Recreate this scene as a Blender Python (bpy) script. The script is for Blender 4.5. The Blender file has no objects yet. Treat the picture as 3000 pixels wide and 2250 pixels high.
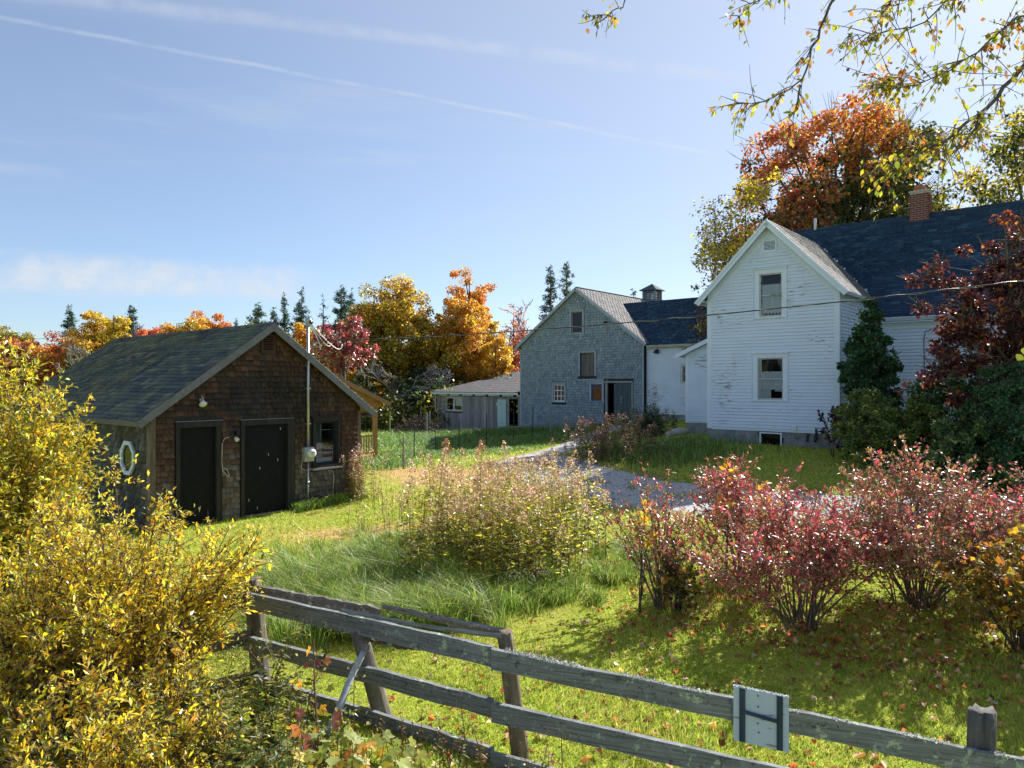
import bpy, math, random
import numpy as np
from mathutils import Vector, Matrix

# ------------------------------------------------------------------ camera, sky, sun, exposure
SC = bpy.context.scene
COL = SC.collection
CZ = 3.0                      # camera height over the shed's doorstep
F = 2080.0 / 3000.0           # focal length / frame width
cam_d = bpy.data.cameras.new('camera')
cam_d.sensor_width = 36.0
cam_d.lens = 36.0 * F
cam_d.clip_start = 0.05
cam_d.clip_end = 3000.0
cam = bpy.data.objects.new('camera', cam_d)
COL.objects.link(cam)
cam.location = (0, 0, CZ)
cam.rotation_euler = (math.radians(90), 0, 0)
SC.camera = cam

SUN_AZ, SUN_EL = math.radians(40), math.radians(36)      # azimuth from +Y towards +X
sun_d = bpy.data.lights.new('sun', 'SUN')
sun_d.energy = 5.0
sun_d.angle = math.radians(0.53)
sun_d.color = (1.0, 0.955, 0.89)
sun = bpy.data.objects.new('sun', sun_d)
COL.objects.link(sun)
sdir = Vector((math.sin(SUN_AZ) * math.cos(SUN_EL), math.cos(SUN_AZ) * math.cos(SUN_EL), math.sin(SUN_EL)))
sun.rotation_euler = sdir.to_track_quat('Z', 'Y').to_euler()
sun.location = (40, 40, 60)

vs = SC.view_settings
vs.view_transform = 'Standard'
vs.look = 'None'
vs.exposure = 0.95
vs.gamma = 1.0
vs.use_curve_mapping = False
SC.cycles.use_denoising = True
SC.cycles.max_bounces = 8
SC.cycles.transparent_max_bounces = 12

world = bpy.data.worlds.new('World')
SC.world = world
world.use_nodes = True
wn, wl = world.node_tree.nodes, world.node_tree.links
wn.clear()
def wnode(t, **kw):
    n = wn.new(t)
    for k, v in kw.items():
        setattr(n, k, v)
    return n
def wmath(op, a, b=None, c=None, clamp=False):
    n = wnode('ShaderNodeMath', operation=op, use_clamp=clamp)
    for i, x in enumerate((a, b, c)):
        if x is None: continue
        if hasattr(x, 'is_linked'): wl.new(x, n.inputs[i])
        else: n.inputs[i].default_value = x
    return n.outputs[0]
w_out = wnode('ShaderNodeOutputWorld')
w_bg = wnode('ShaderNodeBackground')
w_sky = wnode('ShaderNodeTexSky', sky_type='NISHITA', sun_disc=False)
w_sky.sun_elevation = SUN_EL
w_sky.sun_rotation = SUN_AZ
w_sky.altitude = 200
w_sky.air_density = 0.9
w_sky.dust_density = 0.5
w_sky.ozone_density = 2.6
w_bg.inputs['Strength'].default_value = 0.076
w_tc = wnode('ShaderNodeTexCoord')
# thin cirrus and two contrails, laid out in sky directions
def wdir(px, py):
    return Vector(((px - 1500) / 2080, 1.0, (1125 - py) / 2080)).normalized()
def wdot(v):
    n = wnode('ShaderNodeVectorMath', operation='DOT_PRODUCT')
    wl.new(w_tc.outputs['Generated'], n.inputs[0]); n.inputs[1].default_value = v
    return n.outputs['Value']
def wnoise(scale, detail, rough, sc=(1, 1, 1)):
    m = wnode('ShaderNodeMapping'); m.inputs['Scale'].default_value = sc
    wl.new(w_tc.outputs['Generated'], m.inputs['Vector'])
    n = wnode('ShaderNodeTexNoise'); n.inputs['Scale'].default_value = scale
    n.inputs['Detail'].default_value = detail; n.inputs['Roughness'].default_value = rough
    wl.new(m.outputs[0], n.inputs['Vector'])
    return n.outputs['Fac']
def wsmooth(x, lo, hi):
    n = wnode('ShaderNodeMapRange', interpolation_type='SMOOTHSTEP')
    wl.new(x, n.inputs[0]); n.inputs[1].default_value = lo; n.inputs[2].default_value = hi
    return n.outputs[0]
fine = wnoise(22, 5, .6)
mid = wnoise(6, 3, .5)
def contrail(p0, p1, width, soft, amount):
    d0, d1 = wdir(*p0), wdir(*p1)
    n = d0.cross(d1).normalized()
    t = n.cross(d0).normalized()
    s = wdot(n)
    wob = wmath('MULTIPLY', wmath('SUBTRACT', fine, .5), .005)
    wob2 = wmath('MULTIPLY', wmath('SUBTRACT', mid, .5), .006)
    s2 = wmath('ABSOLUTE', wmath('ADD', wmath('ADD', s, wob), wob2))
    core = wmath('SUBTRACT', 1.0, wsmooth(s2, width, width + soft))
    a = wmath('MULTIPLY', core, wsmooth(fine, .25, .7))
    e = wdot(t)
    end = d1.dot(t)
    a = wmath('MULTIPLY', a, wmath('SUBTRACT', 1.0, wsmooth(e, end - .03, end + .02)))
    return wmath('MULTIPLY', a, amount)
c1 = contrail((60, 60), (2100, 452), .0004, .0032, .26)
c2 = contrail((350, 10), (2180, 230), .001, .011, .20)
cir = wnoise(2.6, 8, .62, (1, 1, 7.5))
z_el = wdot(Vector((0, 0, 1)))
low = wmath('MULTIPLY', wsmooth(cir, .50, .74), wmath('SUBTRACT', 1.0, wsmooth(z_el, .16, .6)))
low = wmath('MULTIPLY', low, .20)
band = contrail((-500, 770), (900, 835), .010, .020, .62)
veil = wmath('MULTIPLY', wsmooth(wnoise(1.3, 6, .55, (1, 1, 3)), .42, .8), .07)
sd = wdot(sdir)
veil2 = wmath('ADD', wmath('MULTIPLY', wsmooth(sd, .45, 1.0), .26), .20)
cl = wmath('ADD', wmath('ADD', c1, c2), wmath('ADD', low, wmath('ADD', veil, wmath('ADD', veil2, band))), clamp=True)
# cloud layer is lit by the sun: pale warm white over the sky radiance
w_mix = wnode('ShaderNodeMix', data_type='RGBA')
wl.new(cl, w_mix.inputs[0])
w_tint = wnode('ShaderNodeMix', data_type='RGBA', blend_type='MULTIPLY')      # cool autumn air
w_tint.inputs[0].default_value = 1.0
wl.new(w_sky.outputs[0], w_tint.inputs[6])
w_tint.inputs[7].default_value = (.92, 1.0, 1.08, 1)
wl.new(w_tint.outputs[2], w_mix.inputs[6])
w_mix.inputs[7].default_value = (5.2, 5.5, 5.9, 1)
wl.new(w_mix.outputs[2], w_bg.inputs['Color'])
wl.new(w_bg.outputs[0], w_out.inputs['Surface'])

# ------------------------------------------------------------------ small helpers
ANG = math.radians(-40)          # every building stands on the same rotated grid
CA, SA = math.cos(ANG), math.sin(ANG)
def ab(a, b):
    """building grid (a to the right, b to the back) -> world x, y"""
    return (CA * a - SA * b, SA * a + CA * b)
def PX(px, py, Y):
    """a point of the place seen at that bearing and distance"""
    return ((px - 1500) / 2080 * Y, Y, CZ + (1125 - py) / 2080 * Y)
def srgb(r, g, b, k=1.0):
    def f(c):
        c /= 255.0
        return k * (c / 12.92 if c <= .04045 else ((c + .055) / 1.055) ** 2.4)
    return (f(r), f(g), f(b))

def tag(o, label=None, cat=None, group=None, kind=None):
    if label: o['label'] = label
    if cat: o['category'] = cat
    if group: o['group'] = group
    if kind: o['kind'] = kind
    return o
def empty(name, loc=(0, 0, 0), rz=0.0, label=None, cat=None, group=None):
    o = bpy.data.objects.new(name, None)
    COL.objects.link(o)
    o.empty_display_size = .2
    o.location = loc
    o.rotation_euler = (0, 0, rz)
    tag(o, label, cat, group)
    return o
def link(name, me, parent=None, mat=None):
    if mat is not None and not me.materials: me.materials.append(mat)
    o = bpy.data.objects.new(name, me)
    COL.objects.link(o)
    if parent is not None: o.parent = parent
    return o
def mesh_np(name, V, Fc, mat=None, col=None, smooth=False):
    V = np.asarray(V, np.float32).reshape(-1, 3)
    Fc = np.asarray(Fc, np.int32)
    me = bpy.data.meshes.new(name)
    n, k = Fc.shape
    me.vertices.add(len(V)); me.vertices.foreach_set('co', V.ravel())
    me.loops.add(n * k); me.loops.foreach_set('vertex_index', Fc.ravel())
    me.polygons.add(n)
    me.polygons.foreach_set('loop_start', np.arange(0, n * k, k, dtype=np.int32))
    me.polygons.foreach_set('loop_total', np.full(n, k, np.int32))
    if smooth: me.polygons.foreach_set('use_smooth', np.ones(n, bool))
    if col is not None: set_col(me, col)
    me.update(calc_edges=True)
    if mat is not None: me.materials.append(mat)
    return me
def set_col(me, col):
    a = me.attributes.new('Col', 'FLOAT_COLOR', 'POINT')
    c = np.ones((len(me.vertices), 4), np.float32)
    c[:, :3] = np.asarray(col, np.float32)
    a.data.foreach_set('color', c.ravel())

class MB:
    """collects shapes into one mesh"""
    def __init__(s): s.v, s.f, s.c = [], [], []
    def add(s, pts, faces, col=(.5, .5, .5)):
        o = len(s.v)
        s.v += [tuple(p) for p in pts]
        s.f += [tuple(i + o for i in f) for f in faces]
        s.c += [col] * len(pts)
    def hexa(s, p, col=(.5, .5, .5)):
        s.add(p, [(0, 3, 2, 1), (4, 5, 6, 7), (0, 1, 5, 4), (1, 2, 6, 5), (2, 3, 7, 6), (3, 0, 4, 7)], col)
    def box(s, x0, x1, y0, y1, z0, z1, col=(.5, .5, .5)):
        s.hexa([(x0, y0, z0), (x1, y0, z0), (x1, y1, z0), (x0, y1, z0), (x0, y0, z1), (x1, y0, z1), (x1, y1, z1), (x0, y1, z1)], col)
    def fbox(s, fr, u0, u1, v0, v1, d0, d1, col=(.5, .5, .5)):
        P = fr.p
        s.hexa([P(u0, v0, d0), P(u1, v0, d0), P(u1, v0, d1), P(u0, v0, d1), P(u0, v1, d0), P(u1, v1, d0), P(u1, v1, d1), P(u0, v1, d1)], col)
    def prism(s, pts, off, col=(.5, .5, .5)):
        n = len(pts)
        off = Vector(off)
        P = [Vector(p) for p in pts]
        Q = [p + off for p in P]
        s.add(P + Q, [tuple(range(n))[::-1], tuple(range(n, 2 * n))] + [(i, (i + 1) % n, n + (i + 1) % n, n + i) for i in range(n)], col)
    def tube(s, pts, r, sides=6, col=(.5, .5, .5), cap=True):
        pts = [Vector(p) for p in pts]
        n = len(pts)
        rr = r if hasattr(r, '__len__') else [r] * n
        o = len(s.v)
        prev = None
        for i, p in enumerate(pts):
            t = (pts[min(i + 1, n - 1)] - pts[max(i - 1, 0)])
            t = t.normalized() if t.length > 1e-9 else Vector((0, 0, 1))
            if prev is None:
                a = t.orthogonal().normalized()
            else:
                a = prev - t * prev.dot(t)
                a = a.normalized() if a.length > 1e-6 else t.orthogonal().normalized()
            prev = a
            b = t.cross(a)
            for k in range(sides):
                w = 2 * math.pi * k / sides
                s.v.append(tuple(p + (a * math.cos(w) + b * math.sin(w)) * rr[i]))
                s.c.append(col)
        for i in range(n - 1):
            for k in range(sides):
                k2 = (k + 1) % sides
                s.f.append((o + i * sides + k, o + i * sides + k2, o + (i + 1) * sides + k2, o + (i + 1) * sides + k))
        if cap:
            s.f.append(tuple(o + k for k in range(sides))[::-1])
            s.f.append(tuple(o + (n - 1) * sides + k for k in range(sides)))
    def mesh(s, name, mat=None, smooth=False):
        me = bpy.data.meshes.new(name)
        me.from_pydata(s.v, [], s.f)
        set_col(me, s.c)
        if smooth:
            me.polygons.foreach_set('use_smooth', np.ones(len(me.polygons), bool))
        if mat is not None: me.materials.append(mat)
        return me
    def build(s, name, mat=None, parent=None, smooth=False):
        return link(name, s.mesh(name, mat, smooth), parent)

class Frame:
    """a flat wall or roof plane: u along, v up, d outwards"""
    def __init__(s, O, ux, uy):
        s.O, s.ux, s.uy = Vector(O), Vector(ux).normalized(), Vector(uy).normalized()
        s.n = s.ux.cross(s.uy).normalized()
    def p(s, u, v, d=0.0): return s.O + s.ux * u + s.uy * v + s.n * d
    def m(s, u, v, d=0.0, su=1, sv=1, sd=1):
        m = Matrix.Identity(4)
        for i in range(3):
            m[i][0], m[i][1], m[i][2] = s.ux[i] * su, s.uy[i] * sv, s.n[i] * sd
        m.translation = s.p(u, v, d)
        return m

# ------------------------------------------------------------------ materials
def new_mat(name):
    m = bpy.data.materials.new(name)
    m.use_nodes = True
    nt = m.node_tree
    return m, nt, nt.nodes['Principled BSDF']
class N:
    def __init__(s, nt): s.nt = nt
    def node(s, t, **kw):
        n = s.nt.nodes.new(t)
        for k, v in kw.items(): setattr(n, k, v)
        return n
    def put(s, sock, x):
        if hasattr(x, 'is_linked'): s.nt.links.new(x, sock)
        elif x is not None:
            if hasattr(sock.default_value, '__len__') and len(sock.default_value) == 4 and len(x) == 3: x = tuple(x) + (1,)
            sock.default_value = x
    def pos(s): return s.node('ShaderNodeNewGeometry').outputs['Position']
    def obj(s): return s.node('ShaderNodeTexCoord').outputs['Object']
    def map(s, v, scale=(1, 1, 1), rot=(0, 0, 0)):
        n = s.node('ShaderNodeMapping'); s.put(n.inputs['Vector'], v)
        n.inputs['Scale'].default_value = scale; n.inputs['Rotation'].default_value = rot
        return n.outputs[0]
    def noise(s, v, scale=5, detail=4, rough=.55, out='Fac'):
        n = s.node('ShaderNodeTexNoise'); s.put(n.inputs['Vector'], v)
        n.inputs['Scale'].default_value = scale; n.inputs['Detail'].default_value = detail
        n.inputs['Roughness'].default_value = rough
        return n.outputs[out]
    def voro(s, v, scale=5, out='Distance'):
        n = s.node('ShaderNodeTexVoronoi'); s.put(n.inputs['Vector'], v); n.inputs['Scale'].default_value = scale
        return n.outputs[out]
    def ramp(s, f, *stops):
        n = s.node('ShaderNodeValToRGB'); s.put(n.inputs[0], f)
        e = n.color_ramp.elements
        while len(e) < len(stops): e.new(.5)
        for el, (p, c) in zip(e, stops):
            el.position = p
            el.color = (c, c, c, 1) if not hasattr(c, '__len__') else tuple(c) + (1,)
        return n.outputs[0]
    def rng(s, f, a, b, c=0, d=1, smooth=True):
        n = s.node('ShaderNodeMapRange', interpolation_type='SMOOTHSTEP' if smooth else 'LINEAR')
        for i, x in enumerate((f, a, b, c, d)): s.put(n.inputs[i], x)
        return n.outputs[0]
    def mix(s, f, a, b, mode='MIX'):
        n = s.node('ShaderNodeMix', data_type='RGBA', blend_type=mode)
        s.put(n.inputs[0], f); s.put(n.inputs[6], a); s.put(n.inputs[7], b)
        return n.outputs[2]
    def math(s, op, a, b=None):
        n = s.node('ShaderNodeMath', operation=op); s.put(n.inputs[0], a); s.put(n.inputs[1], b)
        return n.outputs[0]
    def attr(s, name, out='Color'):
        n = s.node('ShaderNodeAttribute'); n.attribute_name = name
        return n.outputs[out]
    def bump(s, h, strength=.4, dist=.01):
        n = s.node('ShaderNodeBump'); s.put(n.inputs['Height'], h)
        n.inputs['Strength'].default_value = strength; n.inputs['Distance'].default_value = dist
        return n.outputs[0]
def finish(k, b, col=None, rough=.8, bump=None, spec=.3, metal=0):
    k.put(b.inputs['Base Color'], col)
    k.put(b.inputs['Roughness'], rough)
    b.inputs['Specular IOR Level'].default_value = spec
    b.inputs['Metallic'].default_value = metal
    if bump is not None: k.put(b.inputs['Normal'], bump)

MATS = {}
def leaf_mat(name, gloss=.25, rough=.45, trans=.5, vary=.25):
    m = bpy.data.materials.new(name); m.use_nodes = True
    nt = m.node_tree; nt.nodes.clear(); k = N(nt)
    c = k.attr('Col')
    nz = k.noise(k.pos(), 9, 2, .5)
    c = k.mix(1.0, c, k.ramp(nz, (.3, 1 - vary), (.7, 1.0)), 'MULTIPLY')
    c = k.mix(1.0, c, (1.35, 1.35, 1.35), 'MULTIPLY')
    d = k.node('ShaderNodeBsdfDiffuse'); k.put(d.inputs['Color'], c)
    t = k.node('ShaderNodeBsdfTranslucent')
    hs = k.node('ShaderNodeHueSaturation'); k.put(hs.inputs['Color'], c)
    hs.inputs['Saturation'].default_value = 1.0; hs.inputs['Value'].default_value = 1.25
    k.put(t.inputs['Color'], hs.outputs[0])
    ms = k.node('ShaderNodeMixShader'); ms.inputs[0].default_value = trans
    nt.links.new(d.outputs[0], ms.inputs[1]); nt.links.new(t.outputs[0], ms.inputs[2])
    g = k.node('ShaderNodeBsdfGlossy'); g.inputs['Roughness'].default_value = rough
    fr = k.node('ShaderNodeFresnel'); fr.inputs['IOR'].default_value = 1.4
    ms2 = k.node('ShaderNodeMixShader')
    k.put(ms2.inputs[0], k.math('MULTIPLY', fr.outputs[0], gloss * 4))
    nt.links.new(ms.outputs[0], ms2.inputs[1]); nt.links.new(g.outputs[0], ms2.inputs[2])
    o = k.node('ShaderNodeOutputMaterial'); nt.links.new(ms2.outputs[0], o.inputs['Surface'])
    return m
MATS['leaf'] = leaf_mat('leaf', .14, .5, .6)
MATS['leaf_gloss'] = leaf_mat('leaf_glossy', .38, .46, .45)
MATS['grass'] = leaf_mat('grass_blade', .04, .6, .45)
MATS['leaf_dull'] = leaf_mat('dense_maple_leaf', .12, .5, .40, .3)
MATS['leaf_thin'] = leaf_mat('thin_willow_leaf', .10, .5, .72, .15)
MATS['needle'] = leaf_mat('needle', .08, .6, .15)

def m_wood(name, scale, lo, hi, use_col=True, lichen=0.0, bump=.5, rough=.85, local=False):
    m, nt, b = new_mat(name); k = N(nt)
    v = k.map(k.obj() if local else k.pos(), scale)
    g = k.noise(v, 1.0, 6, .65)
    blot = k.noise(k.pos(), 2.2, 4, .6)
    base = k.attr('Col') if use_col else None
    shade = k.ramp(g, (.25, lo), (.75, hi))
    if base is None: c = shade
    else: c = k.mix(1.0, base, shade, 'MULTIPLY')
    c = k.mix(k.rng(blot, .45, .75, 0, .28), c, k.mix(1.0, c, (.45, .45, .47), 'MULTIPLY'))
    if lichen:
        l = k.noise(k.pos(), 9, 5, .65); l2 = k.noise(k.pos(), 38, 3, .6)
        f = k.math('MULTIPLY', k.rng(l, .585, .63), k.rng(l2, .35, .55))
        c = k.mix(k.math('MULTIPLY', f, lichen), c, (.42, .50, .36))
        l = k.noise(k.pos(), 23, 4, .6)
        c = k.mix(k.rng(l, .58, .66, 0, lichen * .6), c, (.30, .36, .42))
        l = k.noise(k.pos(), 15, 4, .7)
        c = k.mix(k.rng(l, .58, .66, 0, lichen * .7), c, (.045, .05, .06))
    finish(k, b, c, rough, k.bump(g, bump, .01), .25)
    return m
MATS['shake'] = m_wood('cedar_shingle', (30, 30, 2.5), .55, 1.2, bump=.7)
MATS['shake_barn'] = m_wood('silvered_shingle', (12, 12, 2.0), .84, 1.08, bump=.3)
MATS['barnboard'] = m_wood('weathered_board', (22, 22, 1.6), .5, 1.2, bump=.6)
MATS['rail'] = m_wood('fence_rail_wood', (2.2, 2.2, 60), .35, 1.4, lichen=1.0, bump=1.0)
MATS['post'] = m_wood('fence_post_wood', (26, 26, 2.0), .4, 1.25, lichen=.3, bump=1.0)
MATS['lumber'] = m_wood('new_pine_lumber', (14, 14, 3), .75, 1.1, bump=.15, rough=.6)
MATS['bark'] = m_wood('bark', (14, 14, 3), .5, 1.2, bump=1.0)
MATS['trimwood'] = m_wood('grey_trim_board', (9, 9, 9), .7, 1.15, bump=.3)

def m_paint(name, base, peel, dirt=.25, rough=.55):
    m, nt, b = new_mat(name); k = N(nt)
    v = k.map(k.pos(), (1.0, 1.0, 7.0))
    p = k.noise(v, 3.2, 8, .72)
    big = k.noise(k.pos(), .7, 3, .5)
    f = k.rng(k.math('ADD', p, k.math('MULTIPLY', big, .55)), .95 - peel, .98 - peel)
    c = k.mix(k.rng(k.noise(k.pos(), 1.6, 5, .6), .3, .8, 0, dirt), base, tuple(x * .72 for x in base))
    c = k.mix(f, c, k.ramp(k.noise(v, 12, 3, .6), (.3, (.16, .15, .15)), (.7, (.33, .31, .29))))
    finish(k, b, c, rough, k.bump(k.math('SUBTRACT', 1.0, f), .4, .004), .35)
    return m
MATS['clap'] = m_paint('peeling_white_paint', (.68, .78, .91), .035)  # blue of the skylit shade is mixed into this white
MATS['clap_old'] = m_paint('flaking_white_paint', (.66, .75, .87), .05, .35)  # white with the same shade blue in its colour
MATS['trim'] = m_paint('white_trim_paint', (.70, .80, .92), -.02, .2)  # trim white carries the shade blue too
MATS['trim_old'] = m_paint('weathered_trim_paint', (.62, .62, .60), .10, .4)
MATS['bluedoor'] = m_paint('pale_blue_paint', (.42, .58, .60), .04, .4)

def m_asphalt(name, grain=160, moss=0.0):
    m, nt, b = new_mat(name); k = N(nt)
    g = k.noise(k.pos(), grain, 2, .7)
    c = k.mix(1.0, k.attr('Col'), k.ramp(g, (.3, .65), (.7, 1.3)), 'MULTIPLY')
    if moss:
        mo = k.noise(k.pos(), 1.1, 6, .7)
        m2 = k.noise(k.map(k.pos(), (1, 1, 10)), 6, 4, .7)
        c = k.mix(k.math('MULTIPLY', k.rng(mo, .42, .62), k.rng(m2, .35, .62, 0, moss)), c, (.16, .17, .09))
    finish(k, b, c, .9, k.bump(g, .3, .003), .3)
    return m
MATS['asphalt'] = m_asphalt('asphalt_shingle')
MATS['asphalt_moss'] = m_asphalt('mossy_asphalt_shingle', 120, .95)

def m_simple(name, col, rough=.6, metal=0.0, spec=.4, nz=30, amt=.25, bump=.1):
    m, nt, b = new_mat(name); k = N(nt)
    n = k.noise(k.pos(), nz, 5, .6)
    c = k.mix(1.0, col, k.ramp(n, (.3, 1 - amt), (.7, 1 + amt * .5)), 'MULTIPLY')
    finish(k, b, c, rough, k.bump(n, bump, .004), spec, metal)
    return m
MATS['blackdoor'] = m_simple('black_painted_plywood', (.006, .007, .009), .6, 0, .2, 8, .5)
MATS['blackframe'] = m_wood('tarred_wood_frame', (20, 20, 2.5), .5, 1.5, bump=.5, rough=.6)
MATS['blacksash'] = m_simple('dark_sash_paint', (.02, .024, .03), .5, 0, .3, 12, .4)
MATS['galv'] = m_simple('galvanised_steel', (.52, .55, .58), .38, .75, .5, 14, .25)
MATS['greypaint'] = m_simple('grey_enamel', (.42, .44, .45), .4, .2, .5, 10, .15)
MATS['white_plastic'] = m_simple('white_plastic', (.75, .75, .73), .35, 0, .5, 12, .1)
MATS['black_plastic'] = m_simple('black_plastic', (.02, .02, .022), .4, 0, .5, 12, .2)
MATS['cream_cord'] = m_simple('cream_cable_sheath', (.55, .47, .38), .5)
MATS['cable'] = m_simple('cable_sheath', (.05, .05, .055), .5)
MATS['concrete'] = m_simple('block_foundation', (.27, .28, .28), .9, 0, .2, 3.5, .4, .3)
MATS['mortar'] = m_simple('mortar', (.50, .47, .44), .95, 0, .2, 20, .3)
MATS['brick'] = m_simple('red_brick', (.19, .055, .045), .85, 0, .25, 9, .45, .3)
MATS['clay'] = m_simple('clay_flue', (.42, .13, .07), .7, 0, .3, 9, .2)
MATS['rollroof'] = m_simple('rolled_roofing', (.068, .070, .076), .8, 0, .4, 2.2, .3, .2)
MATS['curtain'] = m_simple('lace_curtain', (.72, .73, .74), .9, 0, .1, 30, .15)
MATS['redcloth'] = m_simple('red_window_cloth', (.34, .035, .06), .9, 0, .1, 5, .5)
MATS['dark'] = m_simple('dark_interior', (.010, .010, .011), .9, 0, .1)
MATS['ply'] = m_simple('plywood', (.42, .25, .11), .7, 0, .3, 6, .2)
MATS['copperroof'] = m_simple('metal_roof', (.45, .36, .36), .28, .8, .5, 6, .15)
MATS['soffit'] = m_simple('soffit_board', (.40, .36, .24), .8, 0, .2, 6, .3)
MATS['wire'] = m_simple('fence_wire', (.22, .25, .25), .5, .5)
MATS['steelpost'] = m_simple('steel_post', (.03, .045, .04), .6, .2)
MATS['whitepipe'] = m_simple('white_pipe', (.70, .72, .72), .4)
MATS['bluepaint'] = m_wood('dark_blue_strip', (14, 14, 2.5), .45, 1.6, bump=.4)
MATS['sign'] = m_paint('cracked_white_board', (.46, .54, .72), .06, .3)
MATS['innerwall'] = m_simple('pale_room_wall', (.35, .42, .42), .8)
MATS['bluetape'] = m_simple('blue_trim', (.03, .14, .38), .5)

def m_glass(name, tint=(.75, .82, .85), refl=1.6):
    m = bpy.data.materials.new(name); m.use_nodes = True
    nt = m.node_tree; nt.nodes.clear(); k = N(nt)
    t = k.node('ShaderNodeBsdfTransparent'); k.put(t.inputs[0], tint)
    g = k.node('ShaderNodeBsdfGlossy'); g.inputs['Roughness'].default_value = .02
    n = k.noise(k.pos(), 1.5, 2, .5); nb = k.bump(n, .05, .02); k.put(g.inputs['Normal'], nb)
    fr = k.node('ShaderNodeFresnel'); fr.inputs['IOR'].default_value = 1.5
    ms = k.node('ShaderNodeMixShader'); k.put(ms.inputs[0], k.math('ADD', k.math('MULTIPLY', fr.outputs[0], refl), .005))
    nt.links.new(t.outputs[0], ms.inputs[1]); nt.links.new(g.outputs[0], ms.inputs[2])
    o = k.node('ShaderNodeOutputMaterial'); nt.links.new(ms.outputs[0], o.inputs['Surface'])
    return m
MATS['glass'] = m_glass('window_glass', refl=.75)
MATS['glass_sky'] = m_glass('reflecting_glass', refl=3.0)

def m_ground():
    m, nt, b = new_mat('lawn_soil'); k = N(nt)
    p = k.pos()
    n1 = k.noise(p, .8, 6, .65); n2 = k.noise(p, 6, 5, .7); n3 = k.noise(p, 40, 3, .7)
    g = k.ramp(n2, (.25, srgb(94, 112, 30)), (.5, srgb(152, 164, 54)), (.75, srgb(186, 186, 80)))
    g = k.mix(k.rng(n1, .42, .68, 0, .55), g, srgb(172, 158, 84))
    g = k.mix(1.0, g, k.ramp(n3, (.25, .55), (.75, 1.25)), 'MULTIPLY')
    d = k.ramp(n2, (.25, srgb(150, 118, 70)), (.75, srgb(205, 170, 120)))
    c = k.mix(k.rng(k.math('ADD', k.attr('dry', 'Fac'), k.math('MULTIPLY', k.math('SUBTRACT', n2, .5), 1.1)), .3, .8), g, d)
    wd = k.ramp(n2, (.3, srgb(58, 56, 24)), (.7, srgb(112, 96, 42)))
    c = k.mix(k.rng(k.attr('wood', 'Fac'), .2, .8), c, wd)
    finish(k, b, c, .95, k.bump(n3, .6, .03), .1)
    return m
MATS['ground'] = m_ground()
def m_gravel():
    m, nt, b = new_mat('gravel_drive'); k = N(nt)
    p = k.pos()
    n1 = k.noise(p, .9, 5, .6); n2 = k.noise(p, 14, 5, .7); v = k.voro(p, 28)
    c = k.ramp(n2, (.25, (.24, .24, .24)), (.5, (.40, .39, .38)), (.8, (.55, .53, .50)))
    c = k.mix(k.rng(n1, .5, .75, 0, .5), c, srgb(140, 128, 92))
    c = k.mix(1.0, c, k.ramp(v, (.0, .75), (.5, 1.1)), 'MULTIPLY')
    finish(k, b, c, .95, k.bump(n2, .6, .02), .2)
    return m
MATS['gravel'] = m_gravel()
# ------------------------------------------------------------------ the ground
CTRL = np.array([
    (-6, 16, .0), (-4, 18.4, .10), (-7.3, 14.3, -.02), (-13, 22, .0), (.5, 45.5, -.06), (7.4, 40, .92), (4, 43, .30), (2.2, 44.2, .08),
    (-5.4, 51, -.25), (7.3, 26.5, .86), (10.8, 23.5, .84), (16, 20, .95), (12, 31.5, .9), (9.5, 35.5, .92), (-5, 7.3, -.28), (-2.7, 7.4, -.25),
    (0, 6, -.22), (1.7, 5.3, -.42), (3.6, 4.8, -.55), (8, 4, -.35), (2, 9.9, -.13), (3.8, 9.1, -.10), (6, 9.6, .02), (9, 11, .2),
    (4, 18.7, .22), (9, 17, .40), (13, 15.5, .5), (0, 20, .08), (-2.5, 28, -.12), (3, 30, .15), (-6, 30, -.08), (-1, 36, -.10), (-20, 10, -.1),
    (-10, 3, -.4), (0, 2, -.35), (-30, 40, -.2), (0, 70, -.4), (40, 70, .4), (-50, 80, -.4), (40, 10, .6), (-45, 0, -.4), (0, -30, -.3), (0, 120, -.4)], float)
def _tps():
    P, z = CTRL[:, :2], CTRL[:, 2]
    n = len(P)
    d2 = ((P[:, None] - P[None]) ** 2).sum(-1)
    K = np.where(d2 > 0, .5 * d2 * np.log(d2 + 1e-12), 0) + np.eye(n) * .6
    Q = np.c_[np.ones(n), P]
    A = np.block([[K, Q], [Q.T, np.zeros((3, 3))]])
    return np.linalg.solve(A, np.r_[z, 0, 0, 0])
_W = _tps()
def gz(x, y):
    """height of the ground"""
    x = np.asarray(x, float); y = np.asarray(y, float)
    sh = x.shape
    x, y = x.ravel(), y.ravel()
    xc, yc = np.clip(x, -48, 48), np.clip(y, -25, 118)
    d2 = (xc[:, None] - CTRL[None, :, 0]) ** 2 + (yc[:, None] - CTRL[None, :, 1]) ** 2
    z = (.5 * d2 * np.log(d2 + 1e-12)) @ _W[:-3] + _W[-3] + _W[-2] * xc + _W[-1] * yc
    z = z + .018 * np.sin(x * 1.9 + y * .7) * np.sin(y * 1.3 - x * .5) + .01 * np.sin(4.1 * x + 1.3 * y) * np.sin(3.7 * y - 2 * x)
    return z.reshape(sh)
def g1(x, y): return float(gz(np.array([x]), np.array([y]))[0])

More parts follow.
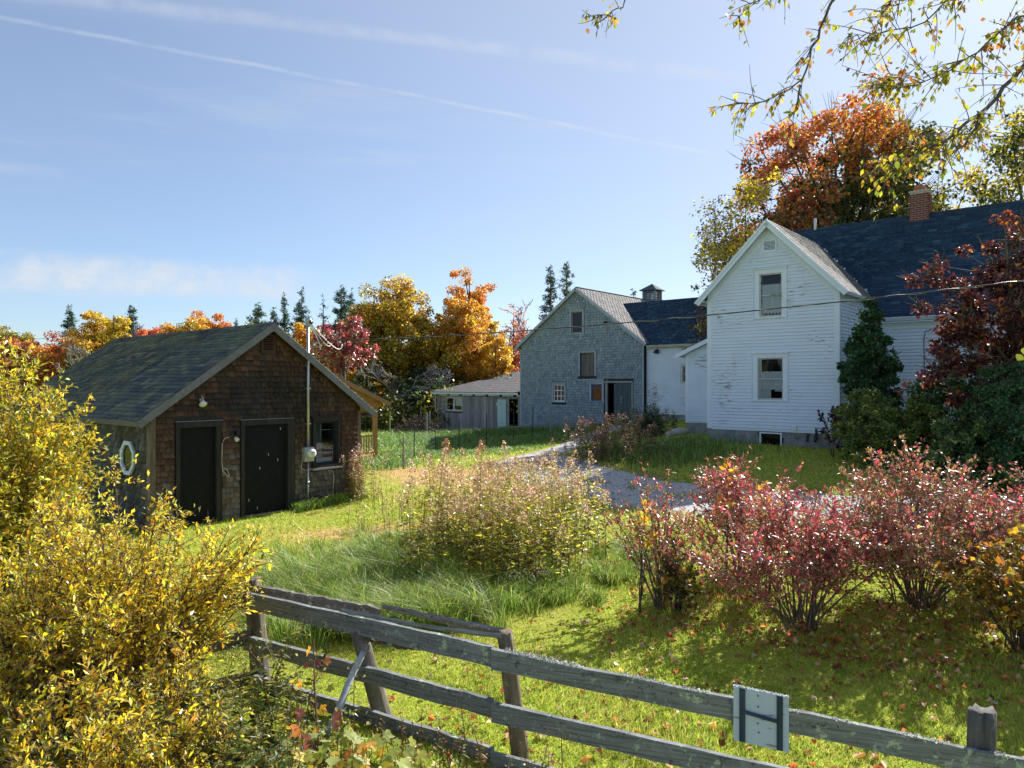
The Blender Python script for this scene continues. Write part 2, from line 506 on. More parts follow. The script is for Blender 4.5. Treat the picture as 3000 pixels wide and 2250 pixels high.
def gauss(x, y, cx, cy, sx, sy, rot=0):
    c, s = math.cos(rot), math.sin(rot)
    dx, dy = x - cx, y - cy
    return np.exp(-((dx * c + dy * s) / sx) ** 2 - ((-dx * s + dy * c) / sy) ** 2)
def dryness(x, y):
    d = gauss(x, y, -2.8, 14.6, 2.6, .8, .25) * .75 + gauss(x, y, -1.5, 22.5, 2.6, 3.0) * 1.0 + gauss(x, y, -3.8, 25, 1.6, 2.0) * .6
    d = d + gauss(x, y, 1.0, 20, 2.2, 2.2) * .8 + gauss(x, y, .7, 28.5, 1.5, 1.5) * .5 + gauss(x, y, 4.2, 9.0, 1.6, .6) * .35 + gauss(x, y, -.6, 9.6, 1.1, .5) * .4
    return d
def make_ground():
    def axis(lo, hi, f0, f1, step):
        far = np.array([3, 7, 15, 30, 60, 120, 250, 500.])
        return np.r_[(f0 - far)[::-1], np.arange(f0, f1 + step / 2, step), f1 + far]
    xs = axis(0, 0, -22, 24, .3)
    ys = axis(0, 0, 1, 60, .3)
    X, Y = np.meshgrid(xs, ys)
    Z = gz(X, Y)
    nx, ny = len(xs), len(ys)
    idx = np.arange(nx * ny).reshape(ny, nx)
    Fq = np.stack([idx[:-1, :-1], idx[:-1, 1:], idx[1:, 1:], idx[1:, :-1]], -1).reshape(-1, 4)
    me = mesh_np('ground', np.stack([X, Y, Z], -1), Fq, MATS['ground'], smooth=True)
    a = me.attributes.new('dry', 'FLOAT', 'POINT'); a.data.foreach_set('value', dryness(X, Y).ravel().astype(np.float32))
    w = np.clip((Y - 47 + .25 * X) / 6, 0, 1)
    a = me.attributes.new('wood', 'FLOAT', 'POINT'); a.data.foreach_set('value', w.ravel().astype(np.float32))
    tag(link('ground', me), 'grassy yard sloping gently up to the white farmhouse', kind='structure')
make_ground()

# gravel drive: centre strip with ragged edges
DRIVE_N = np.array([(-1.3, 27.0), (-.2, 22.6), (.9, 19.6), (2.0, 17.1), (3.6, 15.5), (6.2, 14.4), (9.5, 13.7), (14, 13.2), (20, 12.8)])
DRIVE_F = np.array([(1.7, 30.5), (2.5, 26.9), (3.2, 22.8), (4.4, 20.0), (6.3, 18.2), (8.6, 16.8), (12, 15.9), (16, 15.3), (21, 15.0)])
def resample(P, n):
    d = np.r_[0, np.cumsum(np.hypot(*np.diff(P, axis=0).T))]
    t = np.linspace(0, d[-1], n)
    P2 = np.c_[np.interp(t, d, P[:, 0]), np.interp(t, d, P[:, 1])]
    for _ in range(6): P2[1:-1] = (P2[:-2] + P2[1:-1] * 2 + P2[2:]) / 4
    return P2
def make_drive():
    r = np.random.default_rng(5)
    n, m = 120, 16
    A, B = resample(DRIVE_N, n), resample(DRIVE_F, n)
    A += np.cumsum(r.normal(0, .05, A.shape), 0) * .3 + r.normal(0, .05, A.shape)
    B += np.cumsum(r.normal(0, .05, B.shape), 0) * .3 + r.normal(0, .05, B.shape)
    t = np.linspace(0, 1, m)[None, :, None]
    P = A[:, None] * (1 - t) + B[:, None] * t
    e = np.minimum(t[..., 0], 1 - t[..., 0])
    Z = gz(P[..., 0], P[..., 1]) + np.where(e < .01, -.03, .022)
    idx = np.arange(n * m).reshape(n, m)
    Fq = np.stack([idx[:-1, :-1], idx[:-1, 1:], idx[1:, 1:], idx[1:, :-1]], -1).reshape(-1, 4)
    Fq = Fq[:, ::-1]
    me = mesh_np('driveway', np.concatenate([P, Z[..., None]], -1), Fq, MATS['gravel'], smooth=True)
    tag(link('driveway', me), 'pale gravel driveway bending towards the barn', kind='structure')
    # worn cart track up to the barn door
    C = resample(np.array([(.4, 28.6), (2.2, 32), (4.2, 36), (6.2, 39.4)]), 40)
    tq = np.linspace(-1, 1, 7)
    W = np.linspace(1.25, .7, 40)
    P = np.stack([C[:, 0:1] + tq[None] * W[:, None] * (1 + .0 * C[:, 0:1]) + r.normal(0, .04, (40, 7)), C[:, 1:2] + 0 * tq[None]], -1)
    Z = gz(P[..., 0], P[..., 1]) + np.where(np.abs(tq)[None] > .99, -.04, .026)
    idx = np.arange(40 * 7).reshape(40, 7)
    Fq = np.stack([idx[:-1, :-1], idx[:-1, 1:], idx[1:, 1:], idx[1:, :-1]], -1).reshape(-1, 4)
    me = mesh_np('dirt_track', np.concatenate([P, Z[..., None]], -1), Fq, MATS['gravel'], smooth=True)
    tag(link('dirt_track', me), 'worn dirt track leading up to the barn door', kind='structure')
make_drive()
DPOLY = np.concatenate([resample(DRIVE_N, 40), resample(DRIVE_F, 40)[::-1]])
def in_poly(x, y, poly):
    x = np.asarray(x); y = np.asarray(y)
    r = np.zeros(x.shape, bool)
    j = len(poly) - 1
    for i in range(len(poly)):
        xi, yi = poly[i]; xj, yj = poly[j]
        c = ((yi > y) != (yj > y)) & (x < (xj - xi) * (y - yi) / (yj - yi + 1e-12) + xi)
        r ^= c
        j = i
    return r

# ------------------------------------------------------------------ foliage generators
def unit(v):
    return v / (np.linalg.norm(v, axis=-1, keepdims=True) + 1e-9)
def leaf_quads(p, d, L, W, rng, fold=.18, nrm=None):
    """p base, d direction, L length, W width -> verts, tri faces (two folded triangles per leaf)"""
    n = len(p)
    d = unit(d)
    if nrm is None: nrm = rng.normal(0, .6, (n, 3)) + np.array([0, 0, 1.0])
    s = unit(np.cross(d, nrm))
    up = unit(np.cross(s, d))
    L = np.asarray(L).reshape(-1, 1) * np.ones((n, 1)); W = np.asarray(W).reshape(-1, 1) * np.ones((n, 1))
    m = p + d * L * .5 + up * W * fold
    V = np.stack([p, m + s * W * .5, p + d * L - up * W * fold * .6, m - s * W * .5], 1).reshape(-1, 3)
    b = np.arange(n)[:, None] * 4
    Ft = np.concatenate([b + np.array([[0, 1, 2]]), b + np.array([[0, 2, 3]])], 1).reshape(-1, 3)
    return V, Ft
def leaf_mesh(name, p, d, L, W, col, rng, mat, fold=.18, nrm=None):
    V, Ft = leaf_quads(p, d, L, W, rng, fold, nrm)
    return mesh_np(name, V, Ft, mat, np.repeat(np.asarray(col), 4, 0))
def pick(rng, n, palette, weights=None, jitter=.15):
    P = np.array(palette, float)
    w = None if weights is None else np.array(weights, float) / sum(weights)
    c = P[rng.choice(len(P), n, p=w)]
    return np.clip(c * (1 + rng.normal(0, jitter, (n, 1))) * (1 + rng.normal(0, jitter * .4, (n, 3))), .002, .95)
def tubes_mesh(name, paths, mat, sides=5, col=(.16, .13, .10), smooth=True):
    """paths: list of (pts (n,3), radii (n,))"""
    Vs, Fs, o = [], [], 0
    w = np.arange(sides) * 2 * np.pi / sides
    cw, sw = np.cos(w)[None, :, None], np.sin(w)[None, :, None]
    for pts, rad in paths:
        pts = np.asarray(pts, float); rad = np.asarray(rad, float)
        n = len(pts)
        t = unit(np.gradient(pts, axis=0))
        ref = np.array([0, 0, 1.0]) if abs(t[0, 2]) < .9 else np.array([1.0, 0, 0])
        a = unit(np.cross(t, ref)); b = np.cross(t, a)
        V = pts[:, None] + (a[:, None] * cw + b[:, None] * sw) * rad[:, None, None]
        Vs.append(V.reshape(-1, 3))
        i = np.arange(n - 1)[:, None]; k = np.arange(sides)[None]
        k2 = (k + 1) % sides
        Fs.append(np.stack([o + i * sides + k, o + i * sides + k2, o + (i + 1) * sides + k2, o + (i + 1) * sides + k], -1).reshape(-1, 4))
        o += n * sides
    V = np.concatenate(Vs)
    return mesh_np(name, V, np.concatenate(Fs), mat, np.tile(np.array(col), (len(V), 1)), smooth)
def bez(p0, p1, p2, n):
    t = np.linspace(0, 1, n)[:, None]
    return (1 - t) ** 2 * p0 + 2 * t * (1 - t) * p1 + t ** 2 * p2

def broadleaf(name, label, xy, H, cb, rx, color, n_cl=70, per=90, lsize=.26, seed=1, cat='tree', group=None, trunk_r=.18, lean=(0, 0),
              clr=.16, top=1.0, mat='leaf', bark=(.13, .11, .09), bare=0.0, lobes=.28, z0=None, ry=None):
    """tree > trunk, crown. color(rng, P (n,3) in crown units -1..1) -> colours"""
    rng = np.random.default_rng(seed)
    base = g1(*xy) if z0 is None else z0
    root = empty(name, (xy[0], xy[1], base - .05), 0, label, cat, group)
    ry = ry or rx
    cz, rz = (cb + H) / 2, (H - cb) / 2
    # clump centres, lumpy outline
    u = unit(rng.normal(0, 1, (n_cl, 3)))
    rad = rng.uniform(.12, 1, n_cl) ** (1 / 2.1)
    ph = rng.uniform(0, 6.28, 6)
    az = np.arctan2(u[:, 1], u[:, 0])
    lump = 1 + lobes * (np.sin(3 * az + ph[0] + 3 * u[:, 2]) * .5 + np.sin(5 * az + ph[1] - 4 * u[:, 2]) * .35 + .4 * np.sin(7 * u[:, 2] + ph[2] + 2 * az))
    q = u * (rad * lump * (1 - .45 * clr))[:, None]
    taper = np.where(q[:, 2] > 0, 1 - (1 - top) * q[:, 2], 1)
    C = np.stack([q[:, 0] * rx * taper + lean[0] * (q[:, 2] + 1) / 2, q[:, 1] * ry * taper + lean[1] * (q[:, 2] + 1) / 2, cz + q[:, 2] * rz], -1)
    # trunk and limbs
    paths = []
    tp = np.array([[0, 0, 0], [lean[0] * .1 + rng.normal(0, .05), rng.normal(0, .05), cb * .6], [lean[0] * .4, lean[1] * .4, cz], [lean[0] * .8, lean[1] * .8, cz + rz * .75]])
    t = np.linspace(0, 3, 12)
    tp = np.stack([np.interp(t, range(4), tp[:, i]) for i in range(3)], -1)
    paths.append((tp, trunk_r * np.linspace(1, .18, 12) ** 1.0))
    nl = max(5, n_cl // 9)
    li = rng.choice(n_cl, nl, replace=False)
    limb_pts = [tp[4:]]
    limb_paths = []
    for i in li:
        e = C[i]
        s = tp[min(11, max(3, int(3 + 7 * max(0, (e[2] - cb)) / (H - cb + .01) * .8)))]
        c = s * .4 + e * .6; c = np.array([s[0] * .35 + e[0] * .65, s[1] * .35 + e[1] * .65, s[2] * .6 + e[2] * .4])
        pth = bez(s, c, e, 8)
        paths.append((pth, trunk_r * np.linspace(.42, .08, 8)))
        limb_pts.append(pth)
    LP = np.concatenate(limb_pts)
    for e in C:
        j = np.argmin(((LP - e) ** 2).sum(1) + 2.0 * np.maximum(0, LP[:, 2] - e[2]))
        s = LP[j]
        if np.linalg.norm(s - e) < .1: continue
        c = (s + e) / 2 + np.array([0, 0, -.08 * np.linalg.norm(s - e)]) + rng.normal(0, .05, 3)
        paths.append((bez(s, c, e, 4), trunk_r * np.linspace(.13, .03, 4)))
    if bare:
        for e in C[rng.choice(n_cl, int(n_cl * bare), replace=True)]:
            for _ in range(5):
                v = unit(rng.normal(0, 1, 3) + np.array([e[0] / rx, e[1] / ry, 1.0]))
                paths.append((np.array([e, e + v * rx * .12 + rng.normal(0, .05, 3), e + v * rx * .24]), np.array([.02, .014, .006])))
    link('trunk', tubes_mesh('trunk', paths, MATS['bark'], 5, bark), root)
    # leaves
    k = rng.poisson(per, n_cl)
    ci = np.repeat(np.arange(n_cl), k)
    cr = clr * (rx + rz) / 2 * rng.uniform(.7, 1.35, n_cl)
    off = unit(rng.normal(0, 1, (len(ci), 3))) * (rng.uniform(0, 1, len(ci)) ** .5 * cr[ci])[:, None]
    off[:, 2] *= .7
    p = C[ci] + off
    d = unit(off) * .7 + rng.normal(0, .6, p.shape) + np.array([0, 0, -.25])
    L = lsize * rng.uniform(.65, 1.3, len(p))
    qn = np.stack([p[:, 0] / rx, p[:, 1] / ry, (p[:, 2] - cz) / rz], -1)
    col = color(rng, qn, ci)
    link('crown', leaf_mesh('crown', p, d, L, L * .75, col, rng, MATS[mat]), root)['kind'] = 'stuff'
    return root

def conifer(name, label, xy, H, R, col, seed=1, group=None, dens=1.0, irregular=.25, drop=0.0, cat='tree', low=.12, z0=None):
    rng = np.random.default_rng(seed)
    base = g1(*xy) if z0 is None else z0
    root = empty(name, (xy[0], xy[1], base - .05), 0, label, cat, group)
    paths = [(np.array([[0, 0, 0], [0, 0, H * .5], [0, 0, H]]), np.array([.022 * H, .012 * H, .01]))]
    P, D, L = [], [], []
    z = H * low
    while z < H * .985:
        f = (z - H * low) / (H * (1 - low))
        Lr = R * (1 - f) ** .8 * (1 - .35 * max(0, .12 - f) / .12) + .05 * R
        for k in range(rng.integers(5, 9)):
            if rng.random() < drop: continue
            a = rng.uniform(0, 6.28)
            zz0 = z + rng.normal(0, .018 * H)
            l = Lr * rng.uniform(1 - irregular * 1.5, 1 + irregular)
            dz = -.25 + .55 * f
            e = np.array([math.cos(a) * l, math.sin(a) * l, dz * l])
            mid = e * .5 + np.array([0, 0, -.06 * l])
            b = bez(np.array([0, 0, zz0]), np.array([0, 0, zz0]) + mid, np.array([0, 0, zz0]) + e, 5)
            paths.append((b, np.linspace(.012, .004, 5) * H / 8))
            n = int(max(8, l * 70 * dens))
            t = rng.uniform(.12, 1, n) ** .8
            q = np.array([0, 0, zz0]) + np.outer(2 * t * (1 - t), mid) + np.outer(t ** 2, e)
            P.append(q + rng.normal(0, .07 * l + .04, q.shape))
            dd = unit(e)[None] + rng.normal(0, .75, q.shape) + np.array([0, 0, -.15])
            D.append(dd); L.append(rng.uniform(.4, 1.1, n) * (.16 + .04 * l))
        z += H * .028 * rng.uniform(.7, 1.3)
    link('trunk', tubes_mesh('trunk', paths, MATS['bark'], 4, (.10, .085, .07)), root)
    if P:
        P, D, L = np.concatenate(P), np.concatenate(D), np.concatenate(L)
        c = pick(rng, len(P), col, None, .22)
        link('crown', leaf_mesh('crown', P, D, L * 1.5, L * .6, c, rng, MATS['needle']), root)['kind'] = 'stuff'
    return root

def bare_tree(name, label, xy, H, spread, seed=1, col=(.30, .27, .25), group=None, leaves=None, depth=5, z0=None, r0=None, cat='tree'):
    rng = np.random.default_rng(seed)
    base = g1(*xy) if z0 is None else z0
    root = empty(name, (xy[0], xy[1], base - .05), 0, label, cat, group)
    paths, tips = [], []
    r0 = r0 or H * .016
    def grow(p, d, l, r, k):
        n = 4
        pts = [p]
        for i in range(n):
            d = unit(d + rng.normal(0, .13, 3) + np.array([0, 0, .05]))
            pts.append(pts[-1] + d * l / n)
        pts = np.array(pts)
        paths.append((pts, np.maximum(.026, np.linspace(r, r * .6, n + 1))))
        if k >= 2: tips.append(pts[1:])
        if k >= depth: return
        for j in range(rng.integers(2, 4) + (1 if k == 0 else 0)):
            nd = unit(d + rng.normal(0, spread, 3) * np.array([1, 1, .55]))
            grow(pts[rng.integers(2, n + 1)], nd, l * rng.uniform(.58, .82), r * .64, k + 1)
    grow(np.zeros(3), np.array([0, 0, 1.0]), H * .34, r0, 0)
    link('trunk', tubes_mesh('trunk', paths, MATS['bark'], 4, col), root)
    if leaves:
        pal, n, s = leaves
        T = np.concatenate(tips)
        q = T[rng.integers(0, len(T), n)] + rng.normal(0, .12, (n, 3))
        c = pick(rng, n, pal, None, .2)
        L = s * rng.uniform(.6, 1.3, n)
        link('crown', leaf_mesh('crown', q, rng.normal(0, 1, (n, 3)) + np.array([0, 0, -.4]), L, L * .7, c, rng, MATS['leaf']), root)['kind'] = 'stuff'
    return root

def shrub(name, label, xy, H, R, pal, weights=None, seed=1, nst=22, ntw=14, nlv=9, leaf=(.055, .024), frm=.3, mat='leaf', group=None,
          stem_col=(.10, .075, .06), pick_front=0, cat='shrub', colf=None, arch=.35, twl=.34, lean=(0, 0), z0=None, r0=.014, upr=.55, wid=1.0):
    """many-stemmed bush > stems, foliage (and the largest leaves as single parts)"""
    rng = np.random.default_rng(seed)
    base = g1(*xy) if z0 is None else z0
    root = empty(name, (xy[0], xy[1], base - .03), 0, label, cat, group)
    paths, P, D = [], [], []
    for s in range(nst):
        a = rng.uniform(0, 6.283); rad = R * math.sqrt(rng.uniform(.02, 1))
        e = np.array([math.cos(a) * rad * wid + lean[0], math.sin(a) * rad + lean[1], H * (1 - .38 * (rad / R) ** 2) * rng.uniform(.55, 1.04)])
        b0 = np.array([math.cos(a + rng.normal(0, .5)), math.sin(a + rng.normal(0, .5)), 0]) * min(.26, R * .2) * rng.uniform(.1, 1)
        c = np.array([e[0] * arch, e[1] * arch, e[2] * .62])
        pth = bez(b0, c, e, 9) + np.cumsum(rng.normal(0, .012, (9, 3)), 0)
        paths.append((pth, np.linspace(r0 * rng.uniform(.7, 1.3), .003, 9)))
        for k in range(ntw):
            t = rng.uniform(frm, 1.0) ** .75 * 8
            i = min(7, int(t)); s0 = pth[i] + (pth[i + 1] - pth[i]) * (t - i)
            dr = unit(rng.normal(0, .7, 3) + np.array([e[0] / R * .5, e[1] / R * .5, upr]))
            l = twl * rng.uniform(.5, 1.25) * (1.15 - .5 * t / 8)
            tw = bez(s0, s0 + dr * l * .5 + rng.normal(0, .02, 3), s0 + dr * l + np.array([0, 0, .05 * l]), 4)
            paths.append((tw, np.array([.0035, .003, .0025, .0015]) * (r0 / .014) ** .5))
            m = rng.poisson(nlv) + 1
            tt = rng.uniform(.08, 1, m)
            P.append(s0 + dr * l * tt[:, None] + rng.normal(0, .012, (m, 3)))
            D.append(dr[None] * .65 + rng.normal(0, .55, (m, 3)) + np.array([0, 0, .12]))
    link('stems', tubes_mesh('stems', paths, MATS['bark'], 4, stem_col), root)
    P, D = np.concatenate(P), np.concatenate(D)
    n = len(P)
    L = leaf[0] * rng.uniform(.4, 1.35, n); W = leaf[1] / leaf[0] * L * rng.uniform(.8, 1.2, n)
    qn = np.stack([P[:, 0] / R, P[:, 1] / R, P[:, 2] / H], -1)
    col = colf(rng, qn) if colf else pick(rng, n, pal, weights, .18)
    keep = np.ones(n, bool)
    if pick_front:
        wp = P + np.array([xy[0], xy[1], base])
        depth = wp[:, 1].copy(); sx = np.abs(wp[:, 0] / wp[:, 1]); sy = np.abs((wp[:, 2] - CZ) / wp[:, 1])
        # nearest leaves in view that nothing nearer hides: front-most leaf of each small bearing cell
        cell = (np.round(wp[:, 0] / wp[:, 1] * 30).astype(int) * 10000 + np.round((wp[:, 2] - CZ) / wp[:, 1] * 30).astype(int))
        order = np.lexsort((depth, cell))
        first = np.r_[True, np.diff(cell[order]) != 0]
        cand = order[first]
        cand = cand[(sx[cand] < .72) & (sy[cand] < .54)]
        cand = cand[np.argsort(-L[cand] / depth[cand])][:pick_front]
        keep[cand] = False
        single_leaves(root, P[cand], D[cand], L[cand], W[cand], col[cand], rng, MATS[mat])
    V, Ft = leaf_quads(P[keep], D[keep], L[keep], W[keep], rng)
    o = link('foliage', mesh_np('foliage', V, Ft, MATS[mat], np.repeat(col[keep], 4, 0)), root)
    o['kind'] = 'stuff'
    return root

def ovate(name, col, mat, n=4, curl=.12):
    """one leaf, unit length along +x"""
    xs = np.linspace(0, 1, n + 2)[1:-1]
    w = np.sin(np.pi * xs ** .8) * .5
    V = [(0, 0, 0)]
    for x, ww in zip(xs, w): V += [(x, ww, .10 * ww - curl * x * x), (x, 0, -curl * x * x - .03), (x, -ww, .10 * ww - curl * x * x)]
    V.append((1, 0, -curl))
    Fs = [(0, 2, 1), (0, 3, 2)]
    for i in range(n - 1):
        a = 1 + 3 * i; b = a + 3
        Fs += [(a, a + 1, b), (a + 1, b + 1, b), (a + 1, a + 2, b + 1), (a + 2, b + 2, b + 1)]
    a = 1 + 3 * (n - 1); z = len(V) - 1
    Fs += [(a, a + 1, z), (a + 1, a + 2, z)]
    return mesh_np(name, V, Fs, mat, np.tile(np.array(col), (len(V), 1)), True)
def maple_shape(name, col, mat, curl=.2, seed=0):
    r = np.random.default_rng(seed)
    ang = np.radians([-180, -150, -118, -100, -78, -52, -40, -28, -12, 0, 12, 28, 40, 52, 78, 100, 118, 150])
    rad = np.array([.10, .30, .50, .36, .62, .78, .55, .62, .72, 1.0, .72, .62, .55, .78, .62, .36, .50, .30]) * .62 * r.uniform(.9, 1.1, 18)
    V = [(.30, 0, 0)]
    for a, q in zip(ang, rad):
        V.append((.30 + q * math.cos(a), q * math.sin(a), -curl * q * q + r.normal(0, .02) + .12 * abs(math.sin(a)) * q))
    Fs = [(0, 1 + i, 1 + (i + 1) % 18) for i in range(18)]
    return mesh_np(name, V, Fs, mat, np.tile(np.array(col), (len(V), 1)))
def orient(p, d, n, s, w=None):
    x = Vector(d).normalized()
    y = Vector(n).cross(x)
    y = y.normalized() if y.length > 1e-5 else x.orthogonal().normalized()
    z = x.cross(y)
    m = Matrix.Identity(4)
    w = s if w is None else w
    for i in range(3): m[i][0], m[i][1], m[i][2] = x[i] * s, y[i] * w, z[i] * s
    m.translation = Vector(p)
    return m
def single_leaves(root, P, D, L, W, col, rng, mat, name='leaf', nvar=10, maker=ovate):
    """large leaves one by one, sharing a few leaf meshes"""
    idx = rng.choice(len(P), min(nvar, len(P)), replace=False)
    pal = col[idx]
    ms = [maker(name, c, mat) for c in pal]
    for p, d, l, w, c in zip(P, D, L, W, col):
        k = int(np.argmin(((pal - c) ** 2).sum(1)))
        o = link(name, ms[k], root)
        o.matrix_local = orient(p, d, rng.normal(0, .5, 3) + np.array([0, 0, 1.0]), l, w if maker is ovate else l)
# ------------------------------------------------------------------ building pieces
def wmat(root): return Matrix.Translation(root.location) @ root.rotation_euler.to_matrix().to_4x4()
WEDGE_V = np.array([(-.5, 0, 0), (.5, 0, 0), (.5, 0, 1), (-.5, 0, 1), (-.5, 1, 0), (.5, 1, 0), (.5, 1, .12), (-.5, 1, .12)], float)
WEDGE_F = np.array([(0, 1, 2, 3), (3, 2, 6, 7), (0, 3, 7, 4), (1, 5, 6, 2)])
def courses(parent, root, fr, name, mat, umin, umax, nrow, expo, wlo, whi, colf, ok, th=.012, singles=0, seed=1, jit=.006, gap=.004, v0=0.0, cover=1.18, near=None, stagger=False, slot=0.0, cuts=()):
    """overlapping courses of shingles; the ones that show largest are single parts"""
    rng = np.random.default_rng(seed)
    U, Vv, Wd, Hh = [], [], [], []
    for r in range(nrow):
        v = v0 + r * expo
        lo, hi = umin(v + expo * .5), umax(v + expo * .5)
        if hi - lo < .05: continue
        u = lo - (rng.uniform(0, wlo) if not stagger else (r % 2) * wlo * .5 + rng.uniform(0, .02))
        while u < hi:
            w = rng.uniform(wlo, whi)
            a, b = max(u, lo), min(u + w, hi)
            for (c0, c1, e0, e1) in cuts:
                if e0 < v + expo * .7 and e1 > v + expo * .3:
                    if a < c0 < b: b = c0
                    elif a < c1 < b: a = c1
                    elif c0 <= a and b <= c1: b = a
            if b - a > .02 and ok((a + b) / 2, v + expo * .5):
                U.append((a + b) / 2); Vv.append(v + slot + rng.normal(0, jit)); Wd.append(b - a - gap); Hh.append(expo * cover - slot)
            u += w
    U, Vv, Wd, Hh = map(np.array, (U, Vv, Wd, Hh))
    n = len(U)
    col = colf(rng, U, Vv)
    O, ux, uy, nn = (np.array(x) for x in (fr.O, fr.ux, fr.uy, fr.n))
    TH = th * rng.uniform(.75, 1.3, n)
    C = O + U[:, None] * ux + Vv[:, None] * uy
    S = np.zeros(n, bool)
    if singles and n:
        M = np.array(wmat(root))
        Wc = C @ M[:3, :3].T + M[:3, 3]
        dist = np.where(Wc[:, 1] > 1, np.linalg.norm(Wc - np.array([0, 0, CZ]), axis=1), 1e6)
        dist = dist + 1e5 * ((np.abs(Wc[:, 0] / Wc[:, 1]) > .72) | (np.abs((Wc[:, 2] - CZ) / Wc[:, 1]) > .54))
        if near is not None: dist = dist + 1e4 * ~near(Wc)
        S[np.argsort(dist)[:singles]] = True
        pal = col[S][rng.choice(S.sum(), min(24, S.sum()), replace=False)]
        ms = [mesh_np(name, WEDGE_V, WEDGE_F, mat, np.tile(c, (8, 1))) for c in pal]
        for i in np.nonzero(S)[0]:
            o = link(name, ms[int(np.argmin(((pal - col[i]) ** 2).sum(1)))], parent)
            o.matrix_local = fr.m(U[i], Vv[i], .001, Wd[i], Hh[i], TH[i])
    R = ~S
    if R.any():
        W3 = WEDGE_V[None]
        V = C[R][:, None] + W3[..., 0:1] * ux * Wd[R][:, None, None] + W3[..., 1:2] * uy * Hh[R][:, None, None] + (W3[..., 2:3] * TH[R][:, None, None] + .001) * nn
        Fq = (np.arange(R.sum())[:, None, None] * 8 + WEDGE_F[None]).reshape(-1, 4)
        me = mesh_np(name + 's', V, Fq, mat, np.repeat(col[R], 8, 0))
        link(name + '_courses', me, parent)['kind'] = 'stuff'
def clapboards(parent, fr, u0f, u1f, v0, v1, expo, openings, mat, seed=1, th=.036, name='clapboard'):
    rng = np.random.default_rng(seed)
    v = v0
    while v < v1 - .02:
        e = expo
        lo, hi = u0f(v + e * .6), u1f(v + e * .6)
        cuts = [(lo, hi)]
        for (a, b, c, d) in openings:
            if c < v + e * .9 and d > v + e * .1:
                nc = []
                for x0, x1 in cuts:
                    if b <= x0 or a >= x1: nc.append((x0, x1)); continue
                    if a > x0: nc.append((x0, a))
                    if b < x1: nc.append((b, x1))
                cuts = nc
        for x0, x1 in cuts:
            if x1 - x0 < .03: continue
            segs = [(x0, x1)]
            if x1 - x0 > 3.2:
                m = x0 + (x1 - x0) * rng.uniform(.3, .7); segs = [(x0, m - .001), (m + .001, x1)]
            for s0, s1 in segs:
                mb = MB()
                j = rng.normal(0, .0015)
                t2 = th * rng.uniform(.85, 1.2)
                P = fr.p
                j += .016
                mb.hexa([P(s0, v + j, .001), P(s1, v + j, .001), P(s1, v + j, t2), P(s0, v + j, t2), P(s0, v + e * 1.12, .001), P(s1, v + e * 1.12, .001), P(s1, v + e * 1.12, .003), P(s0, v + e * 1.12, .003)])
                mb.build(name, mat, parent)
        v += e
def wall_core(parent, fr, u0, u1, v0, topf, openings, mat, th=.14, extra=(), name='wall', col=(.05, .045, .042)):
    """wall slab with real openings, built of upright strips"""
    us = sorted(set([u0, u1] + [x for o in openings for x in o[:2]] + list(extra)))
    mb = MB()
    P = fr.p
    for a, b in zip(us[:-1], us[1:]):
        if b - a < 1e-4: continue
        mid = (a + b) / 2
        segs = [(v0, None)]
        for o in sorted([o for o in openings if o[0] < mid < o[1]], key=lambda o: o[2]):
            s = segs.pop()
            segs.append((s[0], o[2])); segs.append((o[3], None))
        for s0, s1 in segs:
            ta, tb = (topf(a), topf(b)) if s1 is None else (s1, s1)
            if max(ta, tb) - s0 < .005: continue
            mb.hexa([P(a, s0, -th), P(b, s0, -th), P(b, s0, 0), P(a, s0, 0), P(a, ta, -th), P(b, tb, -th), P(b, tb, 0), P(a, ta, 0)], col)
    return mb.build(name, mat, parent)
def casing(parent, fr, u0, u1, v0, v1, w=.11, d=.03, mat='trim', head=.05, sill=True, name='window_casing', hd=.035, col=(.5, .5, .5), headw=None):
    """trim boards round an opening u0..u1, v0..v1"""
    mb = MB()
    mb.fbox(fr, u0 - w, u0, v0, v1, 0.002, d, col); mb.fbox(fr, u1, u1 + w, v0, v1, 0.002, d, col)
    mb.fbox(fr, u0 - w, u1 + w, v1 + .001, v1 + (headw or w * 1.1), .002, d + .002, col)
    o = mb.build(name, MATS[mat], parent)
    if head:
        m2 = MB(); m2.fbox(fr, u0 - w - .05, u1 + w + .05, v1 + (headw or w * 1.1) + .001, v1 + (headw or w * 1.1) + .035, .002, d + head, col)
        m2.build('head_moulding', MATS[mat], o)
    if sill:
        m3 = MB(); m3.fbox(fr, u0 - w - .03, u1 + w + .03, v0 - .05, v0 - .001, -.06, d + hd, col)
        m3.build('sill', MATS[mat], o)
    return o
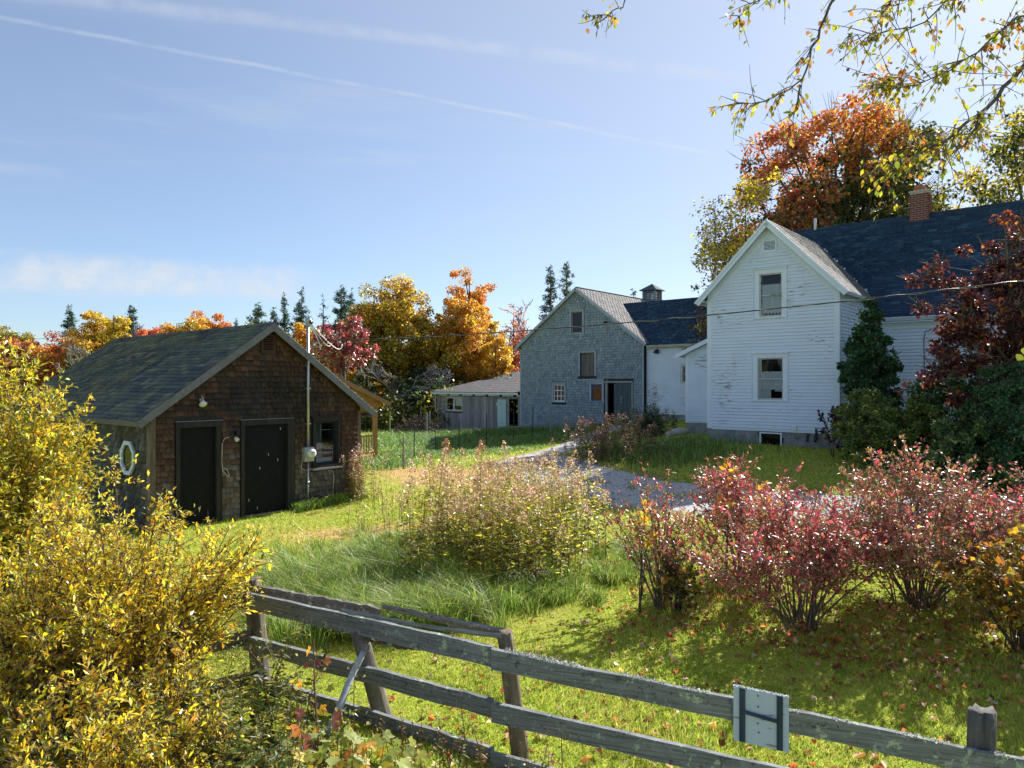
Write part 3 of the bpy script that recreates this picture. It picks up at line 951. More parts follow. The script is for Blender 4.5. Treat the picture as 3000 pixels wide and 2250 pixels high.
def sash_window(parent, fr, u0, u1, v0, v1, rail=.045, depth=-.05, mat='trim_old', cols=1, rows=1, double=True, curtain=None, back='dark', glass='glass', bars=.022, backd=-.5):
    w = empty_child('window', parent)
    mb = MB()
    mid = (v0 + v1) / 2
    mb.fbox(fr, u0, u0 + rail, v0, v1, depth - .03, depth); mb.fbox(fr, u1 - rail, u1, v0, v1, depth - .03, depth)
    mb.fbox(fr, u0 + rail, u1 - rail, v0, v0 + rail * 1.3, depth - .03, depth - .001); mb.fbox(fr, u0 + rail, u1 - rail, v1 - rail, v1, depth - .03, depth - .001)
    if double: mb.fbox(fr, u0 + rail, u1 - rail, mid - rail * .5, mid + rail * .5, depth - .032, depth + .002)
    f = mb.build('sash', MATS[mat], w)
    m2 = MB()
    for i in range(1, cols):
        x = u0 + (u1 - u0) * i / cols; m2.fbox(fr, x - bars / 2, x + bars / 2, v0 + rail, v1 - rail, depth - .024, depth - .004)
    for j in range(1, rows):
        z = v0 + (v1 - v0) * j / rows; m2.fbox(fr, u0 + rail, u1 - rail, z - bars / 2, z + bars / 2, depth - .0242, depth - .0042)
    if m2.v: m2.build('glazing_bar', MATS[mat], w)
    def pane(a, b, c, d):
        m = MB(); P = fr.p
        m.add([P(a, c, depth - .018), P(b, c, depth - .018), P(b, d, depth - .018), P(a, d, depth - .018)], [(0, 1, 2, 3)])
        m.build('pane', MATS[glass], w)
    if cols * rows > 1:
        for i in range(cols):
            for j in range(rows):
                pane(u0 + (u1 - u0) * i / cols + .012, u0 + (u1 - u0) * (i + 1) / cols - .012, v0 + (v1 - v0) * j / rows + .012, v0 + (v1 - v0) * (j + 1) / rows - .012)
    elif double:
        pane(u0 + rail, u1 - rail, v0 + rail, mid - rail * .5); pane(u0 + rail, u1 - rail, mid + rail * .5, v1 - rail)
    else: pane(u0 + rail, u1 - rail, v0 + rail, v1 - rail)
    if curtain: curtain(w, fr, u0, u1, v0, v1)
    if back:
        m = MB(); P = fr.p
        m.add([P(u0 - .05, v0 - .05, backd), P(u1 + .05, v0 - .05, backd), P(u1 + .05, v1 + .05, backd), P(u0 - .05, v1 + .05, backd)], [(0, 1, 2, 3)])
        m.build('room_back', MATS[back], w)
    return w
def empty_child(name, parent):
    o = bpy.data.objects.new(name, None); COL.objects.link(o); o.parent = parent; o.empty_display_size = .1
    return o
def drape(w, fr, u0, u1, v0, v1, d=-.12, waves=9, amp=.02, mat='curtain', wavy_hem=0.0):
    m = MB(); n = 40
    pts = []
    for i in range(n + 1):
        u = u0 + (u1 - u0) * i / n
        dd = d + amp * math.sin(i / n * waves * 2 * math.pi) + .5 * amp * math.sin(i * 1.7)
        pts += [fr.p(u, v0 + wavy_hem * math.sin(i * .9), dd), fr.p(u, v1, dd * .9)]
    m.add(pts, [(2 * i, 2 * i + 2, 2 * i + 3, 2 * i + 1) for i in range(n)])
    return m.build('curtain', MATS[mat], w, True)
def roof_slab(parent, fr, u0, u1, v0, v1, th, mat, name='roof_deck'):
    mb = MB(); mb.fbox(fr, u0, u1, v0, v1, -th, 0)
    return mb.build(name, MATS[mat] if isinstance(mat, str) else mat, parent)
def louvre(parent, fr, u0, u1, v0, v1, n, mat, w=.05, d=.03, name='gable_vent', col=(.5, .5, .5)):
    e = empty_child(name, parent)
    mb = MB()
    mb.fbox(fr, u0 - w, u0, v0 - w, v1 + w, .002, d, col); mb.fbox(fr, u1, u1 + w, v0 - w, v1 + w, .002, d, col)
    mb.fbox(fr, u0, u1, v0 - w, v0, .002, d - .001, col); mb.fbox(fr, u0, u1, v1, v1 + w, .002, d - .001, col)
    mb.build('vent_frame', MATS[mat], e)
    b = MB(); b.fbox(fr, u0, u1, v0, v1, .001, .004); b.build('vent_back', MATS['dark'], e)
    h = (v1 - v0) / n
    for i in range(n):
        m = MB(); P = fr.p
        z = v0 + i * h
        m.hexa([P(u0, z + .004, .006), P(u1, z + .004, .006), P(u1, z - .0, d - .004), P(u0, z - .0, d - .004), P(u0, z + h * .75, .005), P(u1, z + h * .75, .005), P(u1, z + h * .35, d - .006), P(u0, z + h * .35, d - .006)], col)
        m.build('slat', MATS[mat], e)
    return e

# ------------------------------------------------------------------ brown shingled shed
def make_shed():
    x0, y0 = ab(-14.85, 6.30)
    root = empty('shingled_shed', (x0, y0, -.02), ANG, 'dark brown cedar-shingled shed with black doors and mossy gable roof', 'shed')
    Wd, Dp, WT, RZ, SL = 5.27, 8.35, 2.53, 4.42, .717
    mid = Wd / 2
    top = lambda u: RZ - .10 - SL * abs(u - mid)
    gab = Frame((0, 0, 0), (0, 1, 0), (0, 0, 1))
    doors = [(.59, 1.376, -.35, 2.10), (2.04, 3.13, -.3, 2.085)]
    win = (3.90, 4.54, 1.02, 2.10)
    ops = doors + [win]
    DK = (.030, .027, .026)
    wall_core(root, gab, 0, Wd, -.4, top, ops, MATS['blackframe'], .12, (mid,))
    lw = Frame((-Dp, 0, 0), (1, 0, 0), (0, 0, 1))
    octo = (Dp - 1.33, Dp - .67, 1.13, 1.79)
    wall_core(root, lw, 0, Dp, -.4, lambda u: WT - .12, [], MATS['blackframe'], .12)
    rw = Frame((0, Wd, 0), (-1, 0, 0), (0, 0, 1))
    wall_core(root, rw, 0, Dp, -.4, lambda u: WT - .12, [], MATS['blackframe'], .12)
    bk = Frame((-Dp, Wd, 0), (0, -1, 0), (0, 0, 1))
    wall_core(root, bk, 0, Wd, -.4, top, [], MATS['blackframe'], .12, (mid,))
    # wall shingles: brown near the gable, tar-dark in the middle, silver grey near the ground
    def cf(rng, u, v):
        n = len(u)
        br = np.array([(.16, .085, .056), (.135, .075, .053), (.185, .105, .072), (.15, .085, .06), (.21, .135, .10)])[rng.integers(0, 5, n)]
        gy = np.array([(.22, .205, .20), (.27, .255, .245), (.18, .165, .16), (.30, .285, .275)])[rng.integers(0, 4, n)]
        dk = np.array([(.040, .044, .054), (.055, .054, .060), (.07, .062, .060)])[rng.integers(0, 3, n)]
        wob = .35 * np.sin(u * 3.1 + 2 * v) + .3 * np.sin(u * 7.3 - v * 3)
        g = np.clip((1.55 + .3 * wob - v) / .8 + rng.normal(0, .15, n), 0, 1)[:, None]
        c = br * (1 - g) + gy * g
        s = np.exp(-((u - 2.7) / 1.7) ** 2 - ((v - 2.6) / .75) ** 2) * 1.15 + .10 + .22 * wob + rng.normal(0, .12, n)
        s = np.clip(s, 0, .92)[:, None]
        c = c * (1 - s) + dk * s
        return c * rng.uniform(.74, 1.22, (n, 1)) * np.array([.82, .77, .78])
    blocks = [(.47, 1.51, -1, 2.24), (1.92, 3.34, -1, 2.22), (3.76, 4.68, .90, 2.22), (2.42, 2.84, 3.70, 4.2)]
    def ok(u, v): return True
    courses(root, root, gab, 'wall_shingle', MATS['shake'], lambda v: max(.10, mid - (RZ - .12 - v) / SL), lambda v: min(Wd - .10, mid + (RZ - .12 - v) / SL), 36, .122, .07, .19, cf, ok, .050, 300, 3, .006, slot=.022, cuts=blocks)
    def cf2(rng, u, v):
        n = len(u)
        return np.array([(.15, .155, .165), (.19, .195, .205), (.12, .118, .12), (.12, .10, .085)])[rng.integers(0, 4, n)] * rng.uniform(.8, 1.15, (n, 1))
    courses(root, root, lw, 'side_shingle', MATS['shake'], lambda v: 0, lambda v: Dp - .12, 20, .125, .08, .2, cf2, lambda u, v: not (octo[0] - .07 < u < octo[1] + .07 and octo[2] - .07 < v < octo[3] + .07), .042, 0, 4, .004, slot=.018)
    # corner boards
    for a, b in ((0, .10), (Wd - .10, Wd)):
        mb = MB(); mb.fbox(gab, a, b, -.3, WT - .2, .002, .03, (.16, .12, .09)); mb.build('corner_board', MATS['blackframe'], root)
    mb = MB(); mb.fbox(lw, Dp - .10, Dp + .03, -.3, WT - .3, .002, .03, (.17, .14, .12)); mb.build('corner_board', MATS['blackframe'], root)
    # roof
    cs = 1 / math.sqrt(1 + SL * SL); sn = SL * cs
    RL = (mid + .35) / cs
    lf = Frame((-Dp - .25, -.35, RZ - SL * (mid + .35)), (1, 0, 0), (0, cs, sn))
    rf = Frame((.25, Wd + .35, RZ - SL * (mid + .35)), (-1, 0, 0), (0, -cs, sn))
    RU = Dp + .5
    for fr in (lf, rf):
        roof_slab(root, fr, 0.02, RU - .02, .02, RL, .03, 'soffit', 'roof_deck')
    def cr(rng, u, v):
        n = len(u)
        return np.array([(.060, .074, .080), (.080, .094, .094), (.15, .155, .115), (.052, .064, .074)])[rng.choice(4, n, p=[.32, .32, .16, .2])] * rng.uniform(.85, 1.2, (n, 1)) * (1 + .16 * np.sin(np.round(v / .135) * 2.4))[:, None]
    for fr, sg, sd in ((lf, 300, 5), (rf, 0, 6)):
        courses(root, root, fr, 'roof_shingle', MATS['asphalt_moss'], lambda v: 0, lambda v: RU, 27, .135, .22, .34, cr, lambda u, v: True, .024, sg, sd, .006, .010, stagger=True, slot=.010)
    mb = MB()
    for fr in (lf, rf): mb.fbox(fr, 0, RU, RL - .13, RL + .004, .006, .014, (.055, .06, .062))
    mb.build('ridge_cap', MATS['asphalt_moss'], root)
    # rake and eave boards
    for fr, a, b in ((lf, RU - .022, RU + .003), (rf, -.003, .022)):
        mb = MB(); mb.fbox(fr, a, b, -.02, RL - .002, -.15, -.001, (.20, .205, .22)); mb.build('rake_board', MATS['trimwood'], root)
    for fr in (lf, rf):
        mb = MB(); mb.fbox(fr, 0, RU - .03, -.024, .0, -.12, -.001, (.20, .205, .22)); mb.build('eave_board', MATS['trimwood'], root)
    for fr, a in ((rf, .03), (lf, RU - .24)):
        k = 0
        v = .05
        while v < RL - .3:                       # boards of the rake soffit
            mb = MB(); mb.fbox(fr, a, a + .21, v, v + .235, -.06, -.031); mb.build('soffit_board', MATS['soffit'], root)
            v += .245
    # doors
    for i, (a, b, c, d) in enumerate(doors):
        dr = MB(); dr.fbox(gab, a + .004, b - .004, c + .02 if i else .02, d - .004, -.075, -.035)
        dd = dr.build('door', MATS['blackdoor'], root)
        if i == 1:
            f = MB()
            rng = random.Random(4)
            for (u, v) in ((.62, 1.42), (.86, 1.28), (.40, 1.12), (.13, .42), (.34, .22), (.93, 2.0)):
                f.fbox(gab, a + u, a + u + .014, v - .06, v, -.035, -.0335)
            f.build('paint_drip', MATS['sign'], dd)
            s = MB(); s.fbox(gab, a - .02, a + .78, -.06, .0, -.02, .06, (.42, .34, .30)); s.fbox(gab, a + .02, a + .95, .002, .055, -.02, .02, (.36, .28, .24))
            s.build('threshold', MATS['trimwood'], root)
        fr_ = MB(); fr_.fbox(gab, a - .09, a, -.3, d, .002, .045, DK); fr_.fbox(gab, b, b + .11, -.3, d, .002, .045, DK)
        fr_.fbox(gab, a - .1, b + .13, d + .001, d + .125, .002, .055, DK)
        o = fr_.build('door_frame', MATS['blackframe'], root)
        h = MB(); h.fbox(gab, a - .11, b + .14, d + .127, d + .14, .002, .07, (.22, .24, .27)); h.build('drip_cap', MATS['trimwood'], o)
    # fixed window with a pale room behind
    a, b, c, d = win
    o = casing(root, gab, a, b, c, d, .09, .05, 'blackframe', .03, True, col=DK)
    sl = MB(); sl.fbox(gab, a - .12, b + .12, c - .10, c - .052, -.02, .11, (.42, .40, .38)); sl.build('sill_board', MATS['trimwood'], o)
    w = sash_window(root, gab, a, b, c, d, .05, -.03, 'blacksash', 1, 1, False, None, 'innerwall', backd=-.7, glass='glass_sky')
    m = MB(); m.fbox(gab, a + .05, b - .05, c + .05, c + .07, -.12, -.1); m.fbox(gab, a + .06, b - .06, c + .17, c + .185, -.12, -.1); m.fbox(gab, b - .07, b - .05, c + .05, d - .05, -.1, -.08)
    m.build('blue_trim', MATS['bluetape'], w)
    m = MB(); m.fbox(gab, a + .05, b - .05, c + .072, c + .168, -.14, -.12); m.fbox(gab, a + .26, a + .275, c + .65, d - .06, -.16, -.15); m.fbox(gab, a + .276, b - .06, c + .85, c + .865, -.16, -.15)
    m.build('stored_board', MATS['white_plastic'], w)
    # eight-sided window in the side wall
    ow = empty_child('octagon_window', root)
    cu, cv, R1, R2 = (octo[0] + octo[1]) / 2, (octo[2] + octo[3]) / 2, .37, .285
    mb = MB()
    oc = lambda R, d: [lw.p(cu + R * math.cos(math.pi / 8 + i * math.pi / 4), cv + R * 1.04 * math.sin(math.pi / 8 + i * math.pi / 4), d) for i in range(8)]
    A, B, C, D = oc(R1, .01), oc(R1, .06), oc(R2, .06), oc(R2, .012)
    pts = A + B + C + D
    fs = []
    for k in range(8):
        j = (k + 1) % 8
        fs += [(k, j, 8 + j, 8 + k), (8 + k, 8 + j, 16 + j, 16 + k), (16 + k, 16 + j, 24 + j, 24 + k)]
    mb.add(pts, fs); mb.build('window_frame', MATS['trim'], ow)
    mb = MB(); mb.add(oc(R2 + .004, .02), [tuple(range(8))]); mb.build('pane', MATS['glass'], ow)
    mb = MB(); mb.add(oc(R2 + .01, .006), [tuple(range(8))]); mb.build('room_back', MATS['dark'], ow)
    louvre(root, gab, 2.50, 2.76, 3.78, 4.12, 6, 'shake', .05, .035, 'gable_vent', (.10, .055, .038))
    return root, gab
SHED, GAB = make_shed()
M_SHED = wmat(SHED)
def on_gable(u, v, d): return M_SHED @ GAB.p(u, v, d)

def make_service():
    """electric mast with meter on the shed gable"""
    b = on_gable(3.64, 0, .10)
    root = empty('electric_meter_mast', (b.x, b.y, g1(b.x, b.y)), ANG, 'grey metal electric mast with round meter on the shed gable', 'meter mast')
    z0 = root.location.z
    zz = lambda v: v - .02 - z0
    mb = MB(); mb.tube([(0, 0, zz(1.47)), (0, 0, zz(4.42))], .034, 10); mb.build('mast_pipe', MATS['galv'], root, True)
    mb = MB(); mb.tube([(0, 0, zz(-.06)), (0, 0, zz(1.18))], .020, 8); mb.tube([(0, 0, zz(.62)), (0, 0, zz(.68))], .034, 8); mb.build('lower_conduit', MATS['galv'], root, True)
    mb = MB(); mb.tube([(0, 0, zz(4.40)), (.01, 0, zz(4.46)), (.03, .0, zz(4.55)), (.03, 0, zz(4.60))], [.042, .075, .085, .05], 12); mb.build('weatherhead', MATS['greypaint'], root, True)
    mb = MB(); mb.tube([(.12, 0, zz(4.50)), (.13, 0, zz(4.50))], .05, 10); mb.build('weatherhead_mouth', MATS['black_plastic'], root, True)
    mb = MB(); mb.box(-.075, .06, -.13, .13, zz(1.16), zz(1.50)); mb.build('meter_box', MATS['greypaint'], root)
    mt = MB(); mt.tube([(.055, .02, zz(1.36)), (.10, .02, zz(1.36)), (.16, .02, zz(1.36)), (.175, .02, zz(1.36))], [.11, .115, .105, .05], 18)
    m = mt.build('meter', MATS['white_plastic'], root, True)
    f = MB(); f.box(.1755, .178, -.035, .075, zz(1.37), zz(1.385)); f.box(.1755, .178, -.02, .06, zz(1.34), zz(1.348)); f.build('meter_dial', MATS['black_plastic'], m)
    for v in (2.05, 2.9):
        s = MB(); s.box(-.095, .04, -.05, .05, zz(v), zz(v + .03)); s.build('pipe_strap', MATS['galv'], root)
    # drip loops
    for k, (a, c, e) in enumerate((((.1, 0, 4.47), (.10, .55, 3.75), (.05, .62, 4.02)), ((.1, .02, 4.47), (.13, .9, 3.6), (.05, .95, 4.02)), ((.1, -.02, 4.46), (.12, .35, 3.9), (.08, .28, 3.85)))):
        p = bez(np.array([a[0], a[1], zz(a[2])]), np.array([c[0], c[1], zz(c[2])]), np.array([e[0], e[1], zz(e[2])]), 12)
        mb = MB(); mb.tube(p, .012, 5); mb.build('drip_loop', MATS['white_plastic'], root, True)
    p = [(-.05, -.12, zz(1.18)), (-.06, -.16, zz(1.0)), (-.04, 0, zz(.93)), (-.05, .22, zz(1.0)), (-.06, .4, zz(1.0))]
    mb = MB(); mb.tube(p, .012, 5); mb.build('meter_lead', MATS['cream_cord'], root, True)
    p = [(-.07, .62, zz(.88)), (-.05, .74, zz(.86)), (-.05, .78, zz(.74)), (-.06, .76, zz(.35)), (-.07, .75, zz(-.02))]
    mb = MB(); mb.tube(p, .010, 5); mb.build('wall_lead', MATS['cream_cord'], root, True)
    # overhead service cable to a pole out of sight
    a = M_SHED @ GAB.p(4.35, 4.02, .10)
    s0 = on_gable(3.64, 4.05, .14)
    e = Vector(PX(3420, 770, 9.0))
    ctr = (Vector(s0) + e) / 2 - Vector((0, 0, .38))
    P = bez(np.array(s0), np.array(ctr), np.array(e), 40)
    c2 = empty('overhead_cable', tuple(s0), 0, 'thin black service cable strung from the shed mast past the white gable', 'cable')
    mb = MB(); mb.tube([Vector(p) - Vector(s0) for p in P], .010, 5); mb.build('insulated_cable', MATS['cable'], c2, True)
    tw = []
    for i in range(160):
        t = i / 159; k = t * 39; j = min(38, int(k)); q = P[j] + (P[j + 1] - P[j]) * (k - j)
        w = i * .9
        tw.append(Vector((q[0], q[1] + .012 * math.cos(w), q[2] + .014 * math.sin(w))) - Vector(s0))
    mb = MB(); mb.tube(tw, .004, 4); mb.build('bare_neutral', MATS['galv'], c2, True)
make_service()

def make_lights():
    p = on_gable(1.05, 2.63, .0)
    r = empty('flood_light', tuple(p), ANG, 'white bulb flood light on the shed gable above the narrow door', 'light')
    mb = MB(); mb.tube([(0, 0, .06), (.05, 0, .06)], .05, 10); mb.build('mount', MATS['galv'], r, True)
    mb = MB(); mb.tube([(.05, 0, .07), (.08, .0, .10), (.06, -.02, .14)], .02, 6); mb.build('arm', MATS['galv'], r, True)
    mb = MB(); mb.tube([(.06, 0, .05), (.10, -.01, .0), (.14, -.02, -.04), (.16, -.02, -.06)], [.03, .05, .085, .06], 12); mb.build('bulb', MATS['white_plastic'], r, True)
    p = on_gable(1.76, 1.84, 0)
    r = empty('motion_light', tuple(p), ANG, 'small black motion light between the two black shed doors', 'light')
    mb = MB(); mb.tube([(.0, 0, .04), (.06, 0, .04)], .06, 10); mb.build('mount', MATS['black_plastic'], r, True)
    mb = MB(); mb.tube([(.06, .03, .08), (.12, .07, .12), (.15, .09, .12)], [.02, .045, .045], 10); mb.build('lamp_head', MATS['black_plastic'], r, True)
    mb = MB(); mb.tube([(.05, .03, .0), (.10, .05, -.04), (.13, .06, -.07)], [.02, .05, .045], 10); mb.build('bulb', MATS['white_plastic'], r, True)
    mb = MB()
    mb.tube([(.03, -.06, .02), (.04, -.2, -.01), (.04, -.25, -.12), (.03, -.26, -.5), (.04, -.24, -.72), (.05, -.12, -.86), (.04, -.09, -.84), (.04, -.14, -.70), (.03, -.2, -.66)], .011, 6)
    mb.build('cord', MATS['cream_cord'], r, True)
make_lights()

# ------------------------------------------------------------------ timber porch behind the shed
def make_porch():
    x, y = ab(-23.7, 19.25)
    z0 = -.04
    root = empty('timber_porch', (x, y, z0), ANG, 'new orange timber porch with metal roof showing behind the shed', 'porch')
    Lm = (.42, .23, .085)
    def b(name, *a):
        mb = MB(); mb.box(*a, col=Lm); return mb.build(name, MATS['lumber'], root)
    for xx, yy in ((0, 0), (-2.6, 0), (0, -3.4), (-2.6, -3.4)): b('post', xx - .075, xx + .075, yy - .075, yy + .075, -.4, 2.06)
    b('beam', -.07, .07, -3.6, .3, 2.062, 2.30); b('beam', -2.67, -2.53, -3.6, .3, 2.062, 2.30)
    mb = MB(); mb.prism([(.02, .28, 2.302), (.02, -3.6, 2.302), (.02, -3.6, 3.72), (.02, .28, 2.34)], (.03, 0, 0)); mb.build('gable_panel', MATS['ply'], root)
    fr = Frame((.35, .55, 2.24), (-1, 0, 0), (0, -.925, .38))
    roof_slab(root, fr, 0, 3.2, 0, 4.5, .03, 'ply')
    mb = MB(); mb.fbox(fr, -.02, 3.2, -.02, 4.5, .002, .022); mb.build('metal_sheet', MATS['copperroof'], root)
    for v in (.3, 1.1, 1.9, 2.7):
        mb = MB(); mb.fbox(fr, .05, 3.1, v, v + .05, -.16, -.032, Lm); mb.build('rafter', MATS['lumber'], root)
    mb = MB(); mb.fbox(fr, -.025, .0, -.02, 4.5, -.16, -.001, (.36, .20, .09)); mb.build('rake_board', MATS['lumber'], root)
    mb = MB(); mb.prism([(-.03, -.07, 1.55), (-.03, -.07, 2.06), (-.03, -.52, 2.06)], (.06, 0, 0), Lm); mb.build('knee_brace', MATS['lumber'], root)
    b('deck', -2.7, .1, -3.5, .1, -.1, .02)
    b('top_rail', -.05, .05, -3.4, -.076, .84, .90); b('bottom_rail', -.03, .03, -3.4, -.076, .10, .16)
    k = -.2
    while k > -3.3:
        b('baluster', -.02, .02, k - .02, k + .02, .161, .839); k -= .13
make_porch()
# ------------------------------------------------------------------ white farmhouse
def house_shingle_cols(rng, u, v):
    n = len(u)
    return np.array([(.020, .048, .092), (.025, .058, .104), (.034, .074, .125), (.016, .040, .078), (.048, .096, .15)])[rng.choice(5, n, p=[.36, .34, .14, .10, .06])] * rng.uniform(.85, 1.2, (n, 1))  # dark shingle tones with the shade's cool blue put into them
def grey_shingle_cols(rng, u, v):
    n = len(u)
    return np.array([(.21, .20, .19), (.25, .24, .225), (.17, .165, .16)])[rng.integers(0, 3, n)] * rng.uniform(.85, 1.15, (n, 1))
def make_house():
    x0, y0 = ab(-6.81, 24.96)
    Z0 = .94
    root = empty('white_farmhouse', (x0, y0, Z0), ANG, 'white clapboard farmhouse with steep front gable and dark shingle roof', 'house')
    FT = .42
    WW, RZ, SL = 4.6, 7.81, 1.02
    mid = WW / 2
    fr = Frame((-WW, 0, 0), (1, 0, 0), (0, 0, 1))
    top = lambda u: RZ - .12 - SL * abs(u - mid)
    ops = [(WW - 2.72, WW - 1.83, 1.50, 2.98), (WW - 2.66, WW - 1.87, 4.42, 5.95)]
    wall_core(root, fr, 0, WW, FT, top, ops, MATS['clap'], .15, (mid,))
    rt = Frame((0, 0, 0), (0, 1, 0), (0, 0, 1))
    side = (.70, 1.5, 1.45, 2.98)
    wall_core(root, rt, 0, 5, FT, lambda u: 5.35, [side], MATS['clap'], .15)
    lt = Frame((-WW, 12.2, 0), (0, -1, 0), (0, 0, 1))
    wall_core(root, lt, 0, 12.2, FT, lambda u: 5.35 if u > 9.4 else (4.3 if u < .01 else min(4.6 + 1.155 * u, 4.6 + 1.155 * (9.4 - u) if u < 9.4 else 5.35)), [], MATS['clap'], .15, (6.2, 9.39, 9.41))
    # clapboards on the gable, the right return and the long wall
    fops = [(WW - 2.93, WW - 1.62, 1.42, 3.12), (WW - 2.86, WW - 1.66, 4.33, 6.12), (WW - 2.56, WW - 2.03, 6.68, 7.16)]
    clapboards(root, fr, lambda v: max(.15, mid - (RZ - .45 - v) / SL), lambda v: min(WW - .15, mid + (RZ - .45 - v) / SL), FT + .06, RZ - .8, .116, fops, MATS['clap'], 2)
    clapboards(root, rt, lambda v: .12, lambda v: 3.0 if v < 4.4 else min(3.9, 3.0 + (v - 4.4) / 1.1), FT + .06, 5.0, .116, [(side[0] - .11, side[1] + .11, 1.36, 3.1)], MATS['clap'], 3)
    MY = 2.8
    mf = Frame((0, MY, 0), (1, 0, 0), (0, 0, 1))
    wall_core(root, mf, 0, 14, FT, lambda u: 4.55, [], MATS['clap'], .15)
    clapboards(root, mf, lambda v: .02, lambda v: 13.9, FT + .06, 4.35, .116, [], MATS['clap'], 4)
    mb = MB(); mb.fbox(rt, .0, .12, FT, 5.2, .002, .024); mb.build('corner_board', MATS['trim'], root)
    mb = MB(); mb.fbox(fr, WW - .15, WW + .024, FT, 5.2, .002, .026); mb.build('corner_board', MATS['trim'], root)
    mb = MB(); mb.fbox(fr, 0 - .024, .15, FT, 5.2, .002, .026); mb.build('corner_board', MATS['trim'], root)
    mb = MB(); mb.fbox(fr, .15, WW - .15, FT - .03, FT + .058, .002, .022); mb.build('water_table', MATS['trim'], root)
    # frieze boards up the rakes
    P = fr.p
    for s in (-1, 1):
        mb = MB()
        q = lambda du, dv, d: P(mid + s * du, RZ + dv - SL * du, d)
        mb.hexa([q(0.0, -.55, .002), q(mid + .0, -.55, .002), q(mid, -.55, .028), q(0, -.55, .028), q(0, -.13, .002), q(mid, -.13, .002), q(mid, -.13, .028), q(0, -.13, .028)])
        mb.build('rake_frieze', MATS['trim'], root)
    # foundation
    mb = MB()
    mb.box(-WW + .03, -.03, .03, 5, -.9, FT - .001); mb.box(-.03, 14, MY + .04, 9, -.9, FT - .002)
    fd = mb.build('foundation', MATS['concrete'], root)
    for r in range(4):                                                   # block courses of the visible face
        k = -WW + .02 - (r % 2) * .2
        while k < -.05:
            a, b = max(k, -WW + .03), min(k + .40, -.03)
            k += .405
            if b - a < .05: continue
            if -2.66 < (a + b) / 2 < -1.84 and r >= 1: continue
            m2 = MB(); m2.box(a, b - .008, .012, .031, -.42 + r * .205, -.42 + r * .205 + .197); m2.build('block', MATS['concrete'], root)
    bw = sash_window(root, Frame((-WW, .03, 0), (1, 0, 0), (0, 0, 1)), WW - 2.66, WW - 1.88, -.16, .36, .05, .04, 'trim', 1, 1, False, None, 'dark', backd=.012)
    for px_ in (-.98, -.72):                                              # two black vent elbows
        mb = MB(); mb.tube([(px_, .0, .34), (px_, -.10, .34), (px_, -.13, .30), (px_, -.13, .18), (px_, -.16, .12)], [.035, .04, .045, .045, .05], 8); mb.build('vent_elbow', MATS['black_plastic'], root, True)
    mb = MB(); mb.tube([(-.72, -.03, .2), (-.72, -.03, .55)], .04, 8); mb.build('vent_pipe', MATS['black_plastic'], root, True)
    mb = MB(); mb.box(-1.52, -1.36, -.06, .0, .47, .62); mb.build('outlet_box', MATS['white_plastic'], root)
    # windows
    def lower(w, f, u0, u1, v0, v1):
        drape(w, f, u0 + .05, u1 - .05, v0 + .36, v0 + 1.0, -.11, 11, .018); drape(w, f, u0 + .05, u0 + (u1 - u0) * .46, v0 + .06, v0 + .7, -.16, 5, .02)
        drape(w, f, u0 + (u1 - u0) * .62, u1 - .05, v0 + .3, v0 + .7, -.16, 4, .02)
    def upper(w, f, u0, u1, v0, v1):
        drape(w, f, u0 + .05, u1 - .05, v0 + .72, v0 + 1.16, -.11, 11, .02); drape(w, f, u0 + .05, u1 - .05, v0 + .12, v0 + .74, -.12, 8, .022, wavy_hem=.04)
    for (a, b, c, d), cu, vr in ((ops[0], lower, 0), (ops[1], upper, 1)):
        casing(root, fr, a, b, c, d, .17, .034, 'trim', .06, True, headw=.16)
        sash_window(root, fr, a, b, c, d, .045, -.02, 'trim_old' if vr else 'greypaint', 1, 1, True, cu, 'dark')
    a, b, c, d = side
    casing(root, rt, a, b, c, d, .11, .034, 'trim', .05, True); sash_window(root, rt, a, b, c, d, .045, -.02, 'trim_old', 1, 1, True, None, 'dark')
    louvre(root, fr, WW - 2.49, WW - 2.10, 6.76, 7.08, 7, 'trim', .06, .04)
    # wing roof
    cs = 1 / math.sqrt(1 + SL * SL); sn = SL * cs
    OH = .35; RL = (mid + OH) / cs; ez = RZ - SL * (mid + OH)
    wr = Frame((OH, -.30, ez), (0, 1, 0), (-cs, 0, sn))
    wlf = Frame((-WW - OH, 6.3, ez), (0, -1, 0), (cs, 0, sn))
    LU = 6.6
    def maxu_r(v): return .30 + 3.1 + v * sn / 1.155 + .05           # stops where it runs into the main roof
    mb = MB(); Pq = wr.p
    mb.hexa([Pq(.02, .02, -.03), Pq(3.6, .02, -.03), Pq(3.6, .02, -.001), Pq(.02, .02, -.001), Pq(.02, RL, -.03), Pq(6.0, RL, -.03), Pq(6.0, RL, -.001), Pq(.02, RL, -.001)]); mb.build('roof_deck', MATS['trim'], root)
    roof_slab(root, wlf, 0.5, LU - .02, .02, RL, .03, 'trim')
    courses(root, root, wr, 'lit_shingle', MATS['asphalt'], lambda v: 0, maxu_r, 30, .125, .28, .34, grey_shingle_cols, lambda u, v: v < RL - .02, .018, 150, 7, .002, .006, stagger=True)
    courses(root, root, wlf, 'shingle', MATS['asphalt'], lambda v: 0.5, lambda v: LU, 30, .125, .28, .34, grey_shingle_cols, lambda u, v: v < RL - .02, .010, 0, 8, .002, .006, stagger=True)
    for f, a, b in ((wr, -.028, .0), (wlf, LU, LU + .028)):
        mb = MB(); mb.fbox(f, a, b, -.03, RL - .002, -.19, .002); mb.build('rake_board', MATS['trim'], root)
        a2, b2 = (a - .03, a - .001) if f is wr else (b + .001, b + .03)
        mb = MB(); mb.fbox(f, a2, b2, -.05, RL - .001, -.07, .006); mb.build('rake_moulding', MATS['trim'], root)
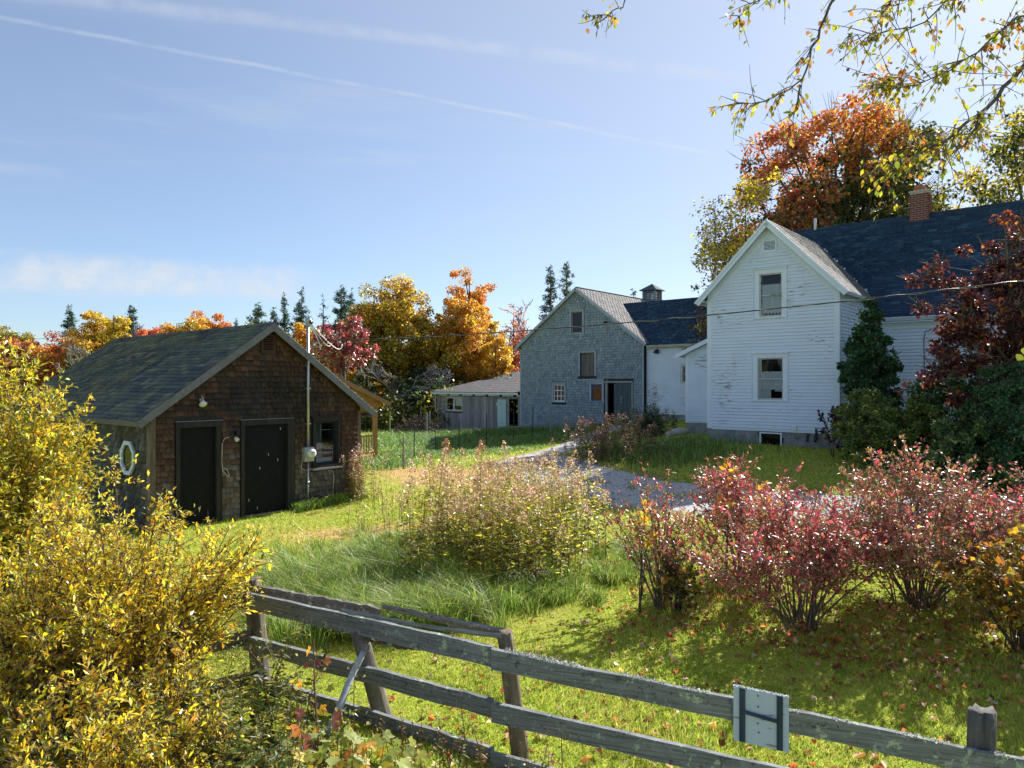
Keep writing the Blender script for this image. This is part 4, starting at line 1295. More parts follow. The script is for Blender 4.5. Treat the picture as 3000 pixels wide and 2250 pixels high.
    for f, n_ in ((wr, 3.3), (wlf, LU)):
        mb = MB(); mb.fbox(f, .0, n_, -.03, -.002, -.12, -.001); mb.build('fascia', MATS['trim'], root)
    mb = MB(); mb.box(.03, OH - .02, -.26, 3.3, ez + .0, ez + .02)
    mb.build('soffit', MATS['trim'], root)
    mb = MB(); mb.box(-WW - OH + .02, -WW - .03, -.26, 3.3, ez, ez + .02); mb.build('soffit', MATS['trim'], root)
    # main roof
    S2 = 1.155; c2 = 1 / math.sqrt(1 + S2 * S2); s2 = S2 * c2
    ey, ezz, ry, rzz = 2.45, 4.38, 6.06, 8.55
    R2 = (ry - ey) / c2
    XL, XR = -WW - .25, 14.0
    mr = Frame((XL, ey, ezz), (1, 0, 0), (0, c2, s2))
    mk = Frame((XR, 2 * ry - ey, ezz), (-1, 0, 0), (0, -c2, s2))
    off = -XL
    mb = MB(); mb.fbox(mr, off + .01, XR - XL, .02, R2, -.03, -.001); mb.fbox(mr, 0, off + .009, 1.1, R2, -.03, -.001); mb.build('roof_deck', MATS['trim'], root)
    roof_slab(root, mk, 0, XR - XL, .02, R2, .03, 'trim')
    def okm(u, v):
        X = XL + u; Y = ey + v * c2; Z = ezz + v * s2
        if X > .35: return True
        if X < -WW - .3: return True
        zr = RZ - SL * abs(X + mid)              # under the wing roof?
        return Z > zr - .06
    courses(root, root, mr, 'roof_shingle', MATS['asphalt'], lambda v: 0, lambda v: XR - XL, int(R2 / .13) + 1, .13, .29, .33, house_shingle_cols, okm, .024, 300, 9, .002, .006, near=None, stagger=True, slot=.012)
    roof_slab(root, mk, 0, XR - XL, .0, R2, -.012, 'rollroof', 'rear_slope')
    mb = MB(); mb.fbox(mr, 0, XR - XL, R2 - .12, R2 + .003, .008, .018, (.03, .045, .06)); mb.build('ridge_cap', MATS['asphalt'], root)
    mb = MB(); mb.fbox(mr, off + .02, XR - XL, -.03, .0, -.16, -.002); mb.build('fascia', MATS['trim'], root)
    mb = MB(); mb.box(.02, 14, ey + .03, MY - .02, 4.20, 4.225); mb.build('soffit', MATS['trim'], root)
    mb = MB(); mb.fbox(mf, .02, 14, 4.0, 4.2, .018, .03); mb.build('frieze', MATS['trim'], root)
    # gable walls at the far ends stay plain
    # chimney of single bricks
    ch = empty_child('chimney', root)
    cx, cy, hw, zb, zt = 1.28, ry + .1, .33, rzz - .75, rzz + .86
    mb = MB(); mb.box(cx - hw + .012, cx + hw - .012, cy - hw + .012, cy + hw - .012, zb, zt); mb.build('mortar_core', MATS['mortar'], ch)
    bh, bl = .062, .20
    rngb = random.Random(3)
    rows = int((zt - zb) / (bh + .020))
    for r in range(rows):
        z = zb + r * (bh + .020)
        for (fx, fy) in ((0, -1), (1, 0), (-1, 0)):
            k = -hw - (r % 2) * .11
            while k < hw - .02:
                a, b = max(k, -hw), min(k + bl, hw)
                k += bl + .020
                if b - a < .03: continue
                m2 = MB(); c = rngb.uniform(.8, 1.2)
                if fy: m2.box(cx + a, cx + b, cy - hw - .004, cy - hw + .05, z, z + bh)
                elif fx > 0: m2.box(cx + hw - .05, cx + hw + .003, cy + a, cy + b, z, z + bh)
                else: m2.box(cx - hw - .003, cx - hw + .05, cy + a, cy + b, z, z + bh)
                m2.build('brick', MATS['brick'], ch)
    mb = MB(); mb.box(cx - hw - .02, cx + hw + .02, cy - hw - .02, cy + hw + .02, zt, zt + .06); mb.build('cap_slab', MATS['mortar'], ch)
    mb = MB(); mb.box(cx - .17, cx + .17, cy - .17, cy + .17, zt + .061, zt + .26); mb.build('flue_tile', MATS['clay'], ch)
    mb = MB(); mb.tube([(-2.6, ry, rzz - .2), (-2.6, ry, rzz + .46)], .055, 10); mb.build('plumbing_vent', MATS['whitepipe'], root, True)
    # black lead looping down the long wall
    mb = MB(); mb.tube([(2.02, MY - .03, .8), (2.0, MY - .03, 2.0), (1.98, MY - .03, 3.6), (2.02, MY - .03, 3.86), (2.25, MY - .03, 3.93), (4.2, MY - .03, 3.98)], .014, 6); mb.build('wall_lead', MATS['cable'], root, True)
    # low entry lean-to on the left end
    LY = 5.0
    lf = Frame((-7.95, LY, 0), (1, 0, 0), (0, 0, 1))
    ltop = lambda u: 3.42 + .43 * (u)
    wall_core(root, lf, 0, 3.35, .30, ltop, [], MATS['clap'], .12, name='lean_to_wall')
    ls = Frame((-7.95, LY + 3.0, 0), (0, -1, 0), (0, 0, 1))
    wall_core(root, ls, 0, 3.0, .30, lambda u: 3.4, [], MATS['clap'], .12, name='lean_to_wall')
    clapboards(root, lf, lambda v: max(.14, (v - 3.28) / .43), lambda v: 3.35, .36, 4.6, .116, [], MATS['clap'], 6)
    mb = MB(); mb.fbox(lf, -.02, .14, .3, 3.36, .002, .026); mb.build('corner_board', MATS['trim'], root)
    c3 = 1 / math.sqrt(1 + .43 ** 2); s3 = .43 * c3
    lr = Frame((-8.35, LY - .3, 3.42 - .43 * .4 + .14), (0, 1, 0), (-1, 0, 0))
    lr = Frame((-8.35, LY + 3.2, 3.42 - .43 * .4 + .14), (0, -1, 0), (c3, 0, s3))
    roof_slab(root, lr, 0, 3.5, 0, 4.05, .03, 'trim', 'lean_to_roof'); roof_slab(root, lr, 0, 3.5, 0, 4.05, -.012, 'rollroof', 'lean_to_roofing')
    mb = MB(); mb.fbox(lr, 3.5, 3.53, -.02, 4.05, -.17, .014); mb.build('rake_board', MATS['trim'], root)
    mb = MB(); Q = lf.p; mb.hexa([Q(.0, 3.0, .002), Q(3.35, 3.0 + .43 * 3.35, .002), Q(3.35, 3.0 + .43 * 3.35, .022), Q(0, 3.0, .022), Q(0, 3.4, .002), Q(3.35, 3.4 + .43 * 3.35, .002), Q(3.35, 3.4 + .43 * 3.35, .022), Q(0, 3.4, .022)]); mb.build('rake_frieze', MATS['trim'], root)
    mb = MB(); mb.fbox(lr, .0, 3.5, -.022, .0, -.1, -.001); mb.build('fascia', MATS['trim'], root)
    mb = MB(); mb.box(-7.93, -4.65, LY + .02, LY + 3, -.5, .299); mb.build('foundation', MATS['concrete'], root)
make_house()

# ------------------------------------------------------------------ grey barn
def make_barn():
    x0, y0 = ab(-29, 35.4)
    Z0 = -.03
    root = empty('grey_barn', (x0, y0, Z0), ANG, 'grey weathered shingle barn with tall gable and louvred roof cupola', 'barn')
    W, D, RZ, SL = 9.0, 15.0, 8.83, .733
    mid = W / 2
    fr = Frame((0, 0, 0), (1, 0, 0), (0, 0, 1))
    top = lambda u: RZ - .12 - SL * abs(u - mid)
    win = [(4.01, 4.82, 6.08, 7.42), (4.66, 5.70, 3.50, 4.90), (2.68, 3.48, 1.95, 2.97), (5.47, 6.22, 1.99, 3.02), (6.62, 8.10, .4, 3.05)]
    wall_core(root, fr, 0, W, -.5, top, win, MATS['barnboard'], .15, (mid,))
    for f, n in ((Frame((0, D, 0), (0, -1, 0), (0, 0, 1)), 'l'), (Frame((W, 0, 0), (0, 1, 0), (0, 0, 1)), 'r')):
        wall_core(root, f, 0, D, -.5, lambda u: 5.35, [], MATS['barnboard'], .15)
    wall_core(root, Frame((W, D, 0), (-1, 0, 0), (0, 0, 1)), 0, W, -.5, top, [], MATS['barnboard'], .15, (mid,))
    GR = (.27, .28, .30)
    def cf(rng, u, v):
        n = len(u)
        return np.array([(.31, .39, .52), (.34, .42, .55), (.38, .46, .58), (.28, .35, .47), (.33, .41, .53)])[rng.integers(0, 5, n)] * rng.uniform(.9, 1.08, (n, 1))  # silvered grey, tinted with the cool blue of the shaded front
    blk = [(a - .16, b + .16, c - .12, d + .14) for a, b, c, d in win[:4]] + [(6.35, 8.35, -1, 3.22)]
    courses(root, root, fr, 'wall_shingle', MATS['shake_barn'], lambda v: max(.10, mid - (RZ - .14 - v) / SL), lambda v: min(W - .10, mid + (RZ - .14 - v) / SL), 56, .158, .10, .26, cf, lambda u, v: True, .05, 0, 11, .006, v0=.15, slot=.024, cuts=blk, gap=.010)
    for a in (0, W - .11):
        mb = MB(); mb.fbox(fr, a, a + .11, -.3, 5.25, .002, .036, (.36, .42, .50)); mb.build('corner_board', MATS['barnboard'], root)
    # openings
    def box(name, par, m, *a, col=GR):
        mb = MB(); mb.fbox(fr, *a, col=col); return mb.build(name, MATS[m], par)
    for i, mt in ((0, 'barnboard'), (1, 'barnboard'), (2, 'barnboard'), (3, 'barnboard')):
        a, b, c, d = win[i]
        casing(root, fr, a, b, c, d, .13, .045, mt, .06, i != 1, col=(.40, .46, .54))
    sash_window(root, fr, *win[0], .05, -.04, 'barnboard', 1, 1, False, None, 'dark')
    def red(w, f, u0, u1, v0, v1): drape(w, f, u0 + .03, u1 - .03, v0 + .03, v1 - .05, -.12, 4, .015, 'redcloth')
    sash_window(root, fr, *win[2], .045, -.03, 'trim', 3, 3, False, red, 'dark', bars=.04)
    def red2(w, f, u0, u1, v0, v1): drape(w, f, u0 + .03, u1 - .03, v0 + .03, v1 - .16, -.12, 3, .015, 'redcloth', .0)
    sash_window(root, fr, *win[3], .05, -.03, 'bluetape', 1, 1, False, red2, 'dark')
    # hay door of upright boards
    hd = empty_child('hay_door', root)
    a, b, c, d = win[1]
    for i in range(6):
        w = (b - a) / 6
        mb = MB(); mb.fbox(fr, a + i * w + .004, a + (i + 1) * w - .004, c, d, -.14, -.10 - .004 * (i % 3), (.17, .15, .145) if i % 2 else (.21, .18, .17)); mb.build('board', MATS['barnboard'], hd)
    # sliding barn door, ajar
    sd = empty_child('sliding_door', root)
    a, b, c, d = win[4]
    box('opening_back', sd, 'dark', a, b, c, d, -.9, -.88)
    for i in range(7):
        w = 1.12 / 7
        mb = MB(); mb.fbox(fr, 7.06 + i * w, 7.06 + (i + 1) * w - .006, c, d + .02, .03, .062 + .003 * (i % 2), (.085, .11, .13) if i % 2 else (.10, .125, .145)); mb.build('board', MATS['barnboard'], sd)
    mb = MB(); mb.fbox(fr, 7.5, 7.62, 1.9, 2.35, .0665, .075, (.22, .27, .28)); mb.build('notice_plate', MATS['barnboard'], sd)
    mb = MB(); mb.fbox(fr, 6.42, 8.32, d + .05, d + .15, .03, .10, (.34, .37, .40)); mb.build('door_track', MATS['barnboard'], sd)
    mb = MB(); mb.fbox(fr, 6.46, 6.61, c, d + .04, .002, .05, (.28, .31, .34)); mb.fbox(fr, 8.19, 8.33, c, d + .04, .002, .05, (.28, .31, .34)); mb.build('door_jamb', MATS['barnboard'], sd)
    # small lamp under the right rake
    mb = MB(); mb.tube([fr.p(6.55, 6.62, .02), fr.p(6.55, 6.66, .2), fr.p(6.55, 6.58, .26)], [.04, .06, .10], 8); mb.build('yard_lamp', MATS['black_plastic'], root, True)
    mb = MB(); mb.tube([fr.p(6.56, 6.45, .03), fr.p(6.58, 3.2, .03)], .012, 4); mb.build('lamp_wire', MATS['cream_cord'], root)
    # roof
    cs = 1 / math.sqrt(1 + SL * SL); sn = SL * cs
    OH = .3; RL = (mid + OH) / cs; ez = RZ - SL * (mid + OH)
    rr = Frame((W + OH, -.3, ez), (0, 1, 0), (-cs, 0, sn)); rl = Frame((-OH, D + .3, ez), (0, -1, 0), (cs, 0, sn))
    RU = D + .6
    for f in (rr, rl): roof_slab(root, f, 0.02, RU - .02, .02, RL, .04, 'barnboard')
    def cg(rng, u, v):
        n = len(u)
        return np.array([(.33, .32, .31), (.38, .365, .35), (.28, .275, .265)])[rng.integers(0, 3, n)] * rng.uniform(.85, 1.15, (n, 1))
    courses(root, root, rr, 'roof_shingle', MATS['asphalt'], lambda v: 0, lambda v: RU, int(RL / .15) + 1, .15, .28, .34, cg, lambda u, v: True, .012, 0, 12, .003, .006, stagger=True)
    courses(root, root, rl, 'roof_shingle', MATS['asphalt'], lambda v: 0, lambda v: RU, int(RL / .15) + 1, .15, .28, .34, cg, lambda u, v: True, .012, 0, 13, .003, .006, stagger=True)
    for f, a, b in ((rr, -.03, .0), (rl, RU, RU + .03)):
        mb = MB(); mb.fbox(f, a, b, -.03, RL - .002, -.17, .004, (.42, .48, .56)); mb.build('rake_board', MATS['barnboard'], root)
        a2, b2 = (.24, .298) if f is rr else (RU - .298, RU - .24)
        mb = MB(); mb.fbox(f, a2, b2, .35, RL - .15, -.28, -.05, (.38, .44, .52)); mb.build('rake_frieze', MATS['barnboard'], root)
    # cupola
    cu = empty_child('cupola', root)
    cy = 44.5 - 35.4
    hw = .50
    zb, zt = RZ - .35, RZ + .72
    mb = MB(); mb.box(mid - hw - .05, mid + hw + .05, cy - hw - .05, cy + hw + .05, zb, RZ + .12, (.25, .28, .31)); mb.build('base', MATS['barnboard'], cu)
    for sx in (-1, 1):
        for sy in (-1, 1):
            mb = MB(); mb.box(mid + sx * (hw - .05) - .05, mid + sx * (hw - .05) + .05, cy + sy * (hw - .05) - .05, cy + sy * (hw - .05) + .05, RZ + .121, zt, (.28, .32, .36)); mb.build('corner_post', MATS['barnboard'], cu)
    for k in range(5):
        z = RZ + .16 + k * .108
        for (A, B) in ((0, -1), (1, 0), (0, 1), (-1, 0)):
            mb = MB()
            if A == 0: mb.hexa([(mid - hw + .1, cy + B * (hw - .0), z), (mid + hw - .1, cy + B * hw, z), (mid + hw - .1, cy + B * hw, z + .02), (mid - hw + .1, cy + B * hw, z + .02), (mid - hw + .1, cy + B * (hw - .08), z + .06), (mid + hw - .1, cy + B * (hw - .08), z + .06), (mid + hw - .1, cy + B * (hw - .08), z + .08), (mid - hw + .1, cy + B * (hw - .08), z + .08)], (.26, .30, .33))
            else: mb.hexa([(mid + A * hw, cy - hw + .1, z), (mid + A * hw, cy + hw - .1, z), (mid + A * hw, cy + hw - .1, z + .02), (mid + A * hw, cy - hw + .1, z + .02), (mid + A * (hw - .08), cy - hw + .1, z + .06), (mid + A * (hw - .08), cy + hw - .1, z + .06), (mid + A * (hw - .08), cy + hw - .1, z + .08), (mid + A * (hw - .08), cy - hw + .1, z + .08)], (.26, .30, .33))
            mb.build('slat', MATS['barnboard'], cu)
    e = hw + .16
    mb = MB(); ap = (mid, cy, zt + .52)
    c4 = [(mid - e, cy - e, zt), (mid + e, cy - e, zt), (mid + e, cy + e, zt), (mid - e, cy + e, zt)]
    c5 = [(a, b, zt + .04) for a, b, _ in c4]
    mb.add(c4 + c5 + [ap], [(3, 2, 1, 0), (0, 1, 5, 4), (1, 2, 6, 5), (2, 3, 7, 6), (3, 0, 4, 7), (4, 5, 8), (5, 6, 8), (6, 7, 8), (7, 4, 8)], (.07, .10, .12)); mb.build('hip_roof', MATS['asphalt'], cu)
    # skirt boards along the low left part of the front
    for i in range(16):
        mb = MB(); mb.fbox(fr, .03 + i * .19, .03 + i * .19 + .182, -.45, .17, .022, .036 + .004 * (i % 3), (.30, .31, .33) if i % 2 else (.26, .27, .29)); mb.build('skirt_board', MATS['barnboard'], root)
make_barn()

def make_extension():
    x0, y0 = ab(-36.9, 35.62)
    Z0 = -.16
    root = empty('board_lean_to', (x0, y0, Z0), ANG, 'low lean-to of grey upright boards with flat dark roof beside the barn', 'lean-to')
    W, D = 7.86, 9.3
    fr = Frame((0, 0, 0), (1, 0, 0), (0, 0, 1))
    HT = 2.42
    ops = [(.95, 2.5, 1.28, 2.22), (6.80, 7.56, .0, 2.14)]
    wall_core(root, fr, 0, W, -.4, lambda u: HT, ops, MATS['barnboard'], .06)
    for f in (Frame((0, D, 0), (0, -1, 0), (0, 0, 1)),):
        wall_core(root, f, 0, D, -.4, lambda u: HT + .159 * (D - u), [], MATS['barnboard'], .06)
    wall_core(root, Frame((W, D, 0), (-1, 0, 0), (0, 0, 1)), 0, W, -.4, lambda u: HT + 1.4, [], MATS['barnboard'], .06)
    rng = random.Random(8)
    u = .02
    while u < W - .05:
        w = rng.uniform(.15, .24); b = min(u + w, W)
        c = rng.uniform(.85, 1.15); g = rng.choice([(.33, .32, .33), (.27, .27, .29), (.38, .36, .36), (.24, .23, .24)])
        col = tuple(x * c for x in g)
        m = (u + b) / 2
        segs = [(-.35, 2.30)]
        for (a, e, v0, v1) in [(.83, 2.62, 1.14, 2.36), (6.74, 7.62, -.5, 2.2)]:
            if a < m < e: segs = [(-.35, v0)] + ([(v1, 2.30)] if v1 < 2.28 else [])
        for v0, v1 in segs:
            if v1 - v0 < .05: continue
            mb = MB(); mb.fbox(fr, u, b - .008, v0, v1, .002, .02 + rng.uniform(0, .008), col); mb.build('board', MATS['barnboard'], root)
        u += w
    casing(root, fr, *ops[0], .12, .035, 'barnboard', 0, True, col=(.34, .34, .35))
    sash_window(root, fr, .95, 1.68, 1.28, 2.22, .06, .0, 'trim_old', 1, 2, False, None, 'dark', backd=-.05 + -.3)
    sash_window(root, fr, 1.70, 2.5, 1.28, 2.22, .06, .01, 'trim_old', 1, 1, False, lambda w, f, a, b, c, d: drape(w, f, a, b, c + .35, d, -.1, 3, .01), 'dark', backd=-.36)
    op = empty_child('doorway', root)
    mb = MB(); mb.fbox(fr, 6.8, 7.56, -.1, 2.14, -.9, -.88); mb.build('opening_back', MATS['dark'], op)
    for a in (6.70, 7.56):
        mb = MB(); mb.fbox(fr, a, a + .10, -.3, 2.2, .022, .05, (.30, .31, .33)); mb.build('door_jamb', MATS['barnboard'], op)
    dr = empty_child('batten_door', root)
    for i in range(3):
        mb = MB(); mb.fbox(fr, 5.80 + i * .25, 5.80 + (i + 1) * .25 - .006, -.12, 2.14, .04, .066); mb.build('board', MATS['bluedoor'], dr)
    mb = MB(); mb.fbox(fr, 5.72, 6.52, 1.72, 1.92, .067, .09); mb.build('batten', MATS['bluedoor'], dr)
    # fascia, blocks and roof
    mb = MB(); mb.fbox(fr, -.3, W - .1, 2.46, 2.60, .30, .33); mb.build('fascia', MATS['trim'], root)
    k = .15
    while k < W - .3:
        mb = MB(); mb.fbox(fr, k, k + .95, 2.34, 2.45, .02, .12); mb.build('soffit_block', MATS['trim_old'], root); k += 1.22
    sl = .159; c1 = 1 / math.sqrt(1 + sl * sl)
    rf = Frame((-.35, -.38, 2.60), (1, 0, 0), (0, c1, sl * c1))
    mb = MB(); mb.fbox(rf, 0, W + .33, 0, D + .6, -.02, .02); mb.build('roof', MATS['rollroof'], root)
    for q in range(1, 10):
        mb = MB(); mb.fbox(rf, 0, W + .33, q * .92, q * .92 + .03, .0205, .025); mb.build('roofing_lap', MATS['rollroof'], root)
    mb = MB(); mb.tube([(-.05, -.12, -.2), (-.05, -.12, 2.35), (-.12, -.25, 2.5)], .045, 8); mb.build('downpipe', MATS['whitepipe'], root, True)
    # windblown leaves on the flat roof
    r = np.random.default_rng(2)
    n = 60
    P = np.array([rf.p(r.uniform(.5, W), r.uniform(.3, D * .8), .03) for _ in range(n)])
    M = np.array(wmat(root)); P = P @ M[:3, :3].T + M[:3, 3]
    d = r.normal(0, 1, (n, 3)) * np.array([1, 1, .2])
    o = link('roof_leaves', leaf_mesh('roof_leaves', P, d, r.uniform(.09, .16, n), .11, pick(r, n, [srgb(205, 130, 60), srgb(180, 100, 50)]), r, MATS['leaf']))
    tag(o, 'scatter of dry orange leaves on the flat lean-to roof', 'leaves', kind='stuff')
make_extension()

def make_ell():
    x0, y0 = ab(-19.98, 35.65)
    Z0 = .95
    root = empty('white_ell', (x0, y0, Z0), ANG, 'white clapboard ell with dark roof joining barn and farmhouse', 'building')
    W, D = 8.2, 7.2
    fr = Frame((0, 0, 0), (1, 0, 0), (0, 0, 1))
    EZ = 4.24
    ops = [(2.25, 3.1, 3.80, 4.13), (2.20, 2.9, 2.16, 3.05)]
    wall_core(root, fr, 0, W, .35, lambda u: EZ + .1, ops, MATS['clap_old'], .14)
    clapboards(root, fr, lambda v: .05, lambda v: W, .37, 4.0, .112, [(2.05, 3.2, 3.78, 4.2), (2.08, 3.02, 2.06, 3.16)], MATS['clap_old'], 8)
    mb = MB(); mb.fbox(fr, .0, W, 3.98, 4.15, .018, .03); mb.build('frieze', MATS['trim_old'], root)
    for o in ops:
        casing(root, fr, *o, .10, .03, 'trim_old', 0, True)
    sash_window(root, fr, *ops[0], .03, -.02, 'trim_old', 3, 1, False, None, 'dark')
    sash_window(root, fr, *ops[1], .04, -.02, 'trim_old', 2, 2, False, lambda w, f, a, b, c, d: drape(w, f, a, b, c, d, -.12, 4, .01, 'redcloth'), 'dark')
    wall_core(root, Frame((W, 0, 0), (0, 1, 0), (0, 0, 1)), 0, D, .35, lambda u: EZ + .8 * min(u, D - u), [], MATS['clap_old'], .14, (D / 2,))
    mb = MB(); mb.box(.05, W - .05, .04, D, -.6, .349); mb.build('foundation', MATS['concrete'], root)
    sl = .81; c1 = 1 / math.sqrt(1 + sl * sl)
    RL = 3.6 / c1
    rf = Frame((-4.2, -.32, 4.22), (1, 0, 0), (0, c1, sl * c1))
    rb = Frame((W + .2, 2 * 3.28 + .32, 4.22), (-1, 0, 0), (0, -c1, sl * c1))
    # front slope is trimmed where it meets the barn roof
    xv = lambda v: 4.2 + .28 - .81 * c1 * v / .733 + .1
    mb = MB(); P = rf.p
    mb.hexa([P(4.3, .02, -.03), P(4.4 + W, .02, -.03), P(4.4 + W, .02, -.001), P(4.3, .02, -.001), P(xv(RL) , RL, -.03), P(4.4 + W, RL, -.03), P(4.4 + W, RL, -.001), P(xv(RL), RL, -.001)]); mb.build('roof_deck', MATS['rollroof'], root)
    mb = MB(); P = rb.p
    mb.hexa([P(0, 0, -.03), P(W + .1, 0, -.03), P(W + .1, 0, 0), P(0, 0, 0), P(0, RL, -.03), P(W + 4.3 - xv(RL), RL, -.03), P(W + 4.3 - xv(RL), RL, 0), P(0, RL, 0)]); mb.build('rear_slope', MATS['rollroof'], root)
    courses(root, root, rf, 'roof_shingle', MATS['asphalt'], lambda v: max(4.22, xv(v)) if v < .12 else xv(v), lambda v: 4.4 + W, int(RL / .14) + 1, .14, .26, .34, house_shingle_cols, lambda u, v: v < RL - .05, .012, 0, 14, .003, .005, stagger=True)
    mb = MB(); mb.fbox(rf, 4.35, 4.4 + W, -.025, .0, -.13, -.002); mb.build('fascia', MATS['trim_old'], root)
    mb = MB(); mb.tube([fr.p(.7, 3.93, .02), fr.p(.7, 3.9, .14), fr.p(.7, 3.78, .18)], [.08, .12, .16], 10); mb.build('eave_lamp', MATS['black_plastic'], root, True)
make_ell()
# ------------------------------------------------------------------ plank fence in the foreground
FA, FB, FC, FD, FE = (Vector(p) for p in ((-2.75, 7.46, .80), (-.18, 6.02, .78), (1.64, 5.37, .64), (3.48, 4.83, .45), (5.6, 4.25, .25)))
def plank(parent, name, pts, h, th, seed=1, rag=.003, mat='rail', col=(.24, .25, .26), tilt=0.0, taper=None, drop=0.0):
    """weathered plank along pts (top edge), uneven edges"""
    r = random.Random(seed)
    pts = [Vector(p) for p in pts]
    n = 22
    seg = []
    Ls = [0]
    for a, b in zip(pts[:-1], pts[1:]): Ls.append(Ls[-1] + (b - a).length)
    for i in range(n + 1):
        s = Ls[-1] * i / n
        j = 0
        while j < len(pts) - 2 and s > Ls[j + 1]: j += 1
        t = (s - Ls[j]) / (Ls[j + 1] - Ls[j])
        seg.append(pts[j].lerp(pts[j + 1], t))
    d = (pts[-1] - pts[0]); d.z = 0; d.normalize()
    nrm = Vector((d.y, -d.x, 0))                       # towards the camera side
    if nrm.y > 0: nrm = -nrm
    up = (Vector((0, 0, 1)) * math.cos(tilt) + nrm * math.sin(tilt)).normalized()
    out = up.cross(d).normalized()
    if out.dot(nrm) < 0: out = -out
    V, Fs = [], []
    for i, p in enumerate(seg):
        hh = h * (taper(i / n) if taper else 1)
        a = p + up * r.gauss(0, rag); b = p - up * (hh + r.gauss(0, rag))
        sag = Vector((0, 0, -drop * 4 * (i / n) * (1 - i / n)))
        o1 = out * (th / 2 + r.gauss(0, .002)); o2 = out * (-th / 2 + r.gauss(0, .002))
        V += [a + o2 + sag, a + o1 - up * .004 + sag, b + o1 + sag, b + o2 + sag]
    for i in range(n):
        o = 4 * i
        for k in range(4):
            Fs.append((o + k, o + (k + 1) % 4, o + 4 + (k + 1) % 4, o + 4 + k))
    Fs += [(3, 2, 1, 0), (4 * n, 4 * n + 1, 4 * n + 2, 4 * n + 3)]
    mb = MB(); mb.add(V, Fs, col)
    o = mb.mesh(name, MATS[mat])
    import bmesh
    bm = bmesh.new(); bm.from_mesh(o); bmesh.ops.recalc_face_normals(bm, faces=bm.faces); bm.to_mesh(o); bm.free()
    return link(name, o, parent)
def fpost(parent, base, top, r=.075, seed=1, col=(.20, .17, .14), jag=.022):
    rr = random.Random(seed)
    base, top = Vector(base), Vector(top)
    n, s = 7, 16
    mb = MB()
    V, Fs = [], []
    ax = (top - base).normalized(); a = ax.orthogonal().normalized(); b = ax.cross(a)
    ph = [rr.uniform(.82, 1.15) for _ in range(s)]
    for i in range(n + 1):
        t = i / n
        for k in range(s):
            w = 2 * math.pi * k / s
            q = base.lerp(top, t) + (a * math.cos(w) + b * math.sin(w)) * r * ph[k] * (1.12 - .2 * t) * rr.uniform(.95, 1.05)
            if i == n: q += ax * rr.uniform(-jag, jag * .6)
            V.append(q)
    V.append(top - ax * jag * .8)
    for i in range(n):
        for k in range(s):
            Fs.append((i * s + k, i * s + (k + 1) % s, (i + 1) * s + (k + 1) % s, (i + 1) * s + k))
    for k in range(s): Fs.append((n * s + k, n * s + (k + 1) % s, len(V) - 1))
    mb.add(V, Fs, col)
    return mb.build('post', MATS['post'], parent, True)
